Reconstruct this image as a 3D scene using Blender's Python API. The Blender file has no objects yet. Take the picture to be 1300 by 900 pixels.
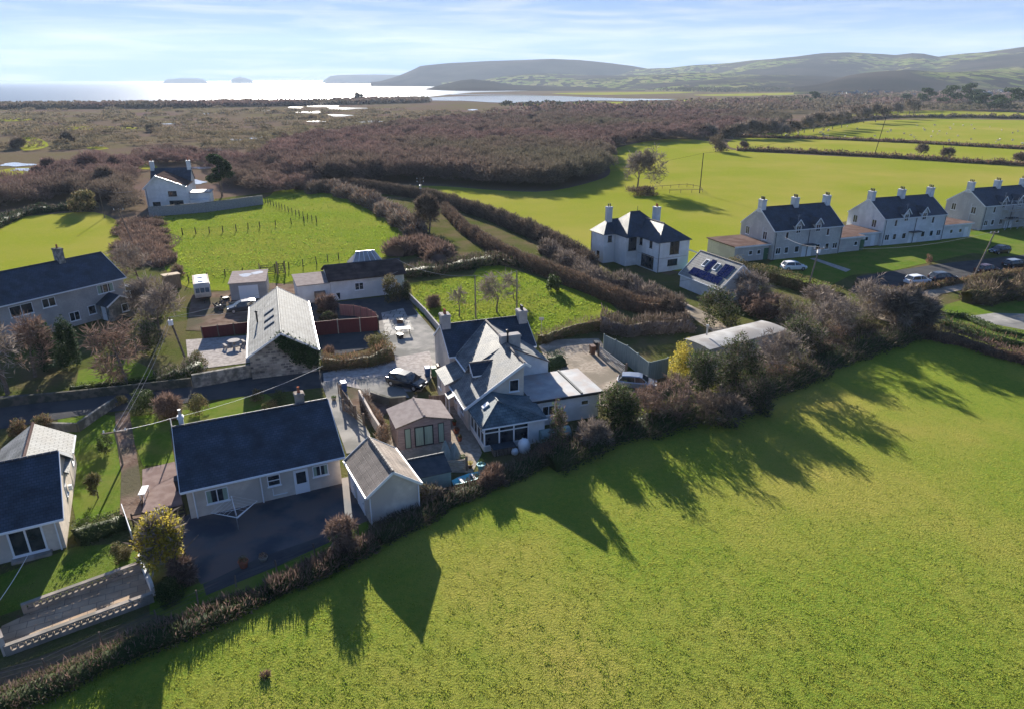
import bpy, bmesh, math, random
import numpy as np
from mathutils import Vector, Matrix
R = math.radians
C = bpy.context.scene.collection
SC = bpy.context.scene

# ------------------------------------------------------------------ camera, sky, sun, exposure
FPX = 867.0; CX, CY = 650.0, 450.0
PITCH = math.atan(347.0 / FPX); HC = 30.0
cp, sp = math.cos(PITCH), math.sin(PITCH)
SUN_AZ, SUN_EL = R(-15.6), R(17.2)

cam_d = bpy.data.cameras.new('camera'); cam = bpy.data.objects.new('camera', cam_d); C.objects.link(cam)
cam.location = (0, 0, HC); cam.rotation_euler = (math.pi / 2 - PITCH, 0, 0)
cam_d.sensor_fit = 'HORIZONTAL'; cam_d.sensor_width = 36.0; cam_d.lens = 36.0 * FPX / 1300.0
cam_d.clip_start = 0.5; cam_d.clip_end = 120000
SC.camera = cam

w = bpy.data.worlds.new('World'); SC.world = w; w.use_nodes = True
nt = w.node_tree; nt.nodes.clear()
def N(nt, typ, **k):
    n = nt.nodes.new(typ)
    for a, b in k.items(): setattr(n, a, b)
    return n
out = N(nt, 'ShaderNodeOutputWorld'); bg = N(nt, 'ShaderNodeBackground'); bg.inputs[1].default_value = 0.05
sky = N(nt, 'ShaderNodeTexSky', sky_type='NISHITA', sun_disc=False, sun_elevation=SUN_EL, sun_rotation=SUN_AZ,
        altitude=30, air_density=1.0, dust_density=0.35, ozone_density=2.5)
tc = N(nt, 'ShaderNodeTexCoord')
mp = N(nt, 'ShaderNodeMapping'); mp.inputs['Scale'].default_value = (2.6, 2.6, 34); mp.inputs['Rotation'].default_value = (0, R(5), 0)
nz = N(nt, 'ShaderNodeTexNoise'); nz.inputs['Scale'].default_value = 2.4; nz.inputs['Detail'].default_value = 9; nz.inputs['Roughness'].default_value = .56
nz.inputs['Distortion'].default_value = .5
rp = N(nt, 'ShaderNodeValToRGB'); rp.color_ramp.elements[0].position = .42; rp.color_ramp.elements[1].position = .68
rp.color_ramp.elements[0].color = (0, 0, 0, 1); rp.color_ramp.elements[1].color = (.75, .75, .75, 1)
mx = N(nt, 'ShaderNodeMix', data_type='RGBA'); 
sep = N(nt, 'ShaderNodeSeparateColor'); cl = N(nt, 'ShaderNodeVectorMath', operation='SCALE')
L = nt.links.new
L(tc.outputs['Generated'], mp.inputs[0]); L(mp.outputs[0], nz.inputs[0]); L(nz.outputs[0], rp.inputs[0]); L(rp.outputs[0], mx.inputs[0])
SKY_MAX, SKY_KNEE = 4.2, 1.8          # sky brightness compressed to even out the glare round the sun
den = N(nt, 'ShaderNodeVectorMath', operation='ADD'); den.inputs[1].default_value = (SKY_KNEE,) * 3; L(sky.outputs[0], den.inputs[0])
dv = N(nt, 'ShaderNodeVectorMath', operation='DIVIDE'); L(sky.outputs[0], dv.inputs[0]); L(den.outputs[0], dv.inputs[1])
tint = N(nt, 'ShaderNodeVectorMath', operation='MULTIPLY'); tint.inputs[1].default_value = (SKY_MAX * .24, SKY_MAX * .50, SKY_MAX * 1.08); L(dv.outputs[0], tint.inputs[0])
cc = N(nt, 'ShaderNodeVectorMath', operation='MULTIPLY'); cc.inputs[1].default_value = (SKY_MAX * .86, SKY_MAX * .93, SKY_MAX * 1.08); L(dv.outputs[0], cc.inputs[0])
L(tint.outputs[0], mx.inputs[6]); L(cc.outputs[0], mx.inputs[7]); L(mx.outputs[2], bg.inputs[0]); L(bg.outputs[0], out.inputs[0])

sd = bpy.data.lights.new('sun', 'SUN'); sd.energy = 4.6; sd.angle = R(0.5); sd.color = (1, .93, .82)
so = bpy.data.objects.new('sun', sd); C.objects.link(so)
sv = Vector((math.sin(SUN_AZ) * math.cos(SUN_EL), math.cos(SUN_AZ) * math.cos(SUN_EL), math.sin(SUN_EL)))
so.rotation_euler = sv.to_track_quat('Z', 'Y').to_euler(); so.location = (0, 0, 200)
SC.view_settings.view_transform = 'Standard'; SC.view_settings.look = 'None'
SC.view_settings.exposure = 1.95; SC.view_settings.gamma = 1
SC.render.engine = 'CYCLES'
cy = SC.cycles
cy.use_denoising = True; cy.max_bounces = 5; cy.diffuse_bounces = 2; cy.glossy_bounces = 2; cy.transmission_bounces = 2
cy.volume_bounces = 1; cy.transparent_max_bounces = 4; cy.caustics_reflective = False; cy.caustics_refractive = False
cy.sample_clamp_indirect = 6

# ------------------------------------------------------------------ surveying helpers
def P(px, py, z=0.0):
    u = (px - CX) / FPX; v = (CY - py) / FPX
    dx, dy, dz = u, cp + v * sp, -sp + v * cp
    t = (z - HC) / dz
    return Vector((dx * t, dy * t, z))
def proj(x, y, z):
    dz = z - HC; ww = y * cp - dz * sp
    return CX + FPX * x / ww, CY - FPX * (y * sp + dz * cp) / ww
def hgt(bx, by, ty):
    p = P(bx, by); lo, hi = 0.0, 60.0
    for _ in range(40):
        m = (lo + hi) / 2
        if proj(p.x, p.y, m)[1] > ty: lo = m
        else: hi = m
    return lo
def mpp(bx, by):                     # metres per pixel at a ground point
    p = P(bx, by); return (p.y * cp + HC * sp) / FPX

# ------------------------------------------------------------------ mesh helpers
class MB:
    def __init__(s): s.v = []; s.f = []; s.m = []
    def poly(s, pts, mi=0):
        b = len(s.v); s.v += [tuple(p) for p in pts]; s.f.append(tuple(range(b, b + len(pts)))); s.m.append(mi)
    def hexa(s, a, mi=0):           # 8 pts: bottom 4 (ccw from above), top 4
        b = len(s.v); s.v += [tuple(p) for p in a]
        for q in ((3, 2, 1, 0), (4, 5, 6, 7), (0, 1, 5, 4), (1, 2, 6, 5), (2, 3, 7, 6), (3, 0, 4, 7)):
            s.f.append(tuple(b + i for i in q)); s.m.append(mi)
    def box(s, x0, x1, y0, y1, z0, z1, mi=0):
        s.hexa([(x0, y0, z0), (x1, y0, z0), (x1, y1, z0), (x0, y1, z0), (x0, y0, z1), (x1, y0, z1), (x1, y1, z1), (x0, y1, z1)], mi)
    def slab(s, pts, t, mi=0):      # polygon (ccw from above/outside) thickened inwards by t
        n = Vector((0, 0, 0)); P_ = [Vector(p) for p in pts]
        for i in range(len(P_)):
            a, b = P_[i], P_[(i + 1) % len(P_)]
            n += Vector(((a.y - b.y) * (a.z + b.z), (a.z - b.z) * (a.x + b.x), (a.x - b.x) * (a.y + b.y)))
        n.normalize(); Q = [p - n * t for p in P_]
        b = len(s.v); k = len(P_); s.v += [tuple(p) for p in P_ + Q]
        s.f.append(tuple(range(b, b + k))); s.m.append(mi)
        s.f.append(tuple(range(b + 2 * k - 1, b + k - 1, -1))); s.m.append(mi)
        for i in range(k):
            j = (i + 1) % k; s.f.append((b + j, b + i, b + k + i, b + k + j)); s.m.append(mi)
    def prism(s, pts, z0, z1, mi=0):
        k = len(pts); b = len(s.v)
        s.v += [(p[0], p[1], z0) for p in pts] + [(p[0], p[1], z1) for p in pts]
        s.f.append(tuple(range(b + k - 1, b - 1, -1))); s.m.append(mi)
        s.f.append(tuple(range(b + k, b + 2 * k))); s.m.append(mi)
        for i in range(k):
            j = (i + 1) % k; s.f.append((b + i, b + j, b + k + j, b + k + i)); s.m.append(mi)
    def tube(s, p, q, r0, r1=None, n=6, mi=0, cap=True):
        r1 = r0 if r1 is None else r1
        p, q = Vector(p), Vector(q); d = (q - p)
        if d.length < 1e-6: return
        d.normalize(); a = d.orthogonal().normalized(); c = d.cross(a); b = len(s.v)
        for P_, r in ((p, r0), (q, r1)):
            for i in range(n):
                t = 2 * math.pi * i / n; s.v.append(tuple(P_ + (a * math.cos(t) + c * math.sin(t)) * r))
        for i in range(n):
            j = (i + 1) % n; s.f.append((b + i, b + j, b + n + j, b + n + i)); s.m.append(mi)
        if cap:
            s.f.append(tuple(range(b + n - 1, b - 1, -1))); s.m.append(mi); s.f.append(tuple(range(b + n, b + 2 * n))); s.m.append(mi)
    def bar(s, p, q, w, h, mi=0):   # rectangular bar between two points, w sideways, h upwards, centred
        p, q = Vector(p), Vector(q); d = (q - p).normalized()
        up = Vector((0, 0, 1)) if abs(d.z) < .95 else Vector((0, 1, 0))
        sdv = d.cross(up).normalized(); u = sdv.cross(d).normalized(); a = sdv * w / 2; b = u * h / 2
        s.hexa([p - a - b, q - a - b, q + a - b, p + a - b, p - a + b, q - a + b, q + a + b, p + a + b][0:8], mi)
    def lathe(s, prof, n=10, c=(0, 0, 0), mi=0):
        b = len(s.v)
        for r, z in prof:
            for i in range(n):
                t = 2 * math.pi * i / n; s.v.append((c[0] + r * math.cos(t), c[1] + r * math.sin(t), c[2] + z))
        for k in range(len(prof) - 1):
            for i in range(n):
                j = (i + 1) % n; s.f.append((b + k * n + i, b + k * n + j, b + (k + 1) * n + j, b + (k + 1) * n + i)); s.m.append(mi)
        s.f.append(tuple(range(b + (len(prof) - 1) * n, b + len(prof) * n))); s.m.append(mi)
    def build(s, name, mats, parent=None, loc=None, rz=0, smooth=False):
        me = bpy.data.meshes.new(name); me.from_pydata([tuple(v) for v in s.v], [], s.f)
        if not isinstance(mats, (list, tuple)): mats = [mats]
        for m in mats: me.materials.append(m)
        me.polygons.foreach_set('material_index', s.m)
        if smooth: me.polygons.foreach_set('use_smooth', [True] * len(s.f))
        me.update(); o = bpy.data.objects.new(name, me); C.objects.link(o)
        if parent: o.parent = parent
        if loc is not None: o.location = loc
        o.rotation_euler.z = rz
        return o
def np_obj(name, V, F, mats, parent=None, loc=None, mi=None):
    me = bpy.data.meshes.new(name); V = np.asarray(V, np.float32); F = np.asarray(F, np.int32); k = F.shape[1]
    me.vertices.add(len(V)); me.vertices.foreach_set('co', V.ravel())
    me.loops.add(F.size); me.loops.foreach_set('vertex_index', F.ravel())
    me.polygons.add(len(F)); me.polygons.foreach_set('loop_start', np.arange(0, F.size, k, dtype=np.int32))
    if not isinstance(mats, (list, tuple)): mats = [mats]
    for m in mats: me.materials.append(m)
    if mi is not None: me.polygons.foreach_set('material_index', np.asarray(mi, np.int32))
    me.update(calc_edges=True); me.validate()
    o = bpy.data.objects.new(name, me); C.objects.link(o)
    if parent: o.parent = parent
    if loc is not None: o.location = loc
    return o
def tag(o, label=None, cat=None, group=None, kind=None):
    if label: o['label'] = label
    if cat: o['category'] = cat
    if group: o['group'] = group
    if kind: o['kind'] = kind
    return o
def thing(name, loc, rz=0, label=None, cat=None, group=None):
    o = bpy.data.objects.new(name, None); C.objects.link(o); o.location = loc; o.rotation_euler.z = rz
    o.empty_display_size = .5
    return tag(o, label, cat, group)
def copy_tree(o, parent=None):
    c = o.copy(); C.objects.link(c); c.parent = parent
    for ch in list(o.children): copy_tree(ch, c)
    return c

# ------------------------------------------------------------------ materials
def mat(name, c1, c2=None, scale=1.5, rough=.8, bump=0, bscale=None, spec=.3, metal=0, coord='Object', thr=(.35, .65), c3=None, s3=.15, detail=5, sxyz=None, island=0, transl=0):
    if rough >= .85 and spec == .3: spec = 0
    m = bpy.data.materials.new(name); m.use_nodes = True; n = m.node_tree; b = n.nodes['Principled BSDF']
    b.inputs['Roughness'].default_value = rough; b.inputs['Metallic'].default_value = metal
    b.inputs['Specular IOR Level'].default_value = spec
    b.inputs['Base Color'].default_value = (*c1, 1)
    lk = n.links.new; col = None
    if coord == 'Geo': co = N(n, 'ShaderNodeNewGeometry').outputs['Position']
    else: co = N(n, 'ShaderNodeTexCoord').outputs[coord]
    if sxyz:
        mpp_ = N(n, 'ShaderNodeMapping'); mpp_.inputs['Scale'].default_value = sxyz; lk(co, mpp_.inputs[0]); co = mpp_.outputs[0]
    def noise(sc, d=detail):
        t = N(n, 'ShaderNodeTexNoise'); t.inputs['Scale'].default_value = sc; t.inputs['Detail'].default_value = d; lk(co, t.inputs[0]); return t.outputs[0]
    def ramp(src, a, b_):
        r = N(n, 'ShaderNodeMapRange'); r.inputs[1].default_value = a; r.inputs[2].default_value = b_; r.interpolation_type = 'SMOOTHSTEP'
        lk(src, r.inputs[0]); return r.outputs[0]
    def mix(f, a, b_):
        x = N(n, 'ShaderNodeMix', data_type='RGBA')
        if hasattr(f, 'links'): lk(f, x.inputs[0])
        else: x.inputs[0].default_value = f
        for k, q in ((6, a), (7, b_)):
            if isinstance(q, tuple): x.inputs[k].default_value = (*q, 1)
            else: lk(q, x.inputs[k])
        return x.outputs[2]
    if island: b.inputs['Specular IOR Level'].default_value = .08
    col = c1
    if c2: col = mix(ramp(noise(scale), *thr), c1, c2)
    if c3: col = mix(ramp(noise(s3, 4), .42, .62), col, c3)
    if island:
        g = N(n, 'ShaderNodeNewGeometry'); hs = N(n, 'ShaderNodeHueSaturation')
        if not isinstance(col, tuple): lk(col, hs.inputs['Color'])
        else: hs.inputs['Color'].default_value = (*col, 1)
        mr = N(n, 'ShaderNodeMapRange'); mr.inputs[3].default_value = 1 - island; mr.inputs[4].default_value = 1 + island
        lk(g.outputs['Random Per Island'], mr.inputs[0]); lk(mr.outputs[0], hs.inputs['Value']); col = hs.outputs[0]
    if not isinstance(col, tuple): lk(col, b.inputs['Base Color'])
    if bump:
        bp = N(n, 'ShaderNodeBump'); bp.inputs['Strength'].default_value = 1; bp.inputs['Distance'].default_value = bump
        lk(noise(bscale or scale * 6, 4), bp.inputs['Height']); lk(bp.outputs[0], b.inputs['Normal'])
    if transl:
        tr = N(n, 'ShaderNodeBsdfTranslucent'); ms = N(n, 'ShaderNodeMixShader'); ms.inputs[0].default_value = transl
        if isinstance(col, tuple): tr.inputs[0].default_value = (*col, 1)
        else: lk(col, tr.inputs[0])
        lk(b.outputs[0], ms.inputs[1]); lk(tr.outputs[0], ms.inputs[2]); lk(ms.outputs[0], n.nodes['Material Output'].inputs[0])
    return m
def tiled(name, c1, c2, cm, w=.3, h=.22, rough=.5, spec=.5, bump=.015, mortar=.012, var=.5, rot=0, coord='Object'):
    """rows of slates, tiles, blocks or stones from a brick texture, with the course joints as relief"""
    m = bpy.data.materials.new(name); m.use_nodes = True; n = m.node_tree; b = n.nodes['Principled BSDF']; lk = n.links.new
    b.inputs['Roughness'].default_value = rough; b.inputs['Specular IOR Level'].default_value = spec
    co = N(n, 'ShaderNodeTexCoord').outputs[coord]
    mp = N(n, 'ShaderNodeMapping'); mp.inputs['Rotation'].default_value = rot if isinstance(rot, tuple) else (0, 0, rot); lk(co, mp.inputs[0])
    br = N(n, 'ShaderNodeTexBrick'); lk(mp.outputs[0], br.inputs[0]); br.inputs['Scale'].default_value = 1
    br.inputs['Brick Width'].default_value = w; br.inputs['Row Height'].default_value = h; br.inputs['Mortar Size'].default_value = mortar
    br.inputs['Color1'].default_value = (*c1, 1); br.inputs['Color2'].default_value = (*c2, 1); br.inputs['Mortar'].default_value = (*cm, 1)
    nz = N(n, 'ShaderNodeTexNoise'); nz.inputs['Scale'].default_value = .8; nz.inputs['Detail'].default_value = 6; lk(co, nz.inputs[0])
    mr = N(n, 'ShaderNodeMapRange'); mr.inputs[1].default_value = .3; mr.inputs[2].default_value = .7; mr.inputs[3].default_value = 1 - var; mr.inputs[4].default_value = 1 + var * .5; lk(nz.outputs[0], mr.inputs[0])
    x = N(n, 'ShaderNodeVectorMath', operation='SCALE'); lk(br.outputs[0], x.inputs[0]); lk(mr.outputs[0], x.inputs['Scale']); lk(x.outputs[0], b.inputs['Base Color'])
    rr = N(n, 'ShaderNodeMapRange'); rr.inputs[3].default_value = rough - .12; rr.inputs[4].default_value = rough + .15; lk(nz.outputs[0], rr.inputs[0]); lk(rr.outputs[0], b.inputs['Roughness'])
    bp = N(n, 'ShaderNodeBump'); bp.inputs['Distance'].default_value = bump; bp.invert = True
    lk(br.outputs['Fac'], bp.inputs['Height']); lk(bp.outputs[0], b.inputs['Normal'])
    return m

M = {}
M['slate'] = tiled('blue_slate', (.028, .044, .068), (.045, .062, .088), (.012, .018, .026), .3, .2, .55, .4, .02, .016, .6)
M['slate_old'] = tiled('weathered_slate', (.15, .16, .165), (.23, .23, .22), (.06, .06, .06), .35, .25, .68, .25, .02)
M['slate_blue'] = tiled('sea_blue_slate', (.07, .11, .13), (.11, .16, .18), (.02, .03, .04), .4, .25, .6, .3)
M['tile_tan'] = tiled('tan_concrete_tile', (.24, .19, .155), (.29, .235, .19), (.10, .08, .065), .33, .34, .7, .3, .03)
M['tile_brown'] = tiled('brown_concrete_tile', (.085, .062, .055), (.11, .08, .07), (.03, .025, .02), 8, .34, 1.0, 0.0, .04)
M['pale_sheet'] = tiled('pale_fibre_slate', (.25, .25, .24), (.31, .31, .29), (.13, .13, .125), .5, .3, .75, .15, .02, .02, var=.4)
M['ridge'] = mat('ridge_tile', (.2, .17, .15), (.12, .1, .09), 3, .7)
M['ridge_dark'] = mat('ridge_tile_dark', (.05, .055, .065), (.08, .08, .09), 3, .6)
M['stone'] = tiled('field_stone', (.50, .44, .36), (.13, .12, .12), (.36, .33, .28), .55, .3, .9, .15, .06, mortar=.05, var=.5, rot=(R(-90), R(-90), 0))
M['stone_wall'] = mat('grey_stone_wall', (.20, .19, .17), (.38, .35, .30), 2.2, .9, bump=.05, thr=(.4, .6), c3=(.12, .12, .10), s3=.6)
M['stone_dark'] = mat('dark_stone_wall', (.07, .075, .06), (.13, .12, .10), 1.5, .9, bump=.05, thr=(.4, .6))  # darker copy of the grey wall stone
M['dash'] = mat('pebbledash', (.40, .37, .35), (.47, .44, .41), 5, .9, bump=.01, bscale=40, c3=(.36, .34, .32), s3=.5)
M['dash_cream'] = mat('cream_render', (.60, .52, .44), (.68, .60, .51), 2, .85, bump=.006, bscale=40, c3=(.50, .44, .38), s3=.35)
M['dash_grey'] = mat('grey_roughcast', (.26, .25, .25), (.33, .32, .31), 4, .9, bump=.01, bscale=40)
M['white'] = mat('white_render', (.74, .74, .73), (.66, .66, .66), 1.2, .8, c3=(.60, .60, .58), s3=.3)
M['upvc'] = mat('white_plastic', (.8, .8, .8), rough=.35)
M['glass'] = mat('window_glass', (.015, .02, .028), (.05, .055, .06), 1.3, .06, spec=.8)
M['curtain'] = mat('curtain_cloth', (.22, .30, .24), (.34, .42, .34), 6, .9, sxyz=(8, 8, .1))
M['flat_felt'] = mat('grey_roof_felt', (.26, .27, .28), (.36, .36, .36), .8, .55, c3=(.30, .26, .24), s3=.5)
M['felt_tan'] = mat('tan_mineral_felt', (.26, .22, .205), (.31, .27, .25), 1.5, .9)
M['brown_flat'] = mat('rusty_flat_roof', (.11, .075, .065), (.16, .115, .10), .6, .85)
M['felt_dark'] = mat('black_shed_felt', (.03, .04, .05), (.05, .06, .07), 2, .7)
M['cabin_wood'] = mat('grey_cabin_wood', (.24, .18, .17), (.32, .25, .235), 1.5, .8, sxyz=(1, 1, 9))
M['wood'] = mat('weathered_wood', (.13, .10, .08), (.24, .19, .15), 2, .9, sxyz=(6, 6, .6))
M['wood_pale'] = mat('pale_timber', (.40, .33, .25), (.50, .43, .34), 2, .85)
M['wood_dark'] = mat('dark_timber', (.035, .03, .03), (.06, .05, .045), 2, .85)
M['red_fence'] = mat('red_stained_boards', (.11, .022, .025), (.15, .035, .032), 3, .75, sxyz=(12, 12, .4))
M['red_inner'] = mat('faded_red_boards', (.30, .14, .11), (.42, .25, .20), 3, .85, sxyz=(9, 9, .3))
M['green_shed'] = mat('pale_green_boards', (.16, .24, .24), (.20, .28, .27), 2, .8)
M['fence_green'] = mat('grey_green_sheet_fence', (.17, .22, .22), (.24, .29, .28), 1.2, .8, sxyz=(7, 7, .5))
M['concrete'] = mat('old_concrete', (.25, .24, .22), (.34, .32, .29), .7, .9, bump=.01, bscale=8, c3=(.19, .185, .17), s3=.3, coord='Geo')
M['concrete_o'] = mat('concrete_block', (.30, .26, .22), (.38, .33, .28), 1.5, .9, c3=(.22, .20, .17), s3=.8)
M['asphalt'] = mat('asphalt', (.055, .056, .060), (.080, .078, .078), .8, .9, bump=.006, bscale=20, c3=(.08, .08, .08), s3=.25, coord='Geo')
M['asphalt_wet'] = mat('damp_asphalt', (.032, .040, .055), (.085, .085, .088), .45, .8, coord='Geo', c3=(.115, .09, .08), s3=.28, bump=.006, bscale=12)
M['gravel'] = mat('gravel', (.28, .23, .18), (.38, .33, .27), 3, .95, bump=.03, bscale=14, coord='Geo', c3=(.22, .19, .15), s3=.3)
M['gravel_pale'] = mat('pale_gravel', (.30, .27, .25), (.42, .38, .35), 2, .95, bump=.04, bscale=12, coord='Geo')
M['earth'] = mat('bare_earth', (.13, .09, .07), (.20, .15, .12), .8, .95, bump=.05, bscale=4, coord='Geo', c3=(.10, .09, .06), s3=.2)
M['rust_path'] = mat('brown_paving', (.20, .145, .13), (.26, .20, .18), 1.2, .85, coord='Geo', bump=.01)
M['metal'] = mat('galvanised_metal', (.45, .46, .48), rough=.4, metal=.8)
M['dark_metal'] = mat('dark_metal', (.04, .04, .045), rough=.5, metal=.3)
M['rubber'] = mat('black_rubber', (.015, .015, .016), rough=.8)
M['black_plastic'] = mat('black_plastic', (.025, .028, .035), rough=.5)
M['blue_plastic'] = mat('blue_plastic', (.03, .08, .22), rough=.5)
M['green_plastic'] = mat('green_plastic', (.05, .14, .07), rough=.5)
M['brown_plastic'] = mat('brown_plastic', (.16, .09, .06), rough=.5)
M['terracotta'] = mat('terracotta', (.36, .13, .07), (.28, .11, .07), 4, .85)
M['cyan_paint'] = mat('turquoise_paint', (.10, .40, .48), rough=.5)
M['solar'] = tiled('solar_cells', (.008, .014, .060), (.012, .020, .085), (.03, .04, .08), .16, .16, 1.0, 0.0, .001, .004, .1)
M['bark'] = mat('bark', (.12, .095, .08), (.20, .165, .14), 4, .95)
M['bark_pale'] = mat('pole_wood', (.20, .16, .13), (.28, .24, .2), 3, .9, sxyz=(6, 6, .5))
M['wire'] = mat('wire', (.30, .30, .32), rough=.9, spec=0)
M['wire_dark'] = mat('dark_wire', (.05, .05, .06), rough=1, spec=0)
M['white_felt'] = mat('pale_roof_coating', (.44, .43, .41), (.36, .35, .33), .8, .95, c3=(.30, .28, .26), s3=.3)
M['slabs'] = tiled('concrete_slabs', (.30, .285, .26), (.36, .34, .31), (.10, .095, .09), 1.3, 1.3, .85, .1, .01, .06, .3)
M['flag'] = tiled('warm_flagstones', (.38, .27, .18), (.46, .35, .24), (.22, .17, .13), .9, .6, .85, .1, .01, .02, .35, rot=-.45)
# foliage: each leaf or twig an island with its own tone
M['twig'] = mat('bare_twigs', (.195, .150, .115), (.125, .098, .078), .5, .9, island=.45, transl=.15)
M['twig_red'] = mat('reddish_twigs', (.235, .16, .125), (.155, .11, .09), .5, .9, island=.4, transl=.2)
M['twig_grey'] = mat('grey_twigs', (.27, .225, .19), (.19, .155, .13), .5, .9, island=.4, transl=.15)
M['bracken'] = mat('dead_bracken', (.27, .16, .10), (.15, .10, .07), .8, .9, island=.5, transl=.25)
M['leaf'] = mat('dark_leaves', (.045, .07, .025), (.07, .085, .03), .6, .6, island=.5, transl=.3)
M['leaf_mid'] = mat('green_leaves', (.08, .125, .035), (.06, .09, .03), .6, .6, island=.5, transl=.35)
M['leaf_yellow'] = mat('golden_leaves', (.46, .36, .06), (.27, .25, .05), .8, .6, island=.45, transl=.4)
M['leaf_olive'] = mat('olive_leaves', (.11, .11, .045), (.17, .13, .07), .8, .7, island=.5, transl=.3)
M['conifer'] = mat('conifer_leaves', (.03, .055, .025), (.045, .07, .03), .8, .7, island=.4, transl=.2)
M['ivy'] = mat('ivy_leaves', (.03, .06, .025), (.045, .08, .03), 1, .5, island=.5, transl=.2)
# woods: far mass
M['wood_far'] = mat('winter_wood_canopy', (.225, .145, .13), (.13, .09, .082), .09, .95, island=.3, transl=.2, coord='Geo', c3=(.15, .13, .09), s3=.006)

M['scrub_far'] = mat('marsh_scrub_and_reed', (.24, .185, .12), (.14, .12, .075), .06, .95, island=.3, transl=.2, coord='Geo')
# grass
def grass(name, a, b, dry, bump=.05, big=.06, dirt=None, hue=0, bs=5.0, streak=None):
    m = bpy.data.materials.new(name); m.use_nodes = True; n = m.node_tree; bs_ = n.nodes['Principled BSDF']; lk = n.links.new
    bs_.inputs['Roughness'].default_value = 1; bs_.inputs['Specular IOR Level'].default_value = 0
    g = N(n, 'ShaderNodeNewGeometry').outputs['Position']
    def nz(s, d, rgh=.6):
        t = N(n, 'ShaderNodeTexNoise'); t.inputs['Scale'].default_value = s; t.inputs['Detail'].default_value = d; t.inputs['Roughness'].default_value = rgh; lk(g, t.inputs[0]); return t.outputs[0]
    def mr(x, p, q):
        r = N(n, 'ShaderNodeMapRange'); r.inputs[1].default_value = p; r.inputs[2].default_value = q; lk(x, r.inputs[0]); return r.outputs[0]
    def mix(f, x, y):
        q = N(n, 'ShaderNodeMix', data_type='RGBA'); lk(f, q.inputs[0])
        for k, z in ((6, x), (7, y)):
            if isinstance(z, tuple): q.inputs[k].default_value = (*z, 1)
            else: lk(z, q.inputs[k])
        return q.outputs[2]
    c = mix(mr(nz(2.2, 8, .7), .38, .62), a, b)
    c = mix(mr(nz(big, 5), .42, .68), c, dry)
    c = mix(mr(nz(bs, 5, .75), .56, .72), c, dry)
    if dirt: c = mix(mr(nz(.9, 7, .7), .60, .68), c, dirt)
    lk(c, bs_.inputs['Base Color'])
    bp = N(n, 'ShaderNodeBump'); bp.inputs['Distance'].default_value = bump; bp.inputs['Strength'].default_value = 1
    lk(nz(bs, 6, .7), bp.inputs['Height']); lk(bp.outputs[0], bs_.inputs['Normal'])
    return m
M['grass_near'] = grass('pasture_grass', (.140, .205, .030), (.215, .245, .036), (.31, .265, .065), .15, .05, None, bs=6.5)
M['grass_far'] = grass('far_pasture_grass', (.175, .205, .022), (.215, .23, .03), (.27, .24, .055), .05, .02, None, bs=.8)
M['grass_pad'] = grass('paddock_grass', (.13, .19, .02), (.19, .23, .028), (.22, .22, .04), .30, .05, (.07, .085, .025), bs=2.5)
M['lawn'] = grass('lawn_grass', (.075, .13, .018), (.11, .165, .025), (.15, .16, .04), .04, .3, None, bs=6)
M['rough'] = grass('rough_grass', (.06, .075, .02), (.09, .10, .03), (.13, .10, .06), .12, .15, (.10, .07, .05), bs=3)
M['marsh'] = grass('marsh_ground', (.095, .078, .052), (.145, .125, .06), (.135, .09, .085), .25, .012, (.10, .07, .062), bs=.06)
M['hillmat'] = None
# ------------------------------------------------------------------ foliage and branches (numpy)
def unit(rng, n):
    v = rng.normal(size=(n, 3)); return v / np.linalg.norm(v, axis=1, keepdims=True)
def leaf_quads(rng, Cn, size, flat=.6):
    n = len(Cn); a = unit(rng, n); b = np.cross(a, unit(rng, n)); b /= np.linalg.norm(b, axis=1, keepdims=True) + 1e-9
    s = size * rng.uniform(.55, 1.3, (n, 1)); a = a * s * .5; b = b * s * flat * .5
    V = np.stack([Cn - a - b * .3, Cn - b, Cn + a * 1.1, Cn + b], 1).reshape(-1, 3); F = np.arange(n * 4).reshape(-1, 4); return V, F
def twig_tris(rng, Cn, out, L_, wd, spread=.5):
    """thin forked slivers pointing outwards and up"""
    n = len(Cn); d = out + unit(rng, n) * spread; d /= np.linalg.norm(d, axis=1, keepdims=True) + 1e-9
    sd = np.cross(d, unit(rng, n)); sd /= np.linalg.norm(sd, axis=1, keepdims=True) + 1e-9; l = L_ * rng.uniform(.5, 1.2, (n, 1)); bend = unit(rng, n) * l * .12
    m_ = Cn + d * l * .5 + bend; V = np.stack([Cn - sd * wd, Cn + sd * wd, m_ + sd * wd * .6, Cn + d * l], 1)
    V = V.reshape(-1, 3); F = np.arange(n * 4).reshape(-1, 4); return V, F
def blob_pts(rng, lumps, n, shell=.55):
    """points in the outer part of several overlapping lumps (centre, radii)"""
    cs = np.array([l[0] for l in lumps], float); rs = np.array([l[1] for l in lumps], float); wgt = (rs[:, 0] * rs[:, 1] * rs[:, 2]) ** .667; k = rng.choice(len(lumps), n, p=wgt / wgt.sum())
    u = unit(rng, n); r = 1 - (1 - shell) * rng.rand(n, 1) ** 1.4; r *= 1 + .14 * np.sin(u[:, :1] * 7 + k[:, None]) * np.cos(u[:, 1:2] * 6 + k[:, None] * 2)
    return cs[k] + u * r * rs[k], u
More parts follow.
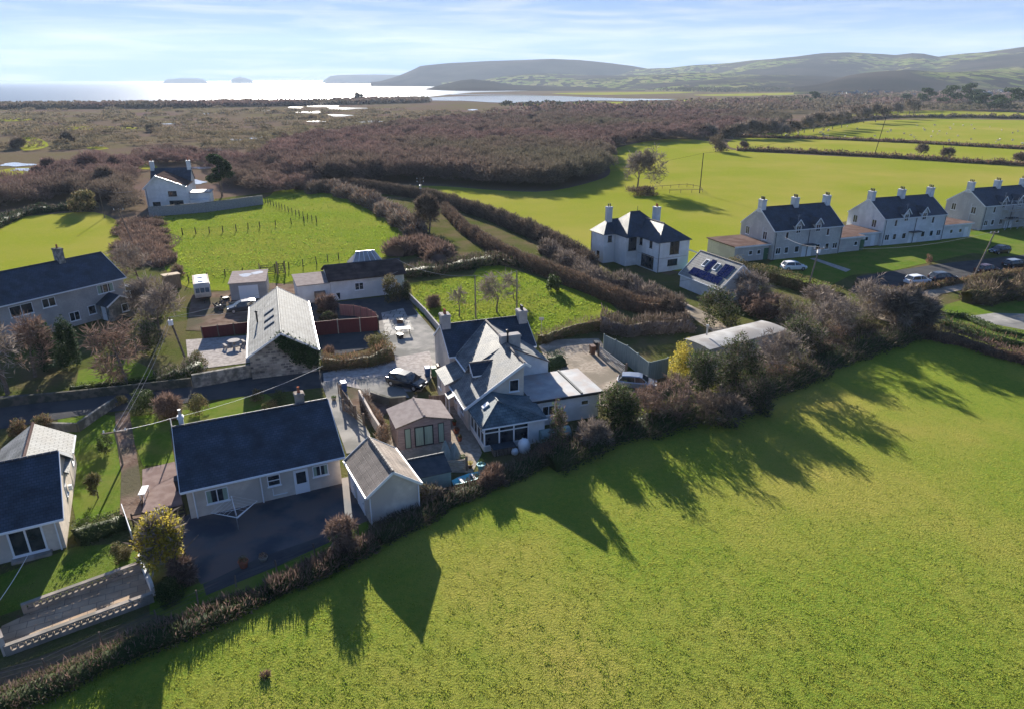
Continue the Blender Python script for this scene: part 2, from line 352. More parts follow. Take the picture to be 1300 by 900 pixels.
def leaves_obj(name, lumps, n, size, m, parent=None, seed=1, twigs=0, twig_m=None, tl=.8, tw=.02, shell=.55, loc=None, zmin=.02, up=.6):
    rng = np.random.RandomState(seed); Vs = []; Fs = []; mi = []; b = 0
    if n:
        c, u = blob_pts(rng, lumps, n, shell); c = c[c[:, 2] > zmin]; V, F = leaf_quads(rng, c, size); Vs.append(V); Fs.append(F); mi += [0] * len(F); b += len(V)
    if twigs:
        c, u = blob_pts(rng, lumps, twigs, .35); ok = c[:, 2] > zmin; c, u = c[ok], u[ok]; u = u + np.array([0, 0, up]); V, F = twig_tris(rng, c - u * tl * .3, u, tl, tw); Vs.append(V); Fs.append(F + b); mi += [1 if n else 0] * len(F)
    V = np.concatenate(Vs); V[:, 2] = np.maximum(V[:, 2], .01); F = np.concatenate(Fs); ms = [m] + ([twig_m] if n and twigs else [])
    if not n: ms = [twig_m or m]
    return np_obj(name, V, F, ms, parent, loc, mi)
def lumps_in(rng, rx, ry, h, k, low=0.0):
    """irregular crown: lumps spread in an ellipsoid that stands on the ground from height low to h"""
    o = [((0, 0, low + (h - low) * .5), (rx * .66, ry * .66, (h - low) * .46))]
    for _ in range(k // 2):                     # skirts that reach the ground
        a = rng.uniform(0, 6.28); q = rng.uniform(.45, .8); o.append(((rx * q * math.cos(a), ry * q * math.sin(a), low + (h - low) * rng.uniform(.12, .28)), (rx * rng.uniform(.3, .5), ry * rng.uniform(.3, .5), (h - low) * rng.uniform(.2, .34))))
    for _ in range(k):
        a = rng.uniform(0, 6.28); q = rng.uniform(.35, .75); z = low + (h - low) * rng.uniform(.2, .82); s = rng.uniform(.28, .5); fz = 1 - abs((z - low) / (h - low) - .45) * .7
        o.append(((rx * q * fz * math.cos(a), ry * q * fz * math.sin(a), z), (rx * s, ry * s, (h - low) * s * .55)))
    return o
def branches(rng, h, spread, levels=3, trunk_r=.15, lean=(0, 0), first=.3, nb=4, upw=.5):
    """recursive limbs; returns tapered segments and the twig tips with their directions"""
    segs = []; tips = []
    def grow(p, d, l, r, lv):
        n = 3 if lv < 2 else 2; q = p
        for i in range(n):
            d = d + Vector(rng.normal(size=3)) * (.10 + .05 * lv); d.z += .05 * upw * lv; d.normalize(); q2 = q + d * (l / n); r2 = r * (1 - .22); segs.append((q, q2, r, r2, lv)); 
            if lv < levels and (i > 0 or lv > 0):
                for _ in range(nb if i == n - 1 else max(1, nb // 2)):
                    a = rng.uniform(0, 6.28); s = d.orthogonal().normalized(); s2 = d.cross(s); side = s * math.cos(a) + s2 * math.sin(a); e = (d * (1 - spread * .55) + side * spread + Vector((0, 0, upw * .3))).normalized()
                    grow(q2, e, l * rng.uniform(.55, .78), r2 * .6, lv + 1)
            if lv >= levels: tips.append((q2, d.copy(), l))
            q = q2; r = r2
    grow(Vector((0, 0, -.1)), Vector((lean[0], lean[1], 1)).normalized(), h * first, trunk_r, 0); return segs, tips
def bare_tree(name, label, loc, h, hw, seed, m_tw, m_bk, cat='tree', group=None, levels=3, nb=3, tw=.014, ntw=6, spread=.75, lean=(0, 0), leaf=None, nleaf=0, lsize=.2, tl=None, upw=.5, trunk_r=None, first=.3):
    rng = np.random.RandomState(seed); segs, tips = branches(rng, h, spread, levels, trunk_r or max(.06, h * .028), lean, first, nb, upw)
    ex = float(np.percentile([math.hypot(s[1].x, s[1].y) for s in segs], 93)); top = float(np.percentile([s[1].z for s in segs], 99)); fx = hw * .9 / ex; fz = h * .92 / top
    r = thing(name, loc, 0, label, cat, group); a = MB(); sc = lambda v: Vector((v.x * fx, v.y * fx, v.z * fz))
    for p, q, r0, r1, lv in segs: a.tube(sc(p), sc(q), max(r0, .012), max(r1, .008), 6 if lv == 0 else (4 if lv < 3 else 3), cap=False)
    a.build('trunk', m_bk, r)
    T = np.array([sc(t[0]) for t in tips]); D = np.array([t[1] for t in tips]); T = np.repeat(T, ntw, 0); D = np.repeat(D, ntw, 0); l = tl or h * .16
    V, F = twig_tris(rng, T + rng.normal(size=T.shape) * l * .12, D * .8 + np.array([0, 0, .25 * upw]), l, tw, .75); mi = np.zeros(len(F), int); ms = [m_tw]
    if leaf is not None:
        idx = rng.choice(len(T), nleaf); c = T[idx] + rng.normal(size=(nleaf, 3)) * l * .5; V2, F2 = leaf_quads(rng, c, lsize); F = np.concatenate([F, F2 + len(V)]); V = np.concatenate([V, V2]); mi = np.concatenate([mi, np.ones(len(F2), int)]); ms.append(leaf)
    np_obj('crown', V, F, ms, r, None, mi); return r
def bush(name, label, px, leaf, tw=None, n=1800, size=.2, twigs=0, seed=1, cat='bush', group=None, k=7, tl=.9, twid=.02, trunk=False, low=0.05, sq=1.0, shell=.5, up=.6):
    """px = (base x, base y, top y, half width in photo pixels)"""
    bx, by, ty, hw = px; loc = P(bx, by); h = hgt(bx, by, ty); rx = hw * mpp(bx, by); rng = np.random.RandomState(seed); loc = loc + Vector((0, rx * .5, 0)); h = h * .97
    lu = lumps_in(rng, rx * .92, rx * .92 * sq, h * .95, k, h * low)
    if not trunk:
        o = leaves_obj(name, lu, n, size, leaf, None, seed, twigs, tw, tl, twid, shell, loc, up=up); return tag(o, label, cat, group)
    r = thing(name, loc, 0, label, cat, group); segs, tips = branches(rng, h, .8, 1, h * .035, first=.5, nb=5); a = MB(); top = max(s[1].z for s in segs)
    for p, q, r0, r1, lv in segs: f = h * .8 / top; a.tube((p.x * f, p.y * f, p.z * f), (q.x * f, q.y * f, q.z * f), r0, r1, 5, cap=False)
    a.build('trunk', M['bark'], r); leaves_obj('crown', lu, n, size, leaf, r, seed, twigs, tw, tl, twid, shell, up=up); return r
def hedge(name, label, px, w_, h, leaf, tw=None, dens=60, size=.2, tdens=0, tl=.6, twid=.015, seed=1, cat='hedge', group=None, world=None, ragged=.25, core=True, up=1.0, hs=None):
    """a hedge along a ground line: lumpy solid heart with leaves and twigs all over it"""
    pts = world or [P(*p) for p in px]; o = pts[0].copy(); rng = np.random.RandomState(seed); S_ = []; hh = []
    hs = hs or [h] * len(pts)
    for i in range(len(pts) - 1):
        n = max(1, int((pts[i + 1] - pts[i]).length / .6))
        for k in range(n): S_.append(pts[i].lerp(pts[i + 1], k / n) - o); hh.append(hs[i] + (hs[i + 1] - hs[i]) * k / n)
    S_.append(pts[-1] - o); hh.append(hs[-1]); S_ = np.array(S_); n = len(S_); T = np.gradient(S_, axis=0); T /= np.linalg.norm(T, axis=1, keepdims=True) + 1e-9; Nn = np.stack([-T[:, 1], T[:, 0], 0 * T[:, 0]], 1)
    sm = lambda q: np.convolve(np.pad(q, 2, mode='edge'), [.15, .2, .3, .2, .15], 'valid')
    hv = np.array(hh) * (1 + ragged * sm(rng.normal(size=n)) * .9); wv = w_ * (1 + ragged * .6 * sm(rng.normal(size=n))); off = sm(rng.normal(size=n)) * w_ * ragged * .3
    prof = np.array([[-.5, 0], [-.55, .4], [-.42, .8], [-.15, 1.0], [.15, 1.0], [.42, .8], [.55, .4], [.5, 0]]); V = []; F = []; mi = []
    if core:
        q = .62; W = S_[:, None, :] + Nn[:, None, :] * (prof[None, :, 0:1] * wv[:, None, None] * q + off[:, None, None]); W = W + rng.normal(size=W.shape) * (.05 + .04 * h); W[:, :, 2] = prof[None, :, 1] * hv[:, None] * q + rng.normal(size=W.shape[:2]) * .06 * (prof[None, :, 1] > 0); V = W.reshape(-1, 3)
        F = [(i * 8 + j, i * 8 + j + 1, (i + 1) * 8 + j + 1, (i + 1) * 8 + j) for i in range(n - 1) for j in range(7)] + [(0, 1, 2, 3), (0, 3, 4, 7), (4, 5, 6, 7)] + [((n - 1) * 8 + a, (n - 1) * 8 + b, (n - 1) * 8 + c, (n - 1) * 8 + d) for a, b, c, d in ((0, 1, 2, 3), (0, 3, 4, 7), (4, 5, 6, 7))]; V = [V]; F = [np.array(F)]; mi = [0] * len(F[0]); b = len(V[0])
    else: b = 0
    Lt = float(np.linalg.norm(np.diff(S_, axis=0), axis=1).sum())
    def surf(N_):
        s = rng.rand(N_) * (n - 1) - 1e-6; i = np.clip(s.astype(int), 0, n - 2); f = s - i; u = rng.rand(N_) * 7; j = np.clip(u.astype(int), 0, 6); g = (u - j)[:, None]; pr = prof[j] * (1 - g) + prof[j + 1] * g; q = rng.uniform(.72, 1.08, N_)
        lerp = lambda A: A[i] * (1 - f) + A[i + 1] * f; C_ = S_[i] * (1 - f)[:, None] + S_[i + 1] * f[:, None]; out = Nn[i] * np.sign(pr[:, 0:1]) * np.abs(pr[:, 0:1]) * 2 + np.array([0, 0, 1]) * pr[:, 1:2]
        C_ = C_ + Nn[i] * (pr[:, 0] * lerp(wv) * q + lerp(off))[:, None]; C_[:, 2] = np.maximum(pr[:, 1] * lerp(hv) * q, .03); return C_, out
    if h > 2.2: dens *= 1.5; tdens *= 1.4
    if dens: c, u = surf(int(Lt * dens)); v, f = leaf_quads(rng, c, size); V.append(v); F.append(f + b); mi += [0] * len(f); b += len(v)
    if tdens: c, u = surf(int(Lt * tdens)); v, f = twig_tris(rng, c - u * tl * .3, u + np.array([0, 0, up * .6]), tl, twid, .6); V.append(v); F.append(f + b); mi += [1] * len(f)
    V = np.concatenate(V); V[:, 2] = np.maximum(V[:, 2], .005); ob = np_obj(name, V, np.concatenate(F), [leaf, tw or leaf], None, o, mi); return tag(ob, label, cat, group)
# ------------------------------------------------------------------ the setting: ground, sea, hills
def S(o): o['kind'] = 'structure'; return o
def sheet(name, px, z, m, world=False):
    mb = MB(); pts = [(p[0], p[1], z) if world else tuple(P(*p)[:2]) + (z,) for p in px]
    a = sum(pts[i][0] * pts[(i + 1) % len(pts)][1] - pts[(i + 1) % len(pts)][0] * pts[i][1] for i in range(len(pts)))
    if a < 0: pts.reverse()
    mb.poly(pts); return S(mb.build(name, m))
def smooth_px(px, k=4):             # rounds a pixel outline (closed Catmull-Rom) so field edges are not straight
    n = len(px); o = []
    for i in range(n):
        p0, p1, p2, p3 = (np.array(px[(i + j - 1) % n], float) for j in range(4))
        for s in range(k):
            t = s / k; o.append(tuple(.5 * ((2 * p1) + (-p0 + p2) * t + (2 * p0 - 5 * p1 + 4 * p2 - p3) * t * t + (-p0 + 3 * p1 - 3 * p2 + p3) * t ** 3)))
    return o

sheet('ground', [(-9000, -200), (9000, -200), (9000, 9500), (-9000, 9500)], 0, M['marsh'], True)
# sea: lies over the low sand flats west of the coast
def seam():
    m = bpy.data.materials.new('sea_water'); m.use_nodes = True; n = m.node_tree; b = n.nodes['Principled BSDF']; lk = n.links.new
    b.inputs['Base Color'].default_value = (.02, .05, .09, 1); b.inputs['Roughness'].default_value = .30; b.inputs['Specular IOR Level'].default_value = .5
    g = N(n, 'ShaderNodeNewGeometry').outputs['Position']
    mp = N(n, 'ShaderNodeMapping'); mp.inputs['Scale'].default_value = (.02, .06, 1); lk(g, mp.inputs[0])
    t = N(n, 'ShaderNodeTexNoise'); t.inputs['Scale'].default_value = 1; t.inputs['Detail'].default_value = 7; lk(mp.outputs[0], t.inputs[0])
    bp = N(n, 'ShaderNodeBump'); bp.inputs['Distance'].default_value = 3.0; lk(t.outputs[0], bp.inputs['Height']); lk(bp.outputs[0], b.inputs['Normal'])
    return m
M['sea'] = seam()
M['pool'] = mat('flood_water', (.42, .42, .43), rough=.10, spec=.6)  # pale base stands in for bright sky reflected in the water
coast = [(-260, 136), (0, 134.5), (60, 134), (200, 133), (300, 131.5), (400, 129), (455, 126.5), (500, 125), (540, 124), (560, 122), (600, 118)]
pts = [tuple(P(*p)[:2]) for p in coast] + [(700, 3600), (700, 45000), (-45000, 45000), (-45000, P(-260, 136).y)]
sheet('sea', pts, .4, M['sea'], True)
def water_px(name, px, z=.3): return sheet(name, smooth_px(px, 3), z, M['pool'])
water_px('estuary_water', [(520, 127), (560, 124), (620, 122.5), (700, 122.5), (740, 124), (800, 126), (860, 127), (800, 129), (760, 128.5), (700, 130.5), (640, 131.5), (590, 129), (550, 128.5)], .5)
water_px('estuary_water', [(560, 120.5), (640, 121), (690, 121.6), (640, 121.9), (590, 121.6)], .5)
rp_ = random.Random(5)
for cx, cy, rx, ry in [(410, 135, 22, 1.6), (440, 138, 30, 1.5), (395, 143, 25, 1.3), (430, 147, 18, 1.2), (470, 155, 22, 1.5), (375, 137, 12, 1), (330, 176, 15, 2.2), (300, 178, 10, .9), (270, 191, 12, 1.4), (235, 193, 10, 1),
                       (20, 210, 24, 2.6), (35, 216, 26, 2.4), (55, 222, 16, 2.2), (150, 232, 9, 7), (247, 232, 16, 3), (690, 155, 7, 3.2), (260, 145, 8, .9), (600, 140, 8, 1), (215, 158, 14, .7), (340, 141, 9, .8), (255, 214, 18, 1.5), (405, 155, 22, 1.1), (450, 166, 14, 1.2), (125, 186, 9, .8), (210, 196, 15, 1.1)]:
    px = [(cx + rx * math.cos(a) * rp_.uniform(.55, 1.15), cy + ry * math.sin(a) * rp_.uniform(.5, 1.2)) for a in [i * math.pi / 6 for i in range(12)]]
    water_px('flood_pool', px, .12)

def ridge(name, prof, d, near, far, m, rough=1.0, seed=1, ncol=220, rows=26, foot=-2, curve=1.0):
    """a real range of hills: crest height from the skyline at distance d, falling to its foot nearer and farther away"""
    rng = np.random.RandomState(seed); xs = np.linspace(prof[0][0], prof[-1][0], ncol)
    cr = np.interp(xs, [p[0] for p in prof], [p[1] for p in prof]); V = []; F = []
    ph = rng.rand(8, 3) * 6.28
    for r in range(rows):
        t = r / (rows - 1) * 1.4
        for i in range(ncol):
            u = (xs[i] - CX) / FPX / (cp + (CY - 103) / FPX * sp)
            dd = near + (d - near) * t if t <= 1 else d + (far - d) * (t - 1) / .4
            el = (103 - cr[i]) / FPX / (cp + (CY - 103) / FPX * sp) / 1.0
            zc = HC + d * el * (cp ** 0) * .928
            s = math.sin(min(t, 1) * math.pi / 2) ** (1.3 * curve) if t <= 1 else math.cos((t - 1) / .4 * math.pi / 2)
            e = min(1, (xs[i] - xs[0]) / (.11 * (xs[-1] - xs[0])) + 1e-3, (xs[-1] - xs[i]) / (.11 * (xs[-1] - xs[0])) + 1e-3)
            x = u * dd; nn = sum(math.sin(x / (90. * (k + 1)) + ph[k, 0] + 1.7 * math.sin(dd / (130. * (k + 1)) + ph[k, 1])) * (k + 1) for k in range(6))
            z = foot + (max(zc, 1) - foot) * s * e + nn * rough * (d / 5000.) * (math.sin(math.pi * min(t, 1)) ** 1) * (1 if t < 1 else 0)
            V.append((x, dd, z))
    for r in range(rows - 1):
        for i in range(ncol - 1):
            a = r * ncol + i; F.append((a, a + 1, a + ncol + 1, a + ncol))
    o = np_obj(name, V, F, m); o.data.polygons.foreach_set('use_smooth', [True] * len(F)); return S(o)
def hillm(name, fields=True, c1=(.10, .09, .07), c2=(.06, .055, .045)):
    m = bpy.data.materials.new(name); m.use_nodes = True; n = m.node_tree; b = n.nodes['Principled BSDF']; lk = n.links.new
    b.inputs['Roughness'].default_value = 1; b.inputs['Specular IOR Level'].default_value = 0
    g = N(n, 'ShaderNodeNewGeometry').outputs['Position']
    t = N(n, 'ShaderNodeTexNoise'); t.inputs['Scale'].default_value = .004; t.inputs['Detail'].default_value = 8; lk(g, t.inputs[0])
    x = N(n, 'ShaderNodeMix', data_type='RGBA'); x.inputs[6].default_value = (*c1, 1); x.inputs[7].default_value = (*c2, 1)
    r = N(n, 'ShaderNodeMapRange'); r.inputs[1].default_value = .4; r.inputs[2].default_value = .6; lk(t.outputs[0], r.inputs[0]); lk(r.outputs[0], x.inputs[0]); col = x.outputs[2]
    if fields:
        mp = N(n, 'ShaderNodeMapping'); mp.inputs['Scale'].default_value = (.0075, .0038, .0075); lk(g, mp.inputs[0])
        v = N(n, 'ShaderNodeTexVoronoi'); v.feature = 'F1'; v.distance = 'CHEBYCHEV'; lk(mp.outputs[0], v.inputs[0]); v.inputs['Randomness'].default_value = .8
        v2 = N(n, 'ShaderNodeTexVoronoi'); v2.feature = 'DISTANCE_TO_EDGE'; v2.inputs['Randomness'].default_value = .8; lk(mp.outputs[0], v2.inputs[0])
        rr = N(n, 'ShaderNodeValToRGB'); e = rr.color_ramp; e.interpolation = 'CONSTANT'
        e.elements[0].color = (.11, .14, .035, 1); e.elements[1].position = .3; e.elements[1].color = (.16, .175, .05, 1)
        for pz, cl_ in ((.5, (.035, .03, .025, 1)), (.65, (.19, .18, .07, 1)), (.8, (.028, .023, .023, 1))): q = e.elements.new(pz); q.color = cl_
        sc = N(n, 'ShaderNodeSeparateColor'); lk(v.outputs['Color'], sc.inputs[0]); lk(sc.outputs[0], rr.inputs[0])
        edge = N(n, 'ShaderNodeMapRange'); edge.inputs[1].default_value = .02; edge.inputs[2].default_value = .07; lk(v2.outputs['Distance'], edge.inputs[0])
        y = N(n, 'ShaderNodeMix', data_type='RGBA'); y.inputs[6].default_value = (.05, .04, .03, 1); lk(rr.outputs[0], y.inputs[7]); lk(edge.outputs[0], y.inputs[0])
        t2 = N(n, 'ShaderNodeTexNoise'); t2.inputs['Scale'].default_value = .0016; t2.inputs['Detail'].default_value = 5; lk(g, t2.inputs[0])
        r2 = N(n, 'ShaderNodeMapRange'); r2.inputs[1].default_value = .49; r2.inputs[2].default_value = .55; lk(t2.outputs[0], r2.inputs[0])
        z = N(n, 'ShaderNodeMix', data_type='RGBA'); lk(r2.outputs[0], z.inputs[0]); lk(y.outputs[2], z.inputs[6]); lk(col, z.inputs[7]); col = z.outputs[2]
    lk(col, b.inputs['Base Color']); return m
M['hill_fields'] = hillm('hill_fields', True, (.055, .045, .040), (.030, .026, .025)); M['heath'] = hillm('heath_hill', False, (.055, .048, .04), (.035, .03, .027))
M['headland_m'] = hillm('headland_grass', False, (.060, .05, .042), (.036, .031, .028))
ridge('islands', [(204, 103.6), (212, 101.2), (232, 99.6), (250, 99.8), (262, 102), (266, 103.6)], 9000, 8600, 9400, M['heath'], 0, 2, 40, 10)
ridge('islands', [(291, 103.6), (296, 100), (305, 98), (312, 99.5), (319, 102), (323, 103.6)], 9000, 8700, 9300, M['heath'], 0, 3, 30, 10)
ridge('distant_headland', [(402, 103.8), (412, 98), (430, 95.8), (455, 95.2), (500, 96), (560, 100)], 8200, 7400, 9000, M['heath'], 1, 4, 80, 12)
ridge('headland', [(470, 106), (479, 101), (490, 94.5), (510, 90), (540, 85), (575, 81), (620, 78), (665, 76.8), (700, 75.5), (735, 77), (765, 80), (800, 84), (830, 89), (880, 93), (950, 98), (1050, 102)], 5000, 4000, 6400, M['headland_m'], 3, 5, curve=.75)
ridge('headland', [(520, 120), (545, 112), (565, 107), (585, 102.5), (600, 101), (625, 104), (645, 108), (700, 110), (760, 112), (820, 116)], 2650, 2200, 3300, M['heath'], 2, 6, 140, 16)
ridge('hills', [(560, 104), (700, 100), (760, 95), (810, 91), (850, 90.5), (900, 88), (950, 83), (1000, 82), (1050, 80), (1100, 79), (1130, 77), (1150, 72), (1165, 72), (1185, 76), (1230, 72), (1270, 67), (1300, 63), (1380, 55), (1500, 48), (1700, 45)], 5200, 1750, 7500, M['hill_fields'], 5, 7, 300, 40, curve=1.05)
ridge('hills', [(1010, 116), (1060, 103), (1100, 98), (1150, 95), (1190, 97), (1240, 93), (1300, 90), (1400, 88), (1600, 86)], 2600, 1700, 3400, M['hill_fields'], 4, 9, 160, 20)

# fields
FZ = .02
sheet('field', [(-400, 1100), (-400, 960), (0, 885), (120, 835), (230, 785), (400, 712), (520, 665), (610, 618), (720, 560), (860, 500), (1000, 455), (1140, 412), (1220, 425), (1320, 450), (1700, 540), (2000, 1100)], FZ, M['grass_near'])
sheet('field', smooth_px([(-120, 290), (0, 278), (60, 273), (120, 270), (152, 284), (160, 305), (165, 330), (150, 350), (60, 360), (-60, 380)]), .03, M['grass_far'])
sheet('field', smooth_px([(196, 272), (260, 267), (335, 252), (352, 243), (400, 241), (440, 251), (480, 270), (508, 290), (514, 305), (495, 325), (440, 335), (340, 365), (240, 366), (205, 330), (232, 305), (200, 290)]), .03, M['grass_pad'])
sheet('field', [(520, 360), (600, 350), (610, 336), (640, 338), (700, 358), (770, 382), (785, 395), (700, 425), (600, 425), (530, 400)], .03, M['grass_pad'])
sheet('field', smooth_px([(505, 238), (560, 237), (640, 243), (700, 243), (760, 229), (775, 218), (768, 196), (800, 184), (850, 177), (900, 180), (930, 191), (1040, 198), (1150, 203), (1310, 212), (1500, 225), (1500, 262), (1310, 262), (1050, 285), (950, 330), (860, 345), (740, 318), (640, 275), (560, 250)], 3), .05, M['grass_far'])
sheet('field', smooth_px([(925, 180), (960, 175.5), (1040, 177), (1150, 180), (1310, 187), (1500, 195), (1500, 216), (1310, 207), (1150, 199), (1040, 194), (940, 191)], 3), .08, M['grass_far'])
sheet('field', smooth_px([(965, 170), (1020, 164), (1080, 157), (1120, 153.5), (1200, 152), (1310, 153.5), (1500, 156), (1500, 192), (1310, 186), (1150, 178.5), (1040, 174.5), (985, 173)], 3), .1, M['grass_far'])
sheet('field', smooth_px([(1075, 146), (1120, 142), (1200, 141), (1270, 143), (1400, 146), (1320, 150), (1200, 151), (1110, 150)], 3), .1, M['grass_far'])
for k, px in enumerate([[(640, 133), (700, 131.5), (760, 130), (850, 131), (840, 133), (740, 134.5)], [(860, 128), (930, 126), (1010, 124), (1060, 125), (980, 128), (900, 130)], [(700, 119), (800, 117.5), (880, 117), (860, 119), (760, 121)],
                        [(0, 152), (30, 150.5), (44, 152.5), (20, 154.5), (-40, 156)], [(110, 188), (130, 187), (138, 189.5), (120, 191)], [(20, 178), (45, 175), (62, 186), (30, 192)], [(880, 121), (960, 119), (1040, 118), (1000, 121), (920, 122.5)],
                        [(130, 199), (160, 200), (200, 212), (185, 216), (150, 210)], [(60, 163), (110, 161), (180, 163), (120, 166)], [(10, 215), (50, 214), (60, 222), (25, 228), (-20, 224)]]):
    sheet('field', smooth_px(px, 3), .09, M['grass_far'])
# near gardens and yards: rough ground, then lawns, then hard surfaces
sheet('rough_ground', [(-500, 520), (-100, 430), (0, 350), (170, 330), (200, 262), (420, 235), (560, 250), (850, 350), (1060, 285), (1320, 262), (1700, 262), (1700, 545), (1320, 452), (1140, 414), (860, 502), (610, 612), (400, 692), (120, 807), (-400, 1000)], .01, M['rough'])
LZ = .035
sheet('lawn', [(70, 520), (148, 528), (150, 560), (160, 640), (150, 650), (98, 668), (92, 640), (97, 600), (80, 560)], LZ, M['lawn'])
sheet('lawn', [(158, 530), (240, 520), (330, 495), (345, 505), (340, 525), (215, 545), (222, 588), (182, 592)], LZ, M['lawn'])
sheet('lawn', [(96, 492), (100, 470), (165, 455), (195, 470), (190, 490), (98, 502)], LZ, M['lawn'])
sheet('lawn', [(0, 730), (95, 694), (150, 690), (180, 690), (185, 715), (30, 772), (0, 782)], LZ, M['lawn'])
sheet('lawn', [(240, 745), (330, 710), (420, 675), (465, 662), (480, 690), (400, 722), (250, 785), (190, 780), (190, 760)], LZ, M['lawn'])
sheet('lawn', [(930, 360), (985, 330), (1120, 312), (1330, 280), (1330, 330), (1235, 322), (1130, 345), (1080, 350), (1050, 365)], LZ, M['lawn'])
sheet('lawn', [(1185, 392), (1240, 376), (1320, 362), (1320, 440), (1255, 425), (1190, 402)], LZ, M['lawn'])
HZ = .05
sheet('lane', [(-80, 545), (-80, 512), (0, 503), (150, 492), (240, 478), (325, 468), (404, 458), (450, 452), (540, 440), (552, 462), (545, 480), (520, 492), (440, 488), (410, 492), (250, 510), (100, 528), (0, 545)], HZ, M['asphalt'])
sheet('driveway', [(468, 406), (522, 388), (560, 432), (556, 470), (510, 474), (498, 456), (486, 430)], HZ + .004, M['concrete'])
sheet('patio', [(484, 398), (512, 392), (526, 420), (490, 428)], HZ + .010, M['slabs'])
sheet('yard', [(384, 430), (384, 385), (420, 385), (516, 374), (530, 400), (470, 410), (480, 440), (400, 458)], HZ + .006, M['asphalt'])
sheet('yard', [(410, 474), (470, 460), (545, 446), (552, 474), (535, 497), (470, 497), (440, 490), (412, 492)], HZ + .008, M['gravel_pale'])  # pale sheet stands in for sunlight on the lane's end
sheet('driveway', [(408, 486), (430, 482), (470, 552), (468, 572), (440, 576)], HZ + .012, M['concrete'])
sheet('yard', [(436, 494), (488, 486), (496, 520), (468, 545)], HZ + .004, M['earth'])
sheet('patio', [(450, 482), (500, 476), (520, 505), (470, 512)], HZ + .016, M['concrete'])
sheet('yard', [(236, 420), (244, 375), (300, 368), (345, 360), (375, 362), (420, 376), (420, 388), (400, 400), (330, 425)], HZ, M['earth'])
sheet('yard', [(240, 470), (236, 432), (330, 425), (322, 460)], HZ + .004, M['gravel_pale'])
sheet('yard', [(215, 660), (330, 628), (445, 605), (470, 660), (420, 680), (330, 715), (255, 742), (235, 700)], HZ, M['asphalt_wet'])
sheet('path', [(258, 742), (330, 708), (412, 680), (420, 688), (345, 722), (262, 756)], HZ + .004, M['asphalt'])
sheet('path', [(181, 596), (222, 586), (232, 640), (196, 656), (180, 650)], HZ, M['rust_path'])
sheet('path', [(188, 650), (212, 643), (214, 654), (189, 660)], HZ + .01, M['concrete'])
sheet('gravel_bed', [(146, 524), (164, 522), (176, 590), (182, 640), (178, 660), (152, 660), (154, 600), (148, 560)], HZ, M['earth'])
sheet('yard', [(684, 440), (700, 432), (760, 430), (790, 470), (822, 492), (790, 520), (740, 510), (700, 470)], HZ, M['gravel'])
sheet('path', [(560, 500), (585, 505), (612, 575), (600, 600), (560, 600), (500, 585), (490, 560)], HZ, M['gravel'])
sheet('patio', [(0, 812), (2, 795), (60, 768), (175, 722), (190, 738), (192, 756), (100, 792), (20, 826)], HZ, M['flag'])
sheet('lane', [(1088, 352), (1190, 336), (1320, 322), (1320, 345), (1240, 356), (1180, 364), (1120, 372), (1080, 372)], HZ, M['asphalt'])
sheet('track', [(1130, 374), (1180, 362), (1250, 356), (1250, 363), (1195, 374), (1165, 392), (1130, 410), (1110, 405), (1120, 385)], HZ + .006, M['gravel'])
sheet('track', [(856, 386), (868, 384), (905, 402), (930, 420), (910, 425), (880, 405)], HZ + .006, M['gravel'])
sheet('lane', [(530, 262), (548, 258), (640, 300), (740, 345), (830, 378), (860, 392), (850, 400), (740, 362), (620, 312)], HZ, M['rough'])
sheet('yard', [(1230, 402), (1262, 398), (1330, 400), (1330, 425), (1260, 412)], HZ, M['concrete'])
sheet('path', [(1028, 329), (1034, 328), (1080, 343), (1074, 346)], HZ, M['gravel_pale'])

# ------------------------------------------------------------------ house building helpers
def F_(D, L, f): # frames: origin x, y, angle of the wall's run, outward normal at -90 degrees from it
    return {'F': (0, 0, 0), 'R': (L, 0, 90), 'B': (L, D, 180), 'L': (0, D, -90)}.get(f, f)
def wpt(fr, u, off, z):
    a = R(fr[2]); return Vector((fr[0] + math.cos(a) * u + math.sin(a) * off, fr[1] + math.sin(a) * u - math.cos(a) * off, z))
def wbox(mb, fr, u0, u1, o0, o1, z0, z1, mi=0):
    mb.hexa([wpt(fr, u0, o1, z0), wpt(fr, u1, o1, z0), wpt(fr, u1, o0, z0), wpt(fr, u0, o0, z0), wpt(fr, u0, o1, z1), wpt(fr, u1, o1, z1), wpt(fr, u1, o0, z1), wpt(fr, u0, o0, z1)], mi)
def window(root, fr, u, z, w_, h_, cols=2, rows=1, m=None, glass=None, bar=.07, name='window', sill=True, curtain=False, label=None):
    """framed opening centred at u, sill at z; frame stands 3 cm proud, glass behind it, a sill below"""
    m = m or M['upvc']; a = MB(); u0, u1, z1 = u - w_ / 2, u + w_ / 2, z + h_
    for c in range(cols + 1):
        x = u0 + (w_ - bar) * c / cols; wbox(a, fr, x, x + bar, 0, .05, z, z1)
    for r in range(rows + 1):
        y = z + (h_ - bar) * r / rows; wbox(a, fr, u0 + .001, u1 - .001, 0, .045, y, y + bar)
    o = a.build(name, m, root)
    if label: o['label'] = label
    g = MB(); wbox(g, fr, u0 + .02, u1 - .02, 0, .02, z + .02, z1 - .02); g.build('pane', glass or M['glass'], o)
    if curtain:
        c_ = MB(); 
        for s in (u0 + bar, u1 - bar - w_ * .2): wbox(c_, fr, s, s + w_ * .2, .021, .026, z + bar, z1 - bar)
        c_.build('curtain', M['curtain'], o)
    if sill: s_ = MB(); wbox(s_, fr, u0 - .06, u1 + .06, .0, .10, z - .08, z - .002); s_.build('sill', m, o)
    return o
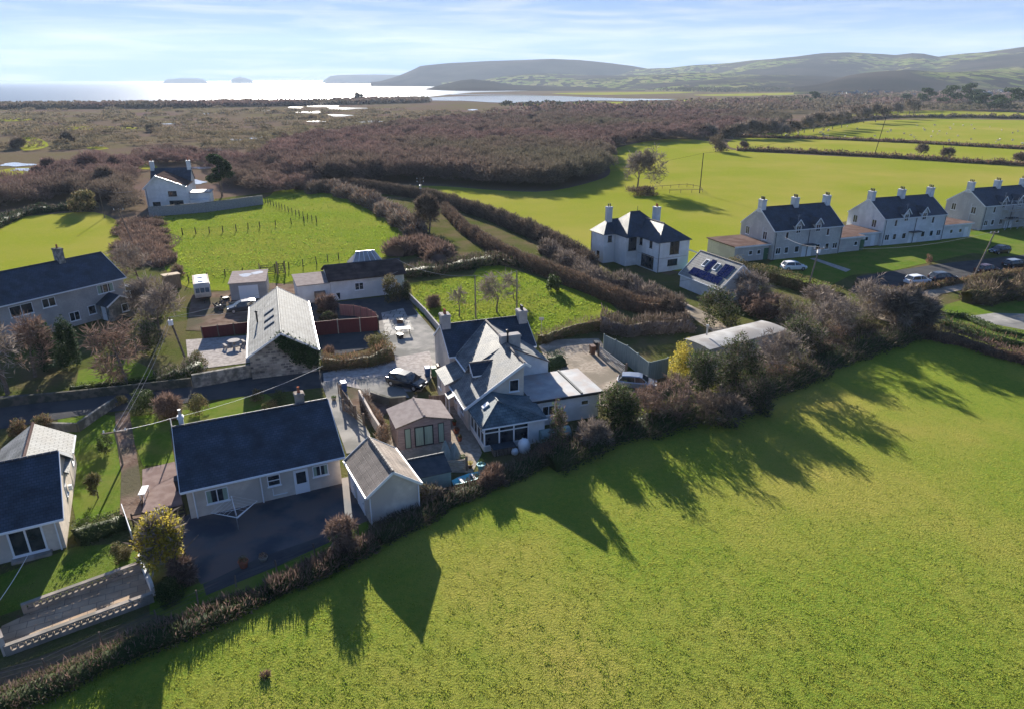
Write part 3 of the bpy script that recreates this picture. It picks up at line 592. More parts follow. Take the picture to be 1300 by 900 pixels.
def door(root, fr, u, w_, h_, m, z=0.02, glass=False, label=None):
    a = MB(); wbox(a, fr, u - w_ / 2, u + w_ / 2, 0, .04, z, z + h_); 
    for s in (-1, 1): wbox(a, fr, u + s * w_ / 2 - .05, u + s * w_ / 2 + .05, 0, .06, z, z + h_)
    wbox(a, fr, u - w_ / 2 - .05, u + w_ / 2 + .05, 0, .062, z + h_, z + h_ + .08)
    o = a.build('door', m, root)
    if label: o['label'] = label
    if glass: g = MB(); wbox(g, fr, u - w_ / 2 + .14, u + w_ / 2 - .14, .04, .05, z + h_ * .45, z + h_ - .14); g.build('pane', M['glass'], o)
    h = MB(); wbox(h, fr, u + w_ / 2 - .16, u + w_ / 2 - .08, .04, .1, z + h_ * .48, z + h_ * .52); h.build('handle', M['metal'], o)
    return o
def pots(root_part, cx, cy, z, n, m=None, along='x'):
    for i in range(n):
        d = (i - (n - 1) / 2) * .38; a = MB(); a.lathe([(.13, 0), (.15, .05), (.11, .12), (.10, .42), (.13, .46), (.12, .5)], 8, (cx + (d if along == 'x' else 0), cy + (d if along == 'y' else 0), z)); a.build('chimney_pot', m or M['terracotta'], root_part)
def chimney(roof, cx, cy, z0, z1, wx=.8, wy=.8, m=None, n=2, along='y', potm=None):
    a = MB(); a.box(cx - wx / 2, cx + wx / 2, cy - wy / 2, cy + wy / 2, z0, z1 - .22)
    a.box(cx - wx / 2 - .07, cx + wx / 2 + .07, cy - wy / 2 - .07, cy + wy / 2 + .07, z1 - .22, z1 - .1); a.box(cx - wx / 2 - .02, cx + wx / 2 + .02, cy - wy / 2 - .02, cy + wy / 2 + .02, z1 - .1, z1)
    if roof.type == 'MESH': roof = roof.parent
    o = a.build('chimney', m or M['dash'], roof); pots(o, cx, cy, z1, n, potm, along); return o
def ridge_tiles(roof, p, q, m, step=.45):
    a = MB(); p, q = Vector(p), Vector(q); n = max(1, int((q - p).length / step)); d = (q - p) / n
    for i in range(n): a.tube(p + d * i, p + d * (i + .93), .11, .12, 6)
    return a.build('ridge_tiles', m, roof)
def gable_house(name, label, cat, x, y, t, L, D, ze, zr, wall, roof, ov=.3, group=None, thick=.12, ridge_m=None, gutter=True, rd=None, gw=None):
    """walls with two gables, two roof slopes, ridge tiles, barge boards and gutters; local x runs along the ridge"""
    r = thing(name, (x, y, 0), t, label, cat, group); rd = D / 2 if rd is None else rd
    a = MB(); a.poly([(0, 0, 0), (L, 0, 0), (L, 0, ze), (0, 0, ze)]); a.poly([(L, D, 0), (0, D, 0), (0, D, ze), (L, D, ze)])
    a.poly([(0, D, 0), (0, 0, 0), (0, 0, ze), (0, rd, zr - .1), (0, D, ze)]); a.poly([(L, 0, 0), (L, D, 0), (L, D, ze), (L, rd, zr - .1), (L, 0, ze)])
    a.poly([(0, 0, 0), (0, D, 0), (L, D, 0), (L, 0, 0)])
    a.build('wall', wall, r)
    sl = (zr - ze) / rd; sl2 = (zr - ze) / (D - rd); b = MB(); e1 = zr - sl * (rd + ov) + .05; e2 = zr - sl2 * (D - rd + ov) + .05
    b.slab([(-ov, -ov, e1), (L + ov, -ov, e1), (L + ov, rd, zr + .05), (-ov, rd, zr + .05)], thick)
    b.slab([(L + ov, D + ov, e2), (-ov, D + ov, e2), (-ov, rd + .002, zr + .052), (L + ov, rd + .002, zr + .052)], thick)
    ro = b.build('roof', roof, r); ridge_tiles(ro, (-ov, rd, zr + .06), (L + ov, rd, zr + .06), ridge_m or M['ridge_dark'])
    if gutter:
        g = MB(); g.bar((-ov, -ov - .06, e1 - .08), (L + ov, -ov - .06, e1 - .08), .1, .14); g.bar((-ov, D + ov + .06, e2 - .08), (L + ov, D + ov + .06, e2 - .08), .1, .14)
        for xx in (-ov - .02, L + ov + .02):
            g.bar((xx, -ov, e1 - .07), (xx, rd, zr - .03), .04, .2); g.bar((xx, D + ov, e2 - .07), (xx, rd, zr - .03), .04, .2)
        g.build('gutter', gw or M['upvc'], r)
    return r, ro
def pipe(root, fr, u, z0, z1, m=None, off=.12):
    a = MB(); a.tube(wpt(fr, u, off, z0), wpt(fr, u, off, z1), .05, .05, 6); return a.build('drainpipe', m or M['upvc'], root)

# ------------------------------------------------------------------ near bungalow (dark slate roof)
r, ro = gable_house('bungalow', 'cream rendered bungalow with dark blue slate roof behind the rotary clothes dryer', 'bungalow', -23.66, 42.29, .445, 11.1, 9.8, 2.75, 5.3, M['dash_cream'], M['slate'], .35)
window(r, (0, 0, 0), 2.0, .95, 1.55, 1.15, 2, 1, curtain=True); window(r, (0, 0, 0), 6.05, 1.25, .95, .95, 1, 2); window(r, (0, 0, 0), 9.55, 1.2, 1.2, .95, 2, 1, curtain=True)
door(r, (0, 0, 0), 8.05, 1.0, 2.05, M['upvc'], glass=True); pipe(r, (0, 0, 0), .45, 0, 2.6); pipe(r, (0, 0, 0), 5.1, 0, 2.6)
a = MB(); wbox(a, (0, 0, 0), 5.85, 6.9, 0.02, .08, .38, .43); wbox(a, (0, 0, 0), 5.85, 5.9, .02, .08, .4, 1.0); a.build('handrail', M['upvc'], r)
chimney(ro, 9.3, 5.6, 4.5, 6.1, .7, .7, M['concrete_o'], 1)
chimney(ro, .3, 6.0, 4.4, 5.75, .35, .35, M['white'], 1, potm=M['metal'])
# ------------------------------------------------------------------ left bungalow with L wing
r, ro = gable_house('bungalow', 'cream bungalow with glazed patio doors at the left edge above the walled terrace', 'bungalow', -41.5, 33.4, .485, 12.0, 8.6, 2.7, 5.3, M['dash_cream'], M['slate'], .35)
fr = (0, 0, 0); window(r, fr, 10.0, .25, 2.0, 2.0, 2, 1, name='patio_door', bar=.12); pipe(r, fr, 11.75, 0, 2.5)
a = MB(); a.box(8.9, 11.2, -.55, -.01, 0, .2); a.build('step', M['concrete_o'], r)
a = MB(); a.hexa([(7.6, 8.6, 0), (12.02, 8.6, 0), (12.02, 12.5, 0), (7.6, 12.5, 0), (7.6, 8.6, 2.7), (12.02, 8.6, 2.7), (12.02, 12.5, 2.7), (7.6, 12.5, 2.7)]); a.poly([(12.02, 12.5, 2.7), (7.6, 12.5, 2.7), (9.8, 12.5, 4.2)]); a.build('wing_wall', M['dash_cream'], r)
a = MB(); a.slab([(12.35, 6.0, 2.6), (12.35, 12.8, 2.6), (9.8, 12.8, 4.3), (9.8, 6.0, 4.3)], .12); a.slab([(7.25, 12.8, 2.6), (7.25, 6.0, 2.6), (9.798, 6.0, 4.302), (9.798, 12.8, 4.302)], .12)
w2 = a.build('wing_roof', M['pale_sheet'], r); ridge_tiles(w2, (9.8, 5.0, 4.33), (9.8, 12.8, 4.33), M['brown_flat'], .4)
a = MB(); a.bar((12.4, 9.5, 2.5), (12.4, 12.8, 2.5), .1, .12); a.build('wing_gutter', M['upvc'], r); window(r, (12.02, 9.2, 90), 1.6, 1.0, .9, 1, 1)
window(r, (12.0, 0, 90), 5.2, 1.3, .7, .8, 1); a = MB(); wbox(a, (12.0, 0, 90), 5.9, 6.15, .05, .3, 1.2, 1.6); a.build('alarm_box', M['upvc'], r)
# ------------------------------------------------------------------ left two storey house
p5 = P(155, 351.1, 5.0); t5 = R(58)
Lh, Dh = 17.0, 9.4
fx, fy = p5.x - math.cos(t5) * (Lh + .3) - math.sin(t5) * -.3, p5.y - math.sin(t5) * (Lh + .3) + math.cos(t5) * .3
r, ro = gable_house('detached_house', 'two storey grey brown house with porch and dark slate roof, partly cut by left edge', 'house', fx, fy, t5, Lh, Dh, 5.0, 7.7, M['dash'], M['slate'], .3)
chimney(ro, Lh - 5.2, Dh / 2, 7.0, 9.4, .8, 1.2, M['stone_wall'], 1)
fr = (0, 0, 0)
window(r, fr, Lh - 2.6, 3.35, 2.2, 1.2, 3, curtain=True); window(r, fr, Lh - 9.8, 3.3, 1.6, 1.15, 2); window(r, fr, Lh - 13, 3.1, 2.6, 1.35, 2)
window(r, fr, Lh - 4.9, .95, 1.0, 1.2, 1); window(r, fr, Lh - 7.2, .7, 1.3, 1.2, 2); window(r, fr, Lh - 13, .8, 2.2, 1.2, 2)
a = MB(); x0, x1 = Lh - 4.0, Lh - .6
a.box(x0, x1, -2.4, 0, 0, 2.3); a.poly([(x0, -2.401, 2.3), (x1, -2.401, 2.3), ((x0 + x1) / 2, -2.401, 3.2)]); a.build('porch_wall', M['stone_wall'], r)
a = MB(); xm = (x0 + x1) / 2
a.slab([(x0 - .3, .0, 2.15), (x0 - .3, -2.7, 2.15), (xm, -2.7, 3.35), (xm, .0, 3.35)], .1); a.slab([(x1 + .3, -2.7, 2.15), (x1 + .3, 0, 2.15), (xm + .002, 0, 3.352), (xm + .002, -2.7, 3.352)], .1); pr = a.build('porch_roof', M['slate'], r)
a = MB(); a.bar((x0 - .3, -2.74, 2.12), (xm, -2.74, 3.3), .04, .2); a.bar((x1 + .3, -2.74, 2.12), (xm, -2.74, 3.3), .04, .2); a.build('barge_board', M['upvc'], pr)
window(r, (x0, -2.4, 0), 2.2, .9, .9, 1.1, 1); door(r, (x0, 0, -90), 1.2, .9, 2.0, M['upvc'])
# conservatory on its right end
cg = MB(); cx0, cx1, cy0, cy1 = Lh, Lh + 3.4, 2.2, 6.4
for (u, v) in ((cx0, cy0), (cx1, cy0), (cx1, cy1), (cx0, cy1), ((cx0 + cx1) / 2, cy0), (cx1, (cy0 + cy1) / 2)): cg.box(u - .05, u + .05, v - .05, v + .05, 0, 2.2)
for p, q in (((cx0, cy0), (cx1, cy0)), ((cx1, cy0), (cx1, cy1)), ((cx1, cy1), (cx0, cy1))):
    for z in (.55, 2.2): cg.bar((*p, z), (*q, z), .09, .09)
for i in range(7): v = cy0 + (cy1 - cy0) * i / 6; cg.bar((cx1, v, 2.22), (cx0, cy0 + (cy1 - cy0) * (.2 + .6 * i / 6), 3.3), .08, .08)
co = cg.build('conservatory_frame', M['upvc'], r)
g = MB(); g.slab([(cx1, cy0, 2.2), (cx1, cy1, 2.2), (cx0, cy1 - .8, 3.25), (cx0, cy0 + .8, 3.25)], .03); g.box(cx0 + .1, cx1 - .08, cy0 - .02, cy0 + .02, .6, 2.15); g.box(cx1 - .02, cx1 + .02, cy0 + .08, cy1 - .08, .6, 2.15); g.build('pane', M['glass'], co)
a = MB(); a.box(cx0, cx1 + .02, cy0 - .04, cy1, 0, .5); a.build('dwarf_wall', M['stone_wall'], co)
# ------------------------------------------------------------------ white bungalow by the paddock
r, ro = gable_house('bungalow', 'low white bungalow with brown ribbed roof between the paddock and the red fence', 'bungalow', -26.37, 95.9, .40, 10.9, 6.6, 3.2, 4.5, M['white'], M['tile_brown'], .3, gw=M['wood_dark'])
window(r, (0, 0, 0), 4.1, 1.25, 1.3, 1.1, 2); window(r, (0, 0, 0), 8.6, 1.5, .7, .9, 1)
a = MB(); a.box(-4.6, -.02, .2, 6.0, 0, 2.75); a.build('flat_annexe', M['white'], r)
a = MB(); a.slab([(-4.75, .05, 2.8), (-.04, .05, 2.8), (-.04, 6.2, 3.0), (-4.75, 6.2, 3.0)], .1); a.build('annexe_roof', M['felt_tan'], r)
a = MB(); a.box(-.0 - 2.4, -.9, -.7, .15, 0, 1.7); a.build('meter_cupboard', M['wood'], r)
# conservatory behind it, only its roof above the ridge
a = MB(); ax, ay = 6.3, 6.9
a.box(4.6, 9.4, 6.7, 10.6, 0, 2.9); co = a.build('conservatory_wall', M['glass'], r)
a = MB(); a.slab([(4.3, 6.7, 2.95), (9.7, 6.7, 2.95), (8.4, 8.7, 4.9), (5.6, 8.7, 4.9)], .05); a.slab([(9.7, 10.8, 2.95), (4.3, 10.8, 2.95), (5.6, 8.702, 4.9), (8.4, 8.702, 4.9)], .05)
a.slab([(4.3, 10.8, 2.95), (4.3, 6.7, 2.95), (5.598, 8.7, 4.9)], .05); a.slab([(9.7, 6.7, 2.95), (9.7, 10.8, 2.95), (8.402, 8.7, 4.9)], .05)
cr = a.build('conservatory_roof', M['curtain'], r); cr.data.materials[0] = M['white_felt']
a = MB()
for i in range(6): u = 4.3 + 5.4 * i / 5; v = 5.6 + 2.8 * i / 5; a.bar((u, 6.66, 2.98), (v, 8.7, 4.95), .07, .06)
a.bar((5.5, 8.7, 4.96), (8.5, 8.7, 4.96), .1, .12); a.build('roof_bars', M['upvc'], cr)
# ------------------------------------------------------------------ stone barn
r, ro = gable_house('stone_barn', 'long stone barn with pale roof, three skylights and ivy on its gable', 'barn', -33.92, 84.71, -1.241, 18.0, 7.0, 2.75, 4.95, M['stone'], M['pale_sheet'], .2, ridge_m=M['pale_sheet'], gw=M['upvc'])
sl = (4.95 - 2.75) / 3.5
for i, x in enumerate((8.0, 10.6, 13.0)):
    a = MB(); y0, y1 = 1.7, 2.9; z = lambda y: 2.75 + sl * y + .06
    a.hexa([(x - .2, y0, z(y0)), (x + .2, y0, z(y0)), (x + .2, y1, z(y1)), (x - .2, y1, z(y1)), (x - .2, y0, z(y0) + .1), (x + .2, y0, z(y0) + .1), (x + .2, y1, z(y1) + .1), (x - .2, y1, z(y1) + .1)])
    s = a.build('skylight', M['dark_metal'], ro); b = MB(); b.hexa([(x - .14, y0 + .08, z(y0 + .08) + .1), (x + .14, y0 + .08, z(y0 + .08) + .1), (x + .14, y1 - .08, z(y1 - .08) + .1), (x - .14, y1 - .08, z(y1 - .08) + .1), (x - .14, y0 + .08, z(y0 + .08) + .115), (x + .14, y0 + .08, z(y0 + .08) + .115), (x + .14, y1 - .08, z(y1 - .08) + .115), (x - .14, y1 - .08, z(y1 - .08) + .115)]); b.build('pane', M['glass'], s)
a = MB(); a.tube((8.6, .9, 3.2), (8.6, .9, 4.6), .1, .1, 8); a.lathe([(.1, 0), (.17, .05), (.17, .16), (.02, .24)], 8, (8.6, .9, 4.55)); a.build('flue', M['dark_metal'], ro)
BARN = r
# ------------------------------------------------------------------ garage with tan tiles (near)
r, ro = gable_house('garage', 'small rendered garage with tan tiled roof and white door beside near bungalow', 'garage', -13.0, 46.7, -1.08, 5.6, 3.9, 2.4, 3.85, M['dash_cream'], M['tile_tan'], .15, ridge_m=M['ridge'])
fr = (0, 0, 0); door(r, fr, 1.4, .9, 1.95, M['upvc']); door(r, fr, 3.6, 1.7, 1.95, M['upvc']); pipe(r, (5.6, 0, 90), .1, 0, 2.2); pipe(r, (5.6, 0, 90), 3.8, 0, 2.2)
# ------------------------------------------------------------------ summerhouse
r, ro = gable_house('summerhouse', 'grey brown timber summerhouse with glazed double doors and felt gable roof', 'summerhouse', -11.2, 55.7, -1.20, 3.65, 4.75, 2.35, 3.0, M['cabin_wood'], M['felt_tan'], .2, gutter=False, ridge_m=M['felt_tan'], thick=.1)
a = MB(); a.bar((3.87, -.2, 2.3), (3.87, 2.37, 2.98), .04, .14); a.bar((3.87, 4.95, 2.3), (3.87, 2.37, 2.98), .04, .14); a.build('barge_board', M['wood'], ro)
window(r, 'R' and (3.65, 0, 90), 2.3, .1, 1.7, 1.95, 2, 1, M['dark_metal'], M['curtain'], .1, 'glazed_door', False); window(r, (3.65, 0, 90), .85, .1, .55, 1.95, 1, 1, M['dark_metal'], M['curtain'], .05, sill=False); window(r, (3.65, 0, 90), 3.85, .1, .55, 1.95, 1, 1, M['dark_metal'], M['curtain'], .05, sill=False)
# ------------------------------------------------------------------ small dark shed
r, ro = gable_house('garden_shed', 'low pale green shed with black felt roof between garage and wooden gate', 'shed', -7.5, 45.6, .40, 2.9, 2.4, 1.35, 1.95, M['green_shed'], M['felt_dark'], .06, gutter=False, ridge_m=M['felt_dark'], thick=.05, rd=1.9)

# ------------------------------------------------------------------ the main cottage in the middle
O = (-6.14, 62.37); t = .338
r, ro = gable_house('cottage', 'rambling stone coloured cottage with slate roofs, three chimneys and hipped conservatory in the centre', 'cottage', *O, t, 9.4, 6.7, 3.85, 6.1, M['dash_cream'], M['slate'], .08, gw=M['upvc'])
chimney(ro, .45, 3.35, 5.5, 7.35, .95, 1.1, M['dash'], 2, 'y'); chimney(ro, 8.9, 3.0, 5.2, 7.0, .95, 1.1, M['dash'], 2, 'y', M['dark_metal'])
for ch in r.children: ch.location = (.57, 2.32, 0)           # the oldest range stands behind the wings
# rear wing, upper part: ridge runs towards the viewer from the main ridge
a = MB(); a.box(1.4, 9.0, -1.25, 2.3, 0, 3.8); a.poly([(1.4, -1.25, 3.8), (9.0, -1.25, 3.8), (5.45, -1.25, 6.0)]); a.build('wing_wall', M['dash_cream'], r)
a = MB(); a.slab([(1.15, 3.4, 3.78), (1.15, -1.6, 3.78), (5.45, -1.6, 6.12), (5.45, 5.5, 6.12)], .1); a.slab([(9.6, -1.6, 3.9), (9.6, 3.2, 3.9), (5.452, 5.5, 6.122), (5.452, -1.6, 6.122)], .1)
w1 = a.build('wing_roof', M['slate_old'], r); ridge_tiles(w1, (5.45, -.2, 6.16), (5.45, 5.5, 6.16), M['ridge']); a = MB(); a.bar((1.1, 2.2, 3.72), (1.1, -1.6, 3.72), .1, .12); a.build('gutter', M['upvc'], w1)
a = MB(); a.bar((1.2, 2.2, 3.93), (5.4, 5.45, 6.16), .12, .05); a.build('valley_lead', M['pale_sheet'], w1)
chimney(w1, 5.95, -.9, 4.6, 6.75, 2.0, .8, M['dash'], 0)
a = MB(); a.tube((5.55, -1.45, 4.6), (5.55, -1.45, 7.1), .09, .09, 8); a.lathe([(.1, 0), (.16, .04), (.16, .3), (.03, .38)], 8, (5.55, -1.45, 7.1)); a.build('flue', M['dark_metal'], w1)
# cat-slide wing: long left slope, vertical right side, gable end to the viewer
yb, yf = -1.3, -6.7; XR, ZR, XL, ZL = 5.3, 6.1, -.1, 2.6
a = MB(); a.poly([(XL, yf, 0), (XR, yf, 0), (XR, yf, ZR - .1), (XL, yf, ZL - .1)]); a.poly([(XR, yf, 0), (XR, yb, 0), (XR, yb, ZR - .1), (XR, yf, ZR - .1)]); a.poly([(XL, yb, 0), (XL, yf, 0), (XL, yf, ZL - .1), (XL, yb, ZL - .1)])
a.poly([(XR, yb - .003, 0), (XL, yb - .003, 0), (XL, yb - .003, ZL - .1), (XR, yb - .003, ZR - .1)]); a.build('gable_wall', M['dash_cream'], r)
k = (ZR - ZL) / (XR - XL)
a = MB(); a.slab([(XL - .35, yb + .1, ZL - .35 * k), (XL - .35, yf - .25, ZL - .35 * k), (XR, yf - .25, ZR), (XR, yb + .1, ZR)], .1); a.slab([(XR + .55, yf - .25, ZR - .35), (XR + .55, yb + .1, ZR - .35), (XR + .002, yb + .1, ZR + .002), (XR + .002, yf - .25, ZR + .002)], .1)
w3 = a.build('catslide_roof', M['slate_old'], r); ridge_tiles(w3, (XR, yf - .2, ZR + .03), (XR, yb - .4, ZR + .03), M['ridge'])
a = MB(); a.bar((XL - .4, yf - .28, ZL - .35 * k - .04), (XR + .05, yf - .28, ZR - .02), .06, .26); a.bar((XR + .05, yf - .28, ZR - .02), (XR + .6, yf - .28, ZR - .4), .06, .2); a.bar((XL - .42, yb, ZL - .35 * k - .06), (XL - .42, yf - .25, ZL - .35 * k - .06), .1, .14); a.build('barge_board', M['upvc'], w3)
window(r, (0, yf, 0), 4.35, 3.35, .95, 1.2, 1, 1)
# left lean-to
a = MB(); a.box(-.85, 1.38, -1.28, 2.3, 0, 2.6); a.build('lean_to_wall', M['dash_cream'], r)
a = MB(); a.slab([(-1.0, 2.4, 2.55), (-1.0, -1.6, 2.55), (1.38, -1.6, 3.45), (1.38, 2.4, 3.45)], .1); a.build('lean_to_roof', M['slate_old'], r)
window(r, (-.85, 2.3, -90), 1.5, 1.2, 1.0, 1.0, 2); window(r, (XL, yb, -90), 1.0, 1.0, .7, 1.0, 1); window(r, (XL, yb, -90), 3.4, .9, 1.0, 1.2, 2); door(r, (XL, yb, -90), 2.2, .85, 2.0, M['upvc'])
a = MB(); a.slab([(XL - 1.1, yb - 1.0, 2.05), (XL - 1.1, yb - 2.4, 2.05), (XL - .02, yb - 2.4, 2.5), (XL - .02, yb - 1.0, 2.5)], .1); pc = a.build('porch_canopy', M['slate'], r); a = MB()
for yy in (yb - 1.05, yb - 2.35): a.box(XL - 1.05, XL - .97, yy - .04, yy + .04, 0, 2.0)
a.build('post', M['upvc'], pc)
# dormer in the cat-slide roof
a = MB(); dx0, dxf, dy0, dy1 = 1.55, 5.0, -3.5, -1.6
a.hexa([(dx0, dy0, 3.4), (dxf, dy0, 3.4), (dxf, dy1, 3.4), (dx0, dy1, 3.4), (dx0, dy0, 4.12), (dxf, dy0, 4.12), (dxf, dy1, 4.12), (dx0, dy1, 4.12)]); a.poly([(dx0, dy1, 4.12), (dx0, dy0, 4.12), (dx0, (dy0 + dy1) / 2, 4.8)]); dw = a.build('dormer', M['dash_cream'], r)
ym = (dy0 + dy1) / 2; a = MB(); a.slab([(dx0 - .25, dy0 - .2, 4.05), (dxf - .9, dy0 - .2, 4.05), (dxf, ym, 4.93), (dx0 - .25, ym, 4.93)], .08); a.slab([(dxf - .9, dy1 + .2, 4.05), (dx0 - .25, dy1 + .2, 4.05), (dx0 - .25, ym + .002, 4.932), (dxf, ym + .002, 4.932)], .08)
dr = a.build('dormer_roof', M['slate'], r); ridge_tiles(dr, (dx0 - .25, ym, 4.95), (dxf - .1, ym, 4.95), M['ridge']); a = MB(); a.bar((dx0 - .3, dy0 - .24, 4.0), (dxf - 1, dy0 - .24, 4.0), .06, .12); a.bar((dx0 - .29, dy0 - .2, 4.02), (dx0 - .29, ym, 4.88), .04, .16); a.build('barge_board', M['upvc'], dr)
window(r, (dx0, dy1, -90), .95, 3.45, 1.1, .62, 2, 1, sill=False, name='dormer_window')
# white side block with catslide to the right
a = MB(); a.poly([(5.32, -2.4, 0), (9.5, -2.4, 0), (9.5, -2.4, 3.95), (5.32, -2.4, 5.95)]); a.poly([(9.5, -2.4, 0), (9.5, -.4, 0), (9.5, -.4, 3.95), (9.5, -2.4, 3.95)]); a.build('side_block_wall', M['white'], r)
a = MB(); a.slab([(5.2, -2.5, 6.1), (9.65, -2.5, 3.97), (9.65, -.3, 3.97), (5.35, -.3, 6.03)], .1); sb = a.build('side_block_roof', M['slate_old'], r)
a = MB(); a.bar((5.3, -2.52, 6.02), (9.6, -2.52, 3.96), .1, .12); a.build('coping', M['ridge'], sb)
# flat extension
a = MB(); a.box(5.9, 12.5, -8.0, -2.42, 0, 2.6); a.build('extension_wall', M['white'], r)
a = MB(); a.box(5.6, 12.75, -8.25, -2.42, 2.6, 2.78); fe = a.build('flat_roof', M['flat_felt'], r); a = MB(); a.box(5.55, 12.8, -8.3, -8.24, 2.52, 2.74); a.box(12.74, 12.8, -8.3, -2.42, 2.52, 2.74); a.build('fascia', M['dark_metal'], fe)
a = MB(); a.bar((10.6, -8.2, 2.83), (10.6, -2.42, 2.83), .2, .12); a.build('felt_upstand', M['felt_dark'], fe)
window(r, (0, -8.0, 0), 7.3, 1.0, 1.3, 1.0, 2); window(r, (0, -8.0, 0), 11.0, 1.5, .8, .5, 1)
# conservatory: glazed walls, hipped slate roof, skylight
a = MB(); x0, x1, y0, y1 = .1, 4.25, -10.9, -6.72
a.box(x0, x1, y0, y1, 0, .55); a.box(x1, x1 + 1.5, y0, y1 - .9, 0, 2.35); cw_ = a.build('conservatory_base', M['white'], r)
a = MB(); a.box(x0 + .06, x1 - .02, y0 + .05, y0 + .09, .55, 2.32); a.box(x0 + .05, x0 + .09, y0 + .06, y1, .55, 2.32); a.build('pane', M['glass'], cw_)
a = MB()
for i in range(4): u = x0 + (x1 - x0 - .1) * i / 3; a.box(u, u + .12, y0, y0 + .1, .55, 2.35)
for i in range(5): v = y0 + (y1 - y0 - .1) * i / 4; a.box(x0, x0 + .1, v + .001, v + .12, .55, 2.35)
for z in (.5, 1.75, 2.25): a.box(x0 - .02, x1, y0 - .03, y0 + .12, z, z + .09); a.box(x0 - .03, x0 + .12, y0 + .121, y1, z, z + .09)
a.build('window_frame', M['upvc'], cw_)
e = .2; ya, xa, za = -9.0, 2.05, 3.75
a = MB(); a.slab([(x0 - e, y0 - e, 2.4), (x1 + e, y0 - e, 2.4), (xa, ya, za)], .08); a.slab([(x0 - e, y1 - .05, 2.4), (x0 - e, y0 - e, 2.4), (xa - .002, ya, za), (xa - .002, y1 - .05, za)], .08)
a.slab([(x1 + e, y0 - e, 2.4), (x1 + 1.7, y0 - e, 2.4), (x1 + 1.7, y1 - .3, 2.75), (xa + 1.4, y1 - .05, za - .5), (xa + .002, y1 - .05, za), (xa + .002, ya, za)], .08)
cr = a.build('conservatory_roof', M['slate_blue'], r); a = MB()
for q in ((x0 - e, y0 - e, 2.42), (x1 + e, y0 - e, 2.42), (xa, y1 - .1, za + .02)): a.bar((xa, ya, za + .02), q, .1, .06)
a.bar((x0 - e - .05, y0 - e, 2.34), (x0 - e - .05, y1, 2.34), .08, .12); a.build('hip_trim', M['slate_blue'], cr)
a = MB(); a.bar((x0 - e, y0 - e - .05, 2.34), (x1 + 1.7, y0 - e - .05, 2.34), .08, .1); a.build('gutter', M['upvc'], cr)
sk = lambda x: 2.4 + (x - x0 + e) * (za - 2.4) / (xa - x0 + e)
a = MB(); a.hexa([(.75, -8.6, sk(.75)), (1.35, -8.6, sk(1.35)), (1.35, -8.1, sk(1.35)), (.75, -8.1, sk(.75)), (.75, -8.6, sk(.75) + .12), (1.35, -8.6, sk(1.35) + .12), (1.35, -8.1, sk(1.35) + .12), (.75, -8.1, sk(.75) + .12)]); a.build('skylight', M['upvc'], cr)
def cot(x, y, z=0): c_, s_ = math.cos(t), math.sin(t); return Vector((O[0] + x * c_ - y * s_, O[1] + x * s_ + y * c_, z))
COT_T = t

# ------------------------------------------------------------------ far white house with brown gable
q = P(188, 264); r = thing('detached_house', (q.x, q.y, 0), R(14), 'white house with brown roofed gable beside the marsh, beyond the paddock', 'house')
a = MB(); W_ = 9.6
a.poly([(0, 0, 0), (W_, 0, 0), (W_, 0, 5.0), (3.0, 0, 7.7), (0, 0, 4.8)]); a.poly([(0, 9, 0), (0, 0, 0), (0, 0, 4.8), (0, 9, 4.8)]); a.poly([(W_, 0, 0), (W_, 9, 0), (W_, 9, 5), (W_, 0, 5)])
a.box(-.3, W_ - .3, 9, 15, 0, 5.2); a.poly([(-.3, 15, 5.2), (-.3, 9, 5.2), (-.3, 12, 8.3)]); a.poly([(W_ - .3, 9, 5.2), (W_ - .3, 15, 5.2), (W_ - .3, 12, 8.3)]); a.build('wall', M['white'], r)
a = MB(); a.slab([(-.3, 11, 4.6), (-.3, -.3, 4.6), (3, -.3, 7.8), (3, 11, 7.8)], .12, 0); a.slab([(W_ + .3, -.3, 4.95), (W_ + .3, 9.5, 4.95), (3.002, 11, 7.802), (3.002, -.3, 7.802)], .12, 0); r1 = a.build('gable_roof', M['tile_brown'], r)
a = MB(); a.bar((-.35, -.34, 4.55), (3, -.34, 7.78), .06, .26); a.bar((3, -.34, 7.78), (W_ + .3, -.34, 4.9), .06, .26); a.build('barge_board', M['upvc'], r1)
a = MB(); a.slab([(-.5, 8.7, 5.0), (W_ - .1, 8.7, 5.0), (W_ - .1, 12, 8.4), (-.5, 12, 8.4)], .12); a.slab([(W_ - .1, 15.3, 5.0), (-.5, 15.3, 5.0), (-.5, 12.002, 8.402), (W_ - .1, 12.002, 8.402)], .12); r2 = a.build('roof', M['slate'], r)
chimney(r2, 0, 12, 7.5, 10.2, .9, 1.2, M['white'], 2); chimney(r2, W_ - .6, 12, 7.5, 10.2, .9, 1.2, M['white'], 2)
window(r, (0, 0, 0), 6.3, 2.6, 2.0, 1.3, 2, m=M['wood']); window(r, (0, 0, 0), 6.9, .1, 3.3, 1.4, 1, m=M['wood_dark']); window(r, (0, 0, 0), 2.2, .2, 1.8, 1.1, 2, m=M['wood_dark']); window(r, (0, 9, -90), 3, 2.8, .8, 1.2, 1); window(r, (0, 9, -90), 6.5, 2.8, .8, 1.2, 1); window(r, (0, 9, -90), 5.5, .5, .9, 1.3, 1); pipe(r, (0, 0, 0), .3, 0, 4.7, M['dark_metal'])
a = MB(); a.box(W_ + .02, W_ + 5, 3, 8, 0, 2.8); a.box(W_ + .02, W_ + 4.6, 1.2, 2.9, 0, 1.2); a.build('annexe_wall', M['white'], r); a = MB(); a.box(W_ - .05, W_ + 5.3, 2.7, 8.3, 2.8, 3.0); a.build('flat_roof', M['flat_felt'], r)
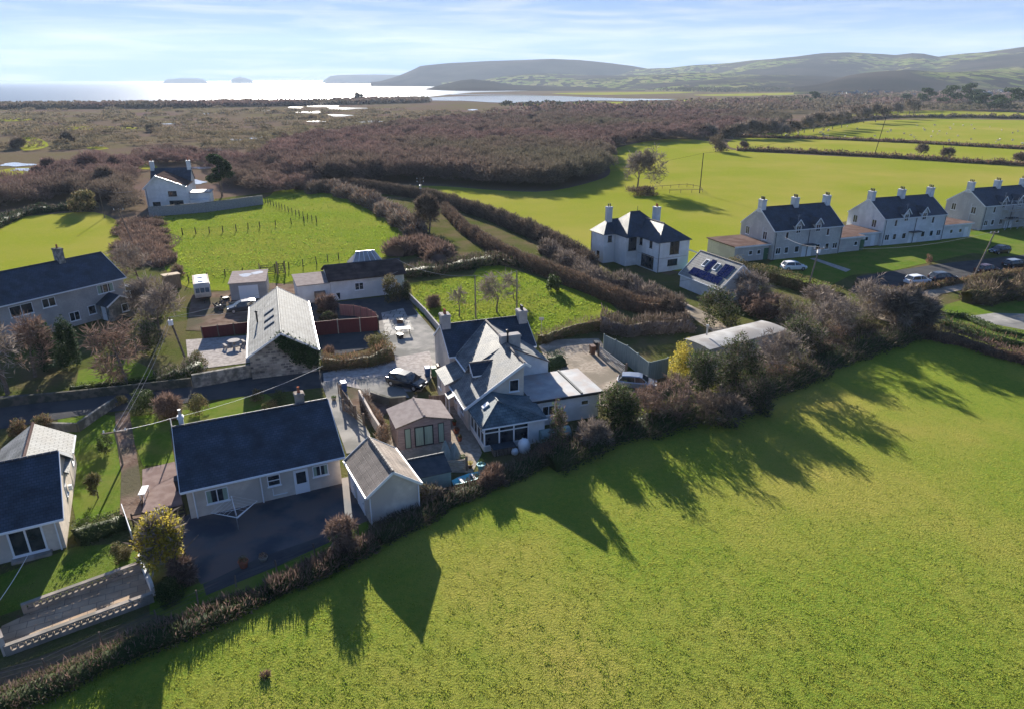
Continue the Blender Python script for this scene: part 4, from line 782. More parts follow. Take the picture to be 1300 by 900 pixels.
# ------------------------------------------------------------------ white villa with hipped roofs
r = thing('villa', (24.36, 111.85, 0), .448, 'white two storey villa with steep hipped slate roofs behind the solar panelled garage', 'house')
ZE = 5.1
a = MB(); a.box(0, 6.4, 0, 13.6, 0, ZE); a.box(-2.4, -.01, 5.9, 13.58, 0, ZE - .01); a.box(-4.66, -2.41, 9.4, 13.56, 0, ZE - .02); a.build('wall', M['white'], r)
def hip(mb, x0, x1, y0, y1, ze, zr, ax, in0, in1=None, o=.3, mid=None):
    x0 -= o; x1 += o; y0 -= o; y1 += o; in1 = in0 if in1 is None else in1
    if ax == 'y':
        xm = (x0 + x1) / 2 if mid is None else mid; A, B = (xm, y0 + in0, zr), (xm, y1 - in1, zr); c = [(x0, y0, ze), (x1, y0, ze), (x1, y1, ze), (x0, y1, ze)]
        mb.slab([c[0], c[1], A], .1); mb.slab([c[1], c[2], B, A], .1); mb.slab([c[2], c[3], B], .1); mb.slab([c[3], c[0], A, B], .1)
    else:
        ym = (y0 + y1) / 2 if mid is None else mid; A, B = (x0 + in0, ym, zr), (x1 - in1, ym, zr); c = [(x0, y0, ze), (x1, y0, ze), (x1, y1, ze), (x0, y1, ze)]
        mb.slab([c[0], c[1], B, A], .1); mb.slab([c[1], c[2], B], .1); mb.slab([c[2], c[3], A, B], .1); mb.slab([c[3], c[0], A], .1)
    return A, B
a = MB(); A, B = hip(a, 0, 6.4, 0, 13.5, ZE, 7.55, 'y', 3.4, 3.4); rr = a.build('wing_roof', M['slate'], r); ridge_tiles(rr, A, B, M['ridge'])
a = MB(); A, B = hip(a, -2.4, 6.38, 5.7, 13.52, ZE + .01, 8.6, 'x', 3.4, 3.9); rr = a.build('main_roof', M['slate'], r); ridge_tiles(rr, A, B, M['ridge_dark'])
a = MB(); A, B = hip(a, -4.66, 0, 9.4, 13.54, ZE + .02, 7.3, 'x', 2.2, 0); rr = a.build('left_roof', M['slate'], r)
a = MB(); a.tube((2.2, 9.6, 8.5), (2.2, 9.6, 9.5), .05, .04, 6); a.build('finial', M['dark_metal'], r)
chimney(r, -2.6, 11.4, 6.0, 9.5, .9, .9, M['white'], 2, 'x', M['dark_metal']); chimney(r, 5.3, 8.2, 6.0, 9.4, .9, 1.2, M['white'], 2, 'y', M['terracotta'])
dm = M['dark_metal']
window(r, (0, 0, 0), 3.3, 2.9, 1.9, 2.1, 2, 1, dm); window(r, (0, 0, 0), 3.1, .95, 2.0, 1.05, 2, 1, dm)
window(r, (0, 5.7, -90), .8, 3.8, .7, 1.2, 1, 1, dm); window(r, (0, 5.7, -90), 3.6, 3.8, .7, 1.2, 1, 1, dm); window(r, (0, 5.7, -90), 2.9, .3, 3.4, 2.2, 3, 1, dm, label='wide dark glazed opening')
window(r, (-2.4, 5.9, 0), 1.3, 2.7, 1.6, 2.3, 2, 1, dm); window(r, (-4.66, 9.4, 0), 1.2, 3.7, .8, 1.1, 1, 1, dm); window(r, (-4.66, 13.56, -90), 2.5, .7, .8, 1.2, 1, 1, M['wood'])
pipe(r, (0, 0, 0), .1, 0, 5, dm); pipe(r, (-4.66, 13.5, -90), .15, 0, 5, dm)
a = MB(); wbox(a, (0, 0, 0), 0, 6.4, .0, .03, 2.3, 2.38); wbox(a, (0, 5.7, -90), 0, 5.7, .0, .03, 2.3, 2.38); a.build('string_course', M['dash'], r)
a = MB(); a.lathe([(1.15, 0), (1.15, 1.3), (1.0, 1.5), (.2, 1.6)], 14, (0, 0, 0)); q = P(863, 352)
tag(a.build('oil_tank', M['cyan_paint'], None, (31.6, 112.2, 0)), 'round blue green tank standing between white villa and solar garage', 'tank')
# glazed lean-to on its right
a = MB(); a.slab([(9.4, .8, 2.2), (9.4, 4.5, 2.2), (6.42, 4.5, 3.4), (6.42, .8, 3.4)], .08); lr = a.build('lean_to_roof', M['flat_felt'], r); a = MB()
for yy in (.85, 4.4): a.box(9.25, 9.37, yy, yy + .1, 0, 2.15)
a.bar((9.3, .8, 2.2), (6.5, .8, 3.35), .06, .2); a.build('post', M['upvc'], lr)

# ------------------------------------------------------------------ garage with solar panels
r, ro = gable_house('garage', 'white garage with solar panels and two skylights on its pale roof', 'garage', 26.32, 103.64, -1.16, 9.4, 7.1, 2.15, 5.3, M['white'], M['pale_sheet'], .2, ridge_m=M['ridge'], gw=M['upvc'])
sl = (5.3 - 2.15) / 3.55
def on_roof(x0, x1, y0, y1, th, m, name, par, zb=0.06):
    z = lambda y: 2.15 + sl * y + zb
    a = MB(); a.hexa([(x0, y0, z(y0)), (x1, y0, z(y0)), (x1, y1, z(y1)), (x0, y1, z(y1)), (x0, y0, z(y0) + th), (x1, y0, z(y0) + th), (x1, y1, z(y1) + th), (x0, y1, z(y1) + th)]); return a.build(name, m, par)
for x0 in (1.5, 3.25, 5.0, 6.75): on_roof(x0, x0 + 1.65, .25, 1.2, .06, M['solar'], 'solar_panel', ro, .1)
for x0, y0 in ((3.7, 1.3), (6.6, 1.3), (7.7, 1.3)): on_roof(x0, x0 + 1.0, y0, y0 + 1.6, .06, M['solar'], 'solar_panel', ro, .1)
for x0 in (2.5, 5.0):
    s = on_roof(x0, x0 + .85, 1.7, 2.7, .1, M['upvc'], 'skylight', ro); on_roof(x0 + .1, x0 + .75, 1.8, 2.6, .015, M['glass'], 'pane', s, .162)

# ------------------------------------------------------------------ the row of three semi-detached pairs
def semi(x, y, t_, L, D, zr, wall, label, scaffold=False):
    r, ro = gable_house('semi_detached_house', label, 'house', x, y, t_, L, D, 5.2, zr, wall, M['slate'], .1, 'pairs of semi detached houses', gw=M['upvc'])
    for u in (.35, L / 2, L - .35): chimney(ro, u, D / 2, zr - .8, zr + 1.5, .9, 1.2, M['white'], 3, 'y', M['dark_metal'])
    sl = (zr - 5.2) / (D / 2)
    for u in (L * .33, L * .62):
        a = MB(); a.box(u - .75, u + .75, -.06, 1.3, 4.9, 6.0); a.poly([(u - .75, -.061, 6.0), (u + .75, -.061, 6.0), (u, -.061, 6.9)]); d = a.build('dormer', wall, r)
        b = MB(); b.slab([(u - .95, 2.3, 5.85), (u - .95, -.3, 5.85), (u, -.3, 7.0), (u, 2.3, 7.0)], .08); b.slab([(u + .95, -.3, 5.85), (u + .95, 2.3, 5.85), (u + .002, 2.3, 7.002), (u + .002, -.3, 7.002)], .08); b.build('dormer_roof', M['slate'], d)
        b = MB(); b.bar((u - .95, -.33, 5.83), (u, -.33, 6.95), .05, .18); b.bar((u + .95, -.33, 5.83), (u, -.33, 6.95), .05, .18); b.build('barge_board', M['upvc'], d)
        window(r, (0, -.06, 0), u, 4.5, 1.0, 1.35, 2, sill=False)
    for u in (L * .18, L * .78): window(r, (0, 0, 0), u, 3.6, .7, 1.3, 1)
    for u, ww in ((L * .08, 1.1), (L * .2, .9), (L * .35, 1.0), (L * .66, 1.0), (L * .8, .9), (L * .92, 1.1)): window(r, (0, 0, 0), u, 1.0, ww, 1.15, 2 if ww > 1 else 1)
    for u in (L * .46, L * .54): door(r, (0, 0, 0), u, .9, 2.0, M['upvc'])
    a = MB(); a.box(L * .42, L * .58, -1.0, 0.02, 2.25, 2.4); a.build('door_canopy', M['felt_dark'], r)
    window(r, (0, D, -90), D * .22, 3.3, 1.1, 1.5, 2); window(r, (0, D, -90), D * .74, 3.2, 1.1, 1.5, 2)
    for u in (.3, L * .5, L - .3): pipe(r, (0, 0, 0), u, 0, 5.0, M['upvc'] if wall is M['dash_grey'] or wall is M['dash'] else M['dark_metal'])
    pipe(r, (0, D, -90), D - 3.0, 0, 5.4)
    a = MB(); a.bar((L * .3, -.2, 6.2), (L * .3, -.2, 7.9), .03, .03); a.bar((L * .3 - .5, -.2, 7.8), (L * .3 + .5, -.2, 7.8), .02, .02); a.bar((L * .3 - .3, -.2, 7.6), (L * .3 + .3, -.2, 7.6), .02, .02); a.build('aerial', M['metal'], r)
    return r
M['dash_l'] = mat('pale_roughcast', (.48, .46, .43), (.56, .54, .50), 3, .9, c3=(.44, .42, .40), s3=.4)
semi(46.7, 120.6, .350, 15.4, 9.4, 8.6, M['dash_l'], 'grey roughcast semi detached pair nearest to the solar garage, white van path in front')
semi(72.05, 132.0, .345, 16.1, 9.2, 8.4, M['white'], 'bright white semi detached pair in the middle of the row of three')
S3 = semi(100.75, 146.6, .35, 16.8, 9.1, 8.2, M['dash_l'], 'grey semi detached pair with scaffolding at the right edge of the photo')
def local(o, x, y, z=0): c_, s_ = math.cos(o.rotation_euler.z), math.sin(o.rotation_euler.z); return Vector((o.location.x + x * c_ - y * s_, o.location.y + x * s_ + y * c_, z))
# scaffold against the third pair
r = thing('scaffold', local(S3, 5.4, -1.6), .35, 'steel scaffold with boarded lifts against the third pair of houses', 'scaffold'); a = MB(); rnd = random.Random(3)
for i in range(7):
    for yy in (0, 1.2): a.tube((i * 1.9, yy, 0), (i * 1.9, yy, 6.6), .04, .04, 5)
for z in (2.0, 4.0, 5.0, 6.0):
    for yy in (0, 1.2): a.tube((-.2, yy, z), (11.6, yy, z), .04, .04, 5)
for i in range(3): a.tube((i * 3.8, 0, 0), (i * 3.8 + 3.8, 0, 4), .035, .035, 5)
a.build('tubes', M['metal'], r); a = MB()
for z in (2.05, 4.05):
    for k in range(4): a.box(-.2, 11.6, .1 + k * .28, .34 + k * .28, z, z + .05)
a.build('boards', M['wood_pale'], r)
# flat roofed outbuildings between them
def flat_out(px_corner, t_, L, D, h, label, wall, wins):
    r = thing('outbuilding', px_corner, t_, label, 'outbuilding', 'flat roofed outbuildings beside the semi detached pairs')
    a = MB(); a.box(0, L, 0, D, 0, h); a.build('wall', wall, r); a = MB(); a.box(-.25, L + .25, -.25, D + .25, h, h + .18); fr_ = a.build('flat_roof', M['brown_flat'], r); a = MB(); a.box(-.29, L + .29, -.31, -.25, h - .1, h + .16); a.build('fascia', M['upvc'], fr_)
    for u in wins: window(r, (0, 0, 0), u, 1.1, .8, .8, 1)
    door(r, (0, 0, 0), wins[-1] + 1.6, .9, 2.0, M['green_plastic'] if wall is M['dash_l'] else M['upvc']); return r
c1 = Vector((46.7, 120.6, 0)); e1 = Vector((math.cos(.35), math.sin(.35), 0)); n1 = Vector((-e1.y, e1.x, 0))
flat_out(c1 - e1 * 7.5 + n1 * .8, .35, 7.45, 8, 2.7, 'flat brown roofed outbuilding on the left of the grey semi detached pair', M['dash_l'], (3.4, 5.2))
flat_out(c1 + e1 * 15.5 + n1 * .3, .35, 5.7, 8, 2.7, 'flat roofed grey outbuilding with green door between grey and white pairs', M['dash_l'], (4.0, ))
c2 = Vector((72.05, 132.0, 0)); flat_out(c2 - e1 * 6.2 + n1 * .6, .345, 6.15, 7, 2.6, 'flat roofed white outbuilding joined to the left of the white pair', M['white'], (1.5, 3.0))
flat_out(c2 + e1 * 16.2 + n1 * .2, .345, 8.0, 7, 2.8, 'long flat roofed white outbuilding on the right of the white pair', M['white'], (2.5, 5.0))

# ------------------------------------------------------------------ flat roofed outbuildings by the barn
def box_out(name, label, cat, fl, frr, D, h, wall, roofm, mono=0.0):
    """front wall between two ground points"""
    d = frr - fl; t_ = math.atan2(d.y, d.x); r = thing(name, (fl.x, fl.y, 0), t_, label, cat); L = d.length
    a = MB(); a.hexa([(0, 0, 0), (L, 0, 0), (L, D, 0), (0, D, 0), (0, 0, h), (L, 0, h), (L, D, h + mono), (0, D, h + mono)]); a.build('wall', wall, r)
    a = MB(); a.hexa([(-.15, -.2, h + .004), (L + .15, -.2, h + .004), (L + .15, D + .15, h + mono + .004), (-.15, D + .15, h + mono + .004), (-.15, -.2, h + .12), (L + .15, -.2, h + .12), (L + .15, D + .15, h + mono + .12), (-.15, D + .15, h + mono + .12)]); ro = a.build('roof', roofm, r)
    return r, ro, L
fl = P(294, 382); d_ = P(339.5, 359.2, 2.5) - P(293.4, 362.5, 2.5)
r, ro, L_ = box_out('garage', 'flat roofed garage with pale up and over door and ponding on the roof', 'garage', fl, fl + Vector((d_.x, d_.y, 0)), 7.0, 2.5, M['dash'], M['felt_tan'])
a = MB(); 
for k in range(5): wbox(a, (0, 0, 0), 1.2, 3.9, .0, .05 + .01 * (k % 2), .02 + k * .42, .02 + (k + 1) * .42)
a.build('garage_door', M['upvc'], r)
a = MB(); a.prism([(2.0 + .9 * math.cos(q_) * (1 + .25 * math.sin(3 * q_)), 4.2 + 1.1 * math.sin(q_)) for q_ in [i * .42 for i in range(15)]], 2.622, 2.626); a.prism([(3.6 + .9 * math.cos(q_), 5.2 + .9 * math.sin(q_) * (1 + .3 * math.sin(2 * q_))) for q_ in [i * .42 for i in range(15)]], 2.622, 2.626); a.build('rain_puddle', M['pool'], ro)
r, ro, L_ = box_out('garden_shed', 'small grey lean to shed at paddock corner among bare shrubs', 'shed', P(212, 368), P(231, 365), 2.2, 2.1, M['wood'], M['wood_pale'], -.25)
# caravan
def caravan():
    q = P(249, 384); r = thing('touring_caravan', (q.x, q.y, 0), R(25), 'cream touring caravan parked beside the flat roofed garage', 'caravan')
    W2, Lc = 2.2, 6.0; a = MB(); prof = [(0, .6), (-.15, 1.1), (0, 2.1), (.35, 2.6), (Lc - .3, 2.6), (Lc, 2.1), (Lc, .6)]
    b = len(a.v); a.v += [(0, y, z) for y, z in prof] + [(W2, y, z) for y, z in prof]; k = len(prof); a.f.append(tuple(range(k))); a.m.append(0); a.f.append(tuple(range(2 * k - 1, k - 1, -1))); a.m.append(0)
    for i in range(k): j = (i + 1) % k; a.f.append((j, i, k + i, k + j)); a.m.append(0)
    a.build('body', M['dash_cream'], r); a = MB(); a.box(.3, W2 - .3, .5, Lc - .5, 2.6, 2.66); a.box(.7, 1.4, 1.2, 1.8, 2.66, 2.78); a.box(.7, 1.4, 3.6, 4.2, 2.66, 2.78); a.build('roof_panel', M['upvc'], r)
    for u in (.2, .85, 1.5):
        a = MB(); a.hexa([(u, -.17, 1.35), (u + .5, -.17, 1.35), (u + .5, -.1, 1.35), (u, -.1, 1.35), (u, -.05, 2.0), (u + .5, -.05, 2.0), (u + .5, .02, 2.0), (u, .02, 2.0)]); a.build('window', M['glass'], r)
    window(r, (0, Lc, -90), 2.5, 1.5, 1.2, .6, 1, m=M['dark_metal'], sill=False); window(r, (W2, 0, 90), 2.2, 1.5, 1.2, .6, 1, m=M['dark_metal'], sill=False)
    for x in (.05, W2 - .05): a = MB(); a.tube((x - .1, 3.2, .33), (x + .1, 3.2, .33), .33, .33, 12); a.build('wheel', M['rubber'], r)
    a = MB(); a.bar((.5, 0, .5), (W2 / 2, -1.2, .5), .08, .1); a.bar((W2 - .5, 0, .5), (W2 / 2, -1.2, .5), .08, .1); a.tube((W2 / 2, -1.2, .5), (W2 / 2, -1.2, 0), .05, .05, 6); a.build('tow_bar', M['dark_metal'], r)
caravan()
# long low barrel-roofed building among the trees
p0, p1 = P(870.5, 429, 2.6), P(966, 406.5, 2.6); pn = P(901.5, 441.4, 2.6); d = p1 - p0; tt = math.atan2(d.y, d.x); wv = (pn - p0).length; Lb = d.length
r = thing('mobile_home', (pn.x, pn.y, 0), tt, 'long low building with pale curved roof and flue, half hidden by trees', 'mobile home')
wv = abs((pn - p0).dot(Vector((-math.sin(tt), math.cos(tt), 0)))) ; a = MB(); a.box(0, Lb, 0, wv, 0, 2.38); a.build('wall', M['dash'], r)
a = MB(); nseg = 10; pr = [(-.15 + (wv + .3) * i / nseg, 2.45 + .14 * math.sin(math.pi * i / nseg)) for i in range(nseg + 1)]
for i in range(nseg): a.hexa([(-.2, pr[i][0], pr[i][1] - .06), (Lb + .2, pr[i][0], pr[i][1] - .06), (Lb + .2, pr[i + 1][0], pr[i + 1][1] - .06), (-.2, pr[i + 1][0], pr[i + 1][1] - .06), (-.2, pr[i][0], pr[i][1]), (Lb + .2, pr[i][0], pr[i][1]), (Lb + .2, pr[i + 1][0], pr[i + 1][1]), (-.2, pr[i + 1][0], pr[i + 1][1])])
a.poly([(-.01, 0, 2.38), (-.01, wv, 2.38)] + [(-.01, p_[0], p_[1] - .05) for p_ in reversed(pr[1:-1])]); ro = a.build('curved_roof', M['white_felt'], r)
a = MB(); a.tube((2.2, wv * .75, 2.8), (2.2, wv * .75, 3.8), .1, .1, 8); a.tube((2.2, wv * .75, 3.8), (2.2, wv * .75, 4.0), .17, .17, 8); a.build('flue', M['metal'], ro)

# ------------------------------------------------------------------ boundary walls and fences
def wall_run(name, label, cat, px, h, th, m, cap=None, world=None, group=None, posts=0, postm=None):
    pts = world or [P(*p) for p in px]; o = pts[0]; r = thing(name, (o.x, o.y, 0), 0, label, cat, group); a = MB(); c = MB()
    for i in range(len(pts) - 1):
        p, q = pts[i] - o, pts[i + 1] - o; d = (q - p); nn = Vector((-d.y, d.x, 0)).normalized() * th / 2; e = d.normalized() * (.001 + .001 * i)
        p = Vector((p.x, p.y, 0)) - e; q = Vector((q.x, q.y, 0)) + e; H_ = h + .003 * i; hz = Vector((0, 0, H_)); a.hexa([p - nn, q - nn, q + nn, p + nn, p - nn + hz, q - nn + hz, q + nn + hz, p + nn + hz])
        if cap: n2 = nn * 1.3; h1, h2 = Vector((0, 0, H_ + .001)), Vector((0, 0, H_ + .07)); c.hexa([p - n2 + h1, q - n2 + h1, q + n2 + h1, p + n2 + h1, p - n2 + h2, q - n2 + h2, q + n2 + h2, p + n2 + h2])
    a.build('panel' if posts else 'wall', m, r)
    if cap: c.build('coping', cap, r)
    if posts:
        for i in range(len(pts) - 1):
            p, q = pts[i] - o, pts[i + 1] - o; n_ = max(1, round((q - p).length / posts))
            for k in range(n_ + (1 if i == len(pts) - 2 else 0)): u = p.lerp(q, k / n_); b = MB(); b.box(u.x - .06, u.x + .06, u.y - .06, u.y + .06, 0, h + .12); b.build('post', postm or M['wood'], r)
    return r
wall_run('stone_wall', 'tall grey block wall round the far house garden, along the paddock top', 'wall', [(190, 276), (262, 270), (334, 260)], 2.3, .35, M['dash_grey'], M['stone_wall'])
wall_run('stone_wall', 'rough stone wall beside the lane joining the barn gable', 'wall', [(246, 492), (322, 478)], 1.5, .4, M['stone_wall'])
wall_run('stone_wall', 'long dark roadside wall below the grey brown house garden', 'wall', [(-40, 522), (40, 512), (100, 506), (200, 495), (244, 490)], .95, .3, M['stone_dark'])
wall_run('board_fence', 'dark red stained fence between the garage yard and the patio table', 'fence', [(258, 430), (318, 423)], 1.5, .05, M['red_fence'], posts=2.2)
wall_run('board_fence', 'bright red curved board fence enclosing the sunken garden beside the barn', 'fence', [(400, 427), (430, 424), (458, 422), (481, 420)], 1.9, .05, M['red_fence'], posts=2.4, postm=M['wood_pale'])
wall_run('board_fence', 'weathered paling fence curving round the back of the sunken garden', 'fence', [(481, 420), (478, 412), (467, 406), (450, 402), (432, 401)], 1.6, .05, M['red_inner'], posts=1.6)
wall_run('garden_wall', 'low kerb wall between the grassy plot and the tarmac yard', 'wall', [(516, 376), (540, 400), (560, 424)], .9, .2, M['dash'])
wall_run('garden_wall', 'pale angled garden wall by the lane with sunlit top, near the left bungalow', 'wall', [(62, 547), (100, 548), (128, 528), (146, 516)], .9, .25, M['stone_wall'])
wall_run('sheet_fence', 'tall grey green sheet fence beside the gravel yard', 'fence', [(766, 447), (795, 462), (822, 484), (846, 478)], 2.2, .06, M['fence_green'], posts=2.5, postm=M['fence_green'])
wall_run('garden_wall', 'curved white rendered garden wall beside the summerhouse', 'wall', [(457, 508), (466, 525), (474, 540), (484, 556)], 1.2, .2, M['dash_cream'])
wall_run('garden_wall', 'stone wall by the drive in front of the summerhouse, bin standing on it', 'wall', [(472, 508), (496, 516), (516, 514)], 1.0, .3, M['stone_wall'])
wall_run('board_fence', 'grey timber screen beside the cottage bins', 'fence', [(546, 520), (566, 518)], 1.5, .06, M['wood'], posts=1.2)
wall_run('garden_wall', 'white end wall at the bottom left corner of the terrace', 'wall', [(-20, 760), (8, 832)], 1.2, .25, M['dash_cream'], M['concrete_o'])
wall_run('garden_wall', 'short white wall closing the right end of the terrace', 'wall', [(180, 718), (196, 756)], 1.0, .2, M['white'])
wall_run('board_fence', 'white panel fence between the left garden and the gravel path', 'fence', [(158, 655), (170, 690)], 1.1, .05, M['upvc'])
# pierced block walls of the terrace
def pierced(label, p, q, h=.72, solid=.28):
    d = q - p; r = thing('pierced_wall', (p.x, p.y, 0), math.atan2(d.y, d.x), label, 'wall', 'pierced block walls of the terrace'); L = d.length; a = MB(); a.box(0, L, -.12, .12, 0, solid); a.box(0, L, -.14, .14, h - .1, h); 
    a.box(0, L * .04, -.121, .121, solid, h - .1); a.box(L * .94, L, -.121, .121, solid, h - .1); a.build('base', M['concrete_o'], r)
    n = int(L * .9 / (h - .1 - solid)); s = L * .9 / n; b = MB(); z0, z1 = solid, h - .1
    for i in range(n):
        x0, x1 = L * .04 + i * s, L * .04 + (i + 1) * s; b.box(x1 - .04, x1 + .02, -.08, .08, z0, z1); b.bar((x0, 0, z0), (x1, 0, z1), .12, .05); b.bar((x0, 0.002, z1), (x1, .002, z0), .124, .05)
        b.tube(((x0 + x1) / 2, -.07, (z0 + z1) / 2), ((x0 + x1) / 2, .07, (z0 + z1) / 2), .11, .11, 8)
    b.build('pierced_blocks', M['concrete_o'], r)
pierced('pierced concrete block wall on the garden side of the terrace', P(30, 779), P(180, 724))
pierced('pierced concrete block wall on the field side of the terrace', P(8, 832), P(196, 763))
# post and rail or wire fences
def post_fence(label, px, step, h, rails=(), m=None, wires=(), name='post_fence', group=None, jit=.05, pr=.06):
    pts = [P(*p) for p in px]; o = pts[0]; r = thing(name, (o.x, o.y, 0), 0, label, 'fence', group); m = m or M['wood']; rr_ = random.Random(len(label)); w_ = MB(); rl = MB(); proto = None
    for i in range(len(pts) - 1):
        p, q = pts[i] - o, pts[i + 1] - o; n = max(1, round((q - p).length / step))
        for k in range(n + (i == len(pts) - 2)):
            u = p.lerp(q, k / n)
            if proto is None: b = MB(); b.tube((0, 0, 0), (0, 0, h), pr, pr * .85, 6); proto = b.build('post', m, r, (u.x, u.y, 0))
            else: c = proto.copy(); C.objects.link(c); c.parent = r; c.location = (u.x, u.y, 0); c.rotation_euler = (rr_.uniform(-jit, jit), rr_.uniform(-jit, jit), 0); c.scale.z = rr_.uniform(.88, 1.08)
        for z in wires: w_.tube((p.x, p.y, z), (q.x, q.y, z), .012, .012, 4)
        for z in rails: rl.bar((p.x, p.y + .002 * i, z), (q.x, q.y + .002 * i, z), .05, .1)
    if wires: w_.build('wire', M['wire_dark'], r)
    if rails: rl.build('rail', m, r)
    return r
post_fence('post and wire fence crossing the middle of the paddock', [(232, 299), (266, 297), (300, 294), (330, 290), (370, 285), (402, 282)], 3.4, 1.5, wires=(.5, .9, 1.2), m=M['wood_dark'], pr=.11)
post_fence('post and wire fence from the far wall slanting down the paddock', [(337, 258), (362, 268), (385, 277), (402, 283)], 2.2, 1.4, wires=(.5, .9), m=M['wood_dark'], pr=.1)
post_fence('post and wire fence behind the caravan and white bungalow', [(240, 360), (286, 352), (332, 350), (367, 343), (402, 336), (430, 330)], 2.8, 1.4, wires=(.5, .9, 1.2), m=M['wood_dark'], pr=.09)
post_fence('wire fence along the bottom hedge of the bungalow garden', [(0, 868), (60, 852), (130, 820), (200, 790), (300, 745), (400, 706), (455, 680)], 3, 1.0, wires=(.4, .7, .95))
post_fence('post and wire fence at the top of the right hand pasture by villa', [(722, 320), (748, 326)], 2.5, 1.2, wires=(.5, 1.0))
post_fence('dark timber post and rail screen beside the near bungalow end', [(170, 668), (212, 660), (236, 655)], 1.6, 1.1, rails=(.3, .6, .95), m=M['wood_dark'])
post_fence('slatted timber fence beside the concrete path, near the bungalow gable', [(430, 500), (440, 515), (450, 530)], 1.6, 1.3, rails=(.25, .5, .75, 1.0, 1.2), m=M['wood'])
post_fence('small timber pen round the pond below the lone hedge tree', [(830, 241), (872, 238), (888, 241), (892, 245), (850, 246)], 3, 1.1, rails=(.9,))
# wooden gates
def gate(label, p, q, h, m, name='field_gate', bars=5):
    d = q - p; L = d.length; r = thing(name, (p.x, p.y, 0), math.atan2(d.y, d.x), label, 'gate'); a = MB()
    for k in range(bars): z = .2 + (h - .3) * k / (bars - 1); a.bar((.1, 0, z), (L - .1, 0, z), .04, .09)
    a.bar((.12, .01, .2), (.12, .01, h), .07, .07); a.bar((L - .12, .01, .2), (L - .12, .01, h), .07, .07); a.bar((.15, .03, .2), (L - .15, .03, h - .1), .04, .07); a.bar((.15, -.03, h - .1), (L - .15, -.03, .2), .04, .07); a.build('gate_leaf', m, r)
    for x in (-.05, L + .05): b = MB(); b.box(x - .09, x + .09, -.09, .09, 0, h + .3); b.build('post', M['wood'], r)
    return r
gate('dark wooden field gate into the paddock behind the flat garage', P(331, 350), P(352, 348.5), 1.7, M['wood_dark']); gate('narrow wooden gate at the paddock fence', P(353.5, 349), P(362, 348), 1.9, M['wood_dark'])
gate('galvanised field gate standing open beside the gravel yard', P(760, 452), P(794, 478), 1.3, M['metal'], bars=6); gate('pale slatted garden gate on patio beside small dark shed', P(561, 599), P(592, 597), 1.1, M['wood_pale'])
gate('brown slatted gate at the top of the concrete path', P(434, 505), P(452, 532), 1.2, M['wood_dark'], 'garden_gate'); gate('grey steel gate across the lane garden near the hedge', P(437, 522), P(462, 540), 1.0, M['wood'], 'garden_gate', 3)

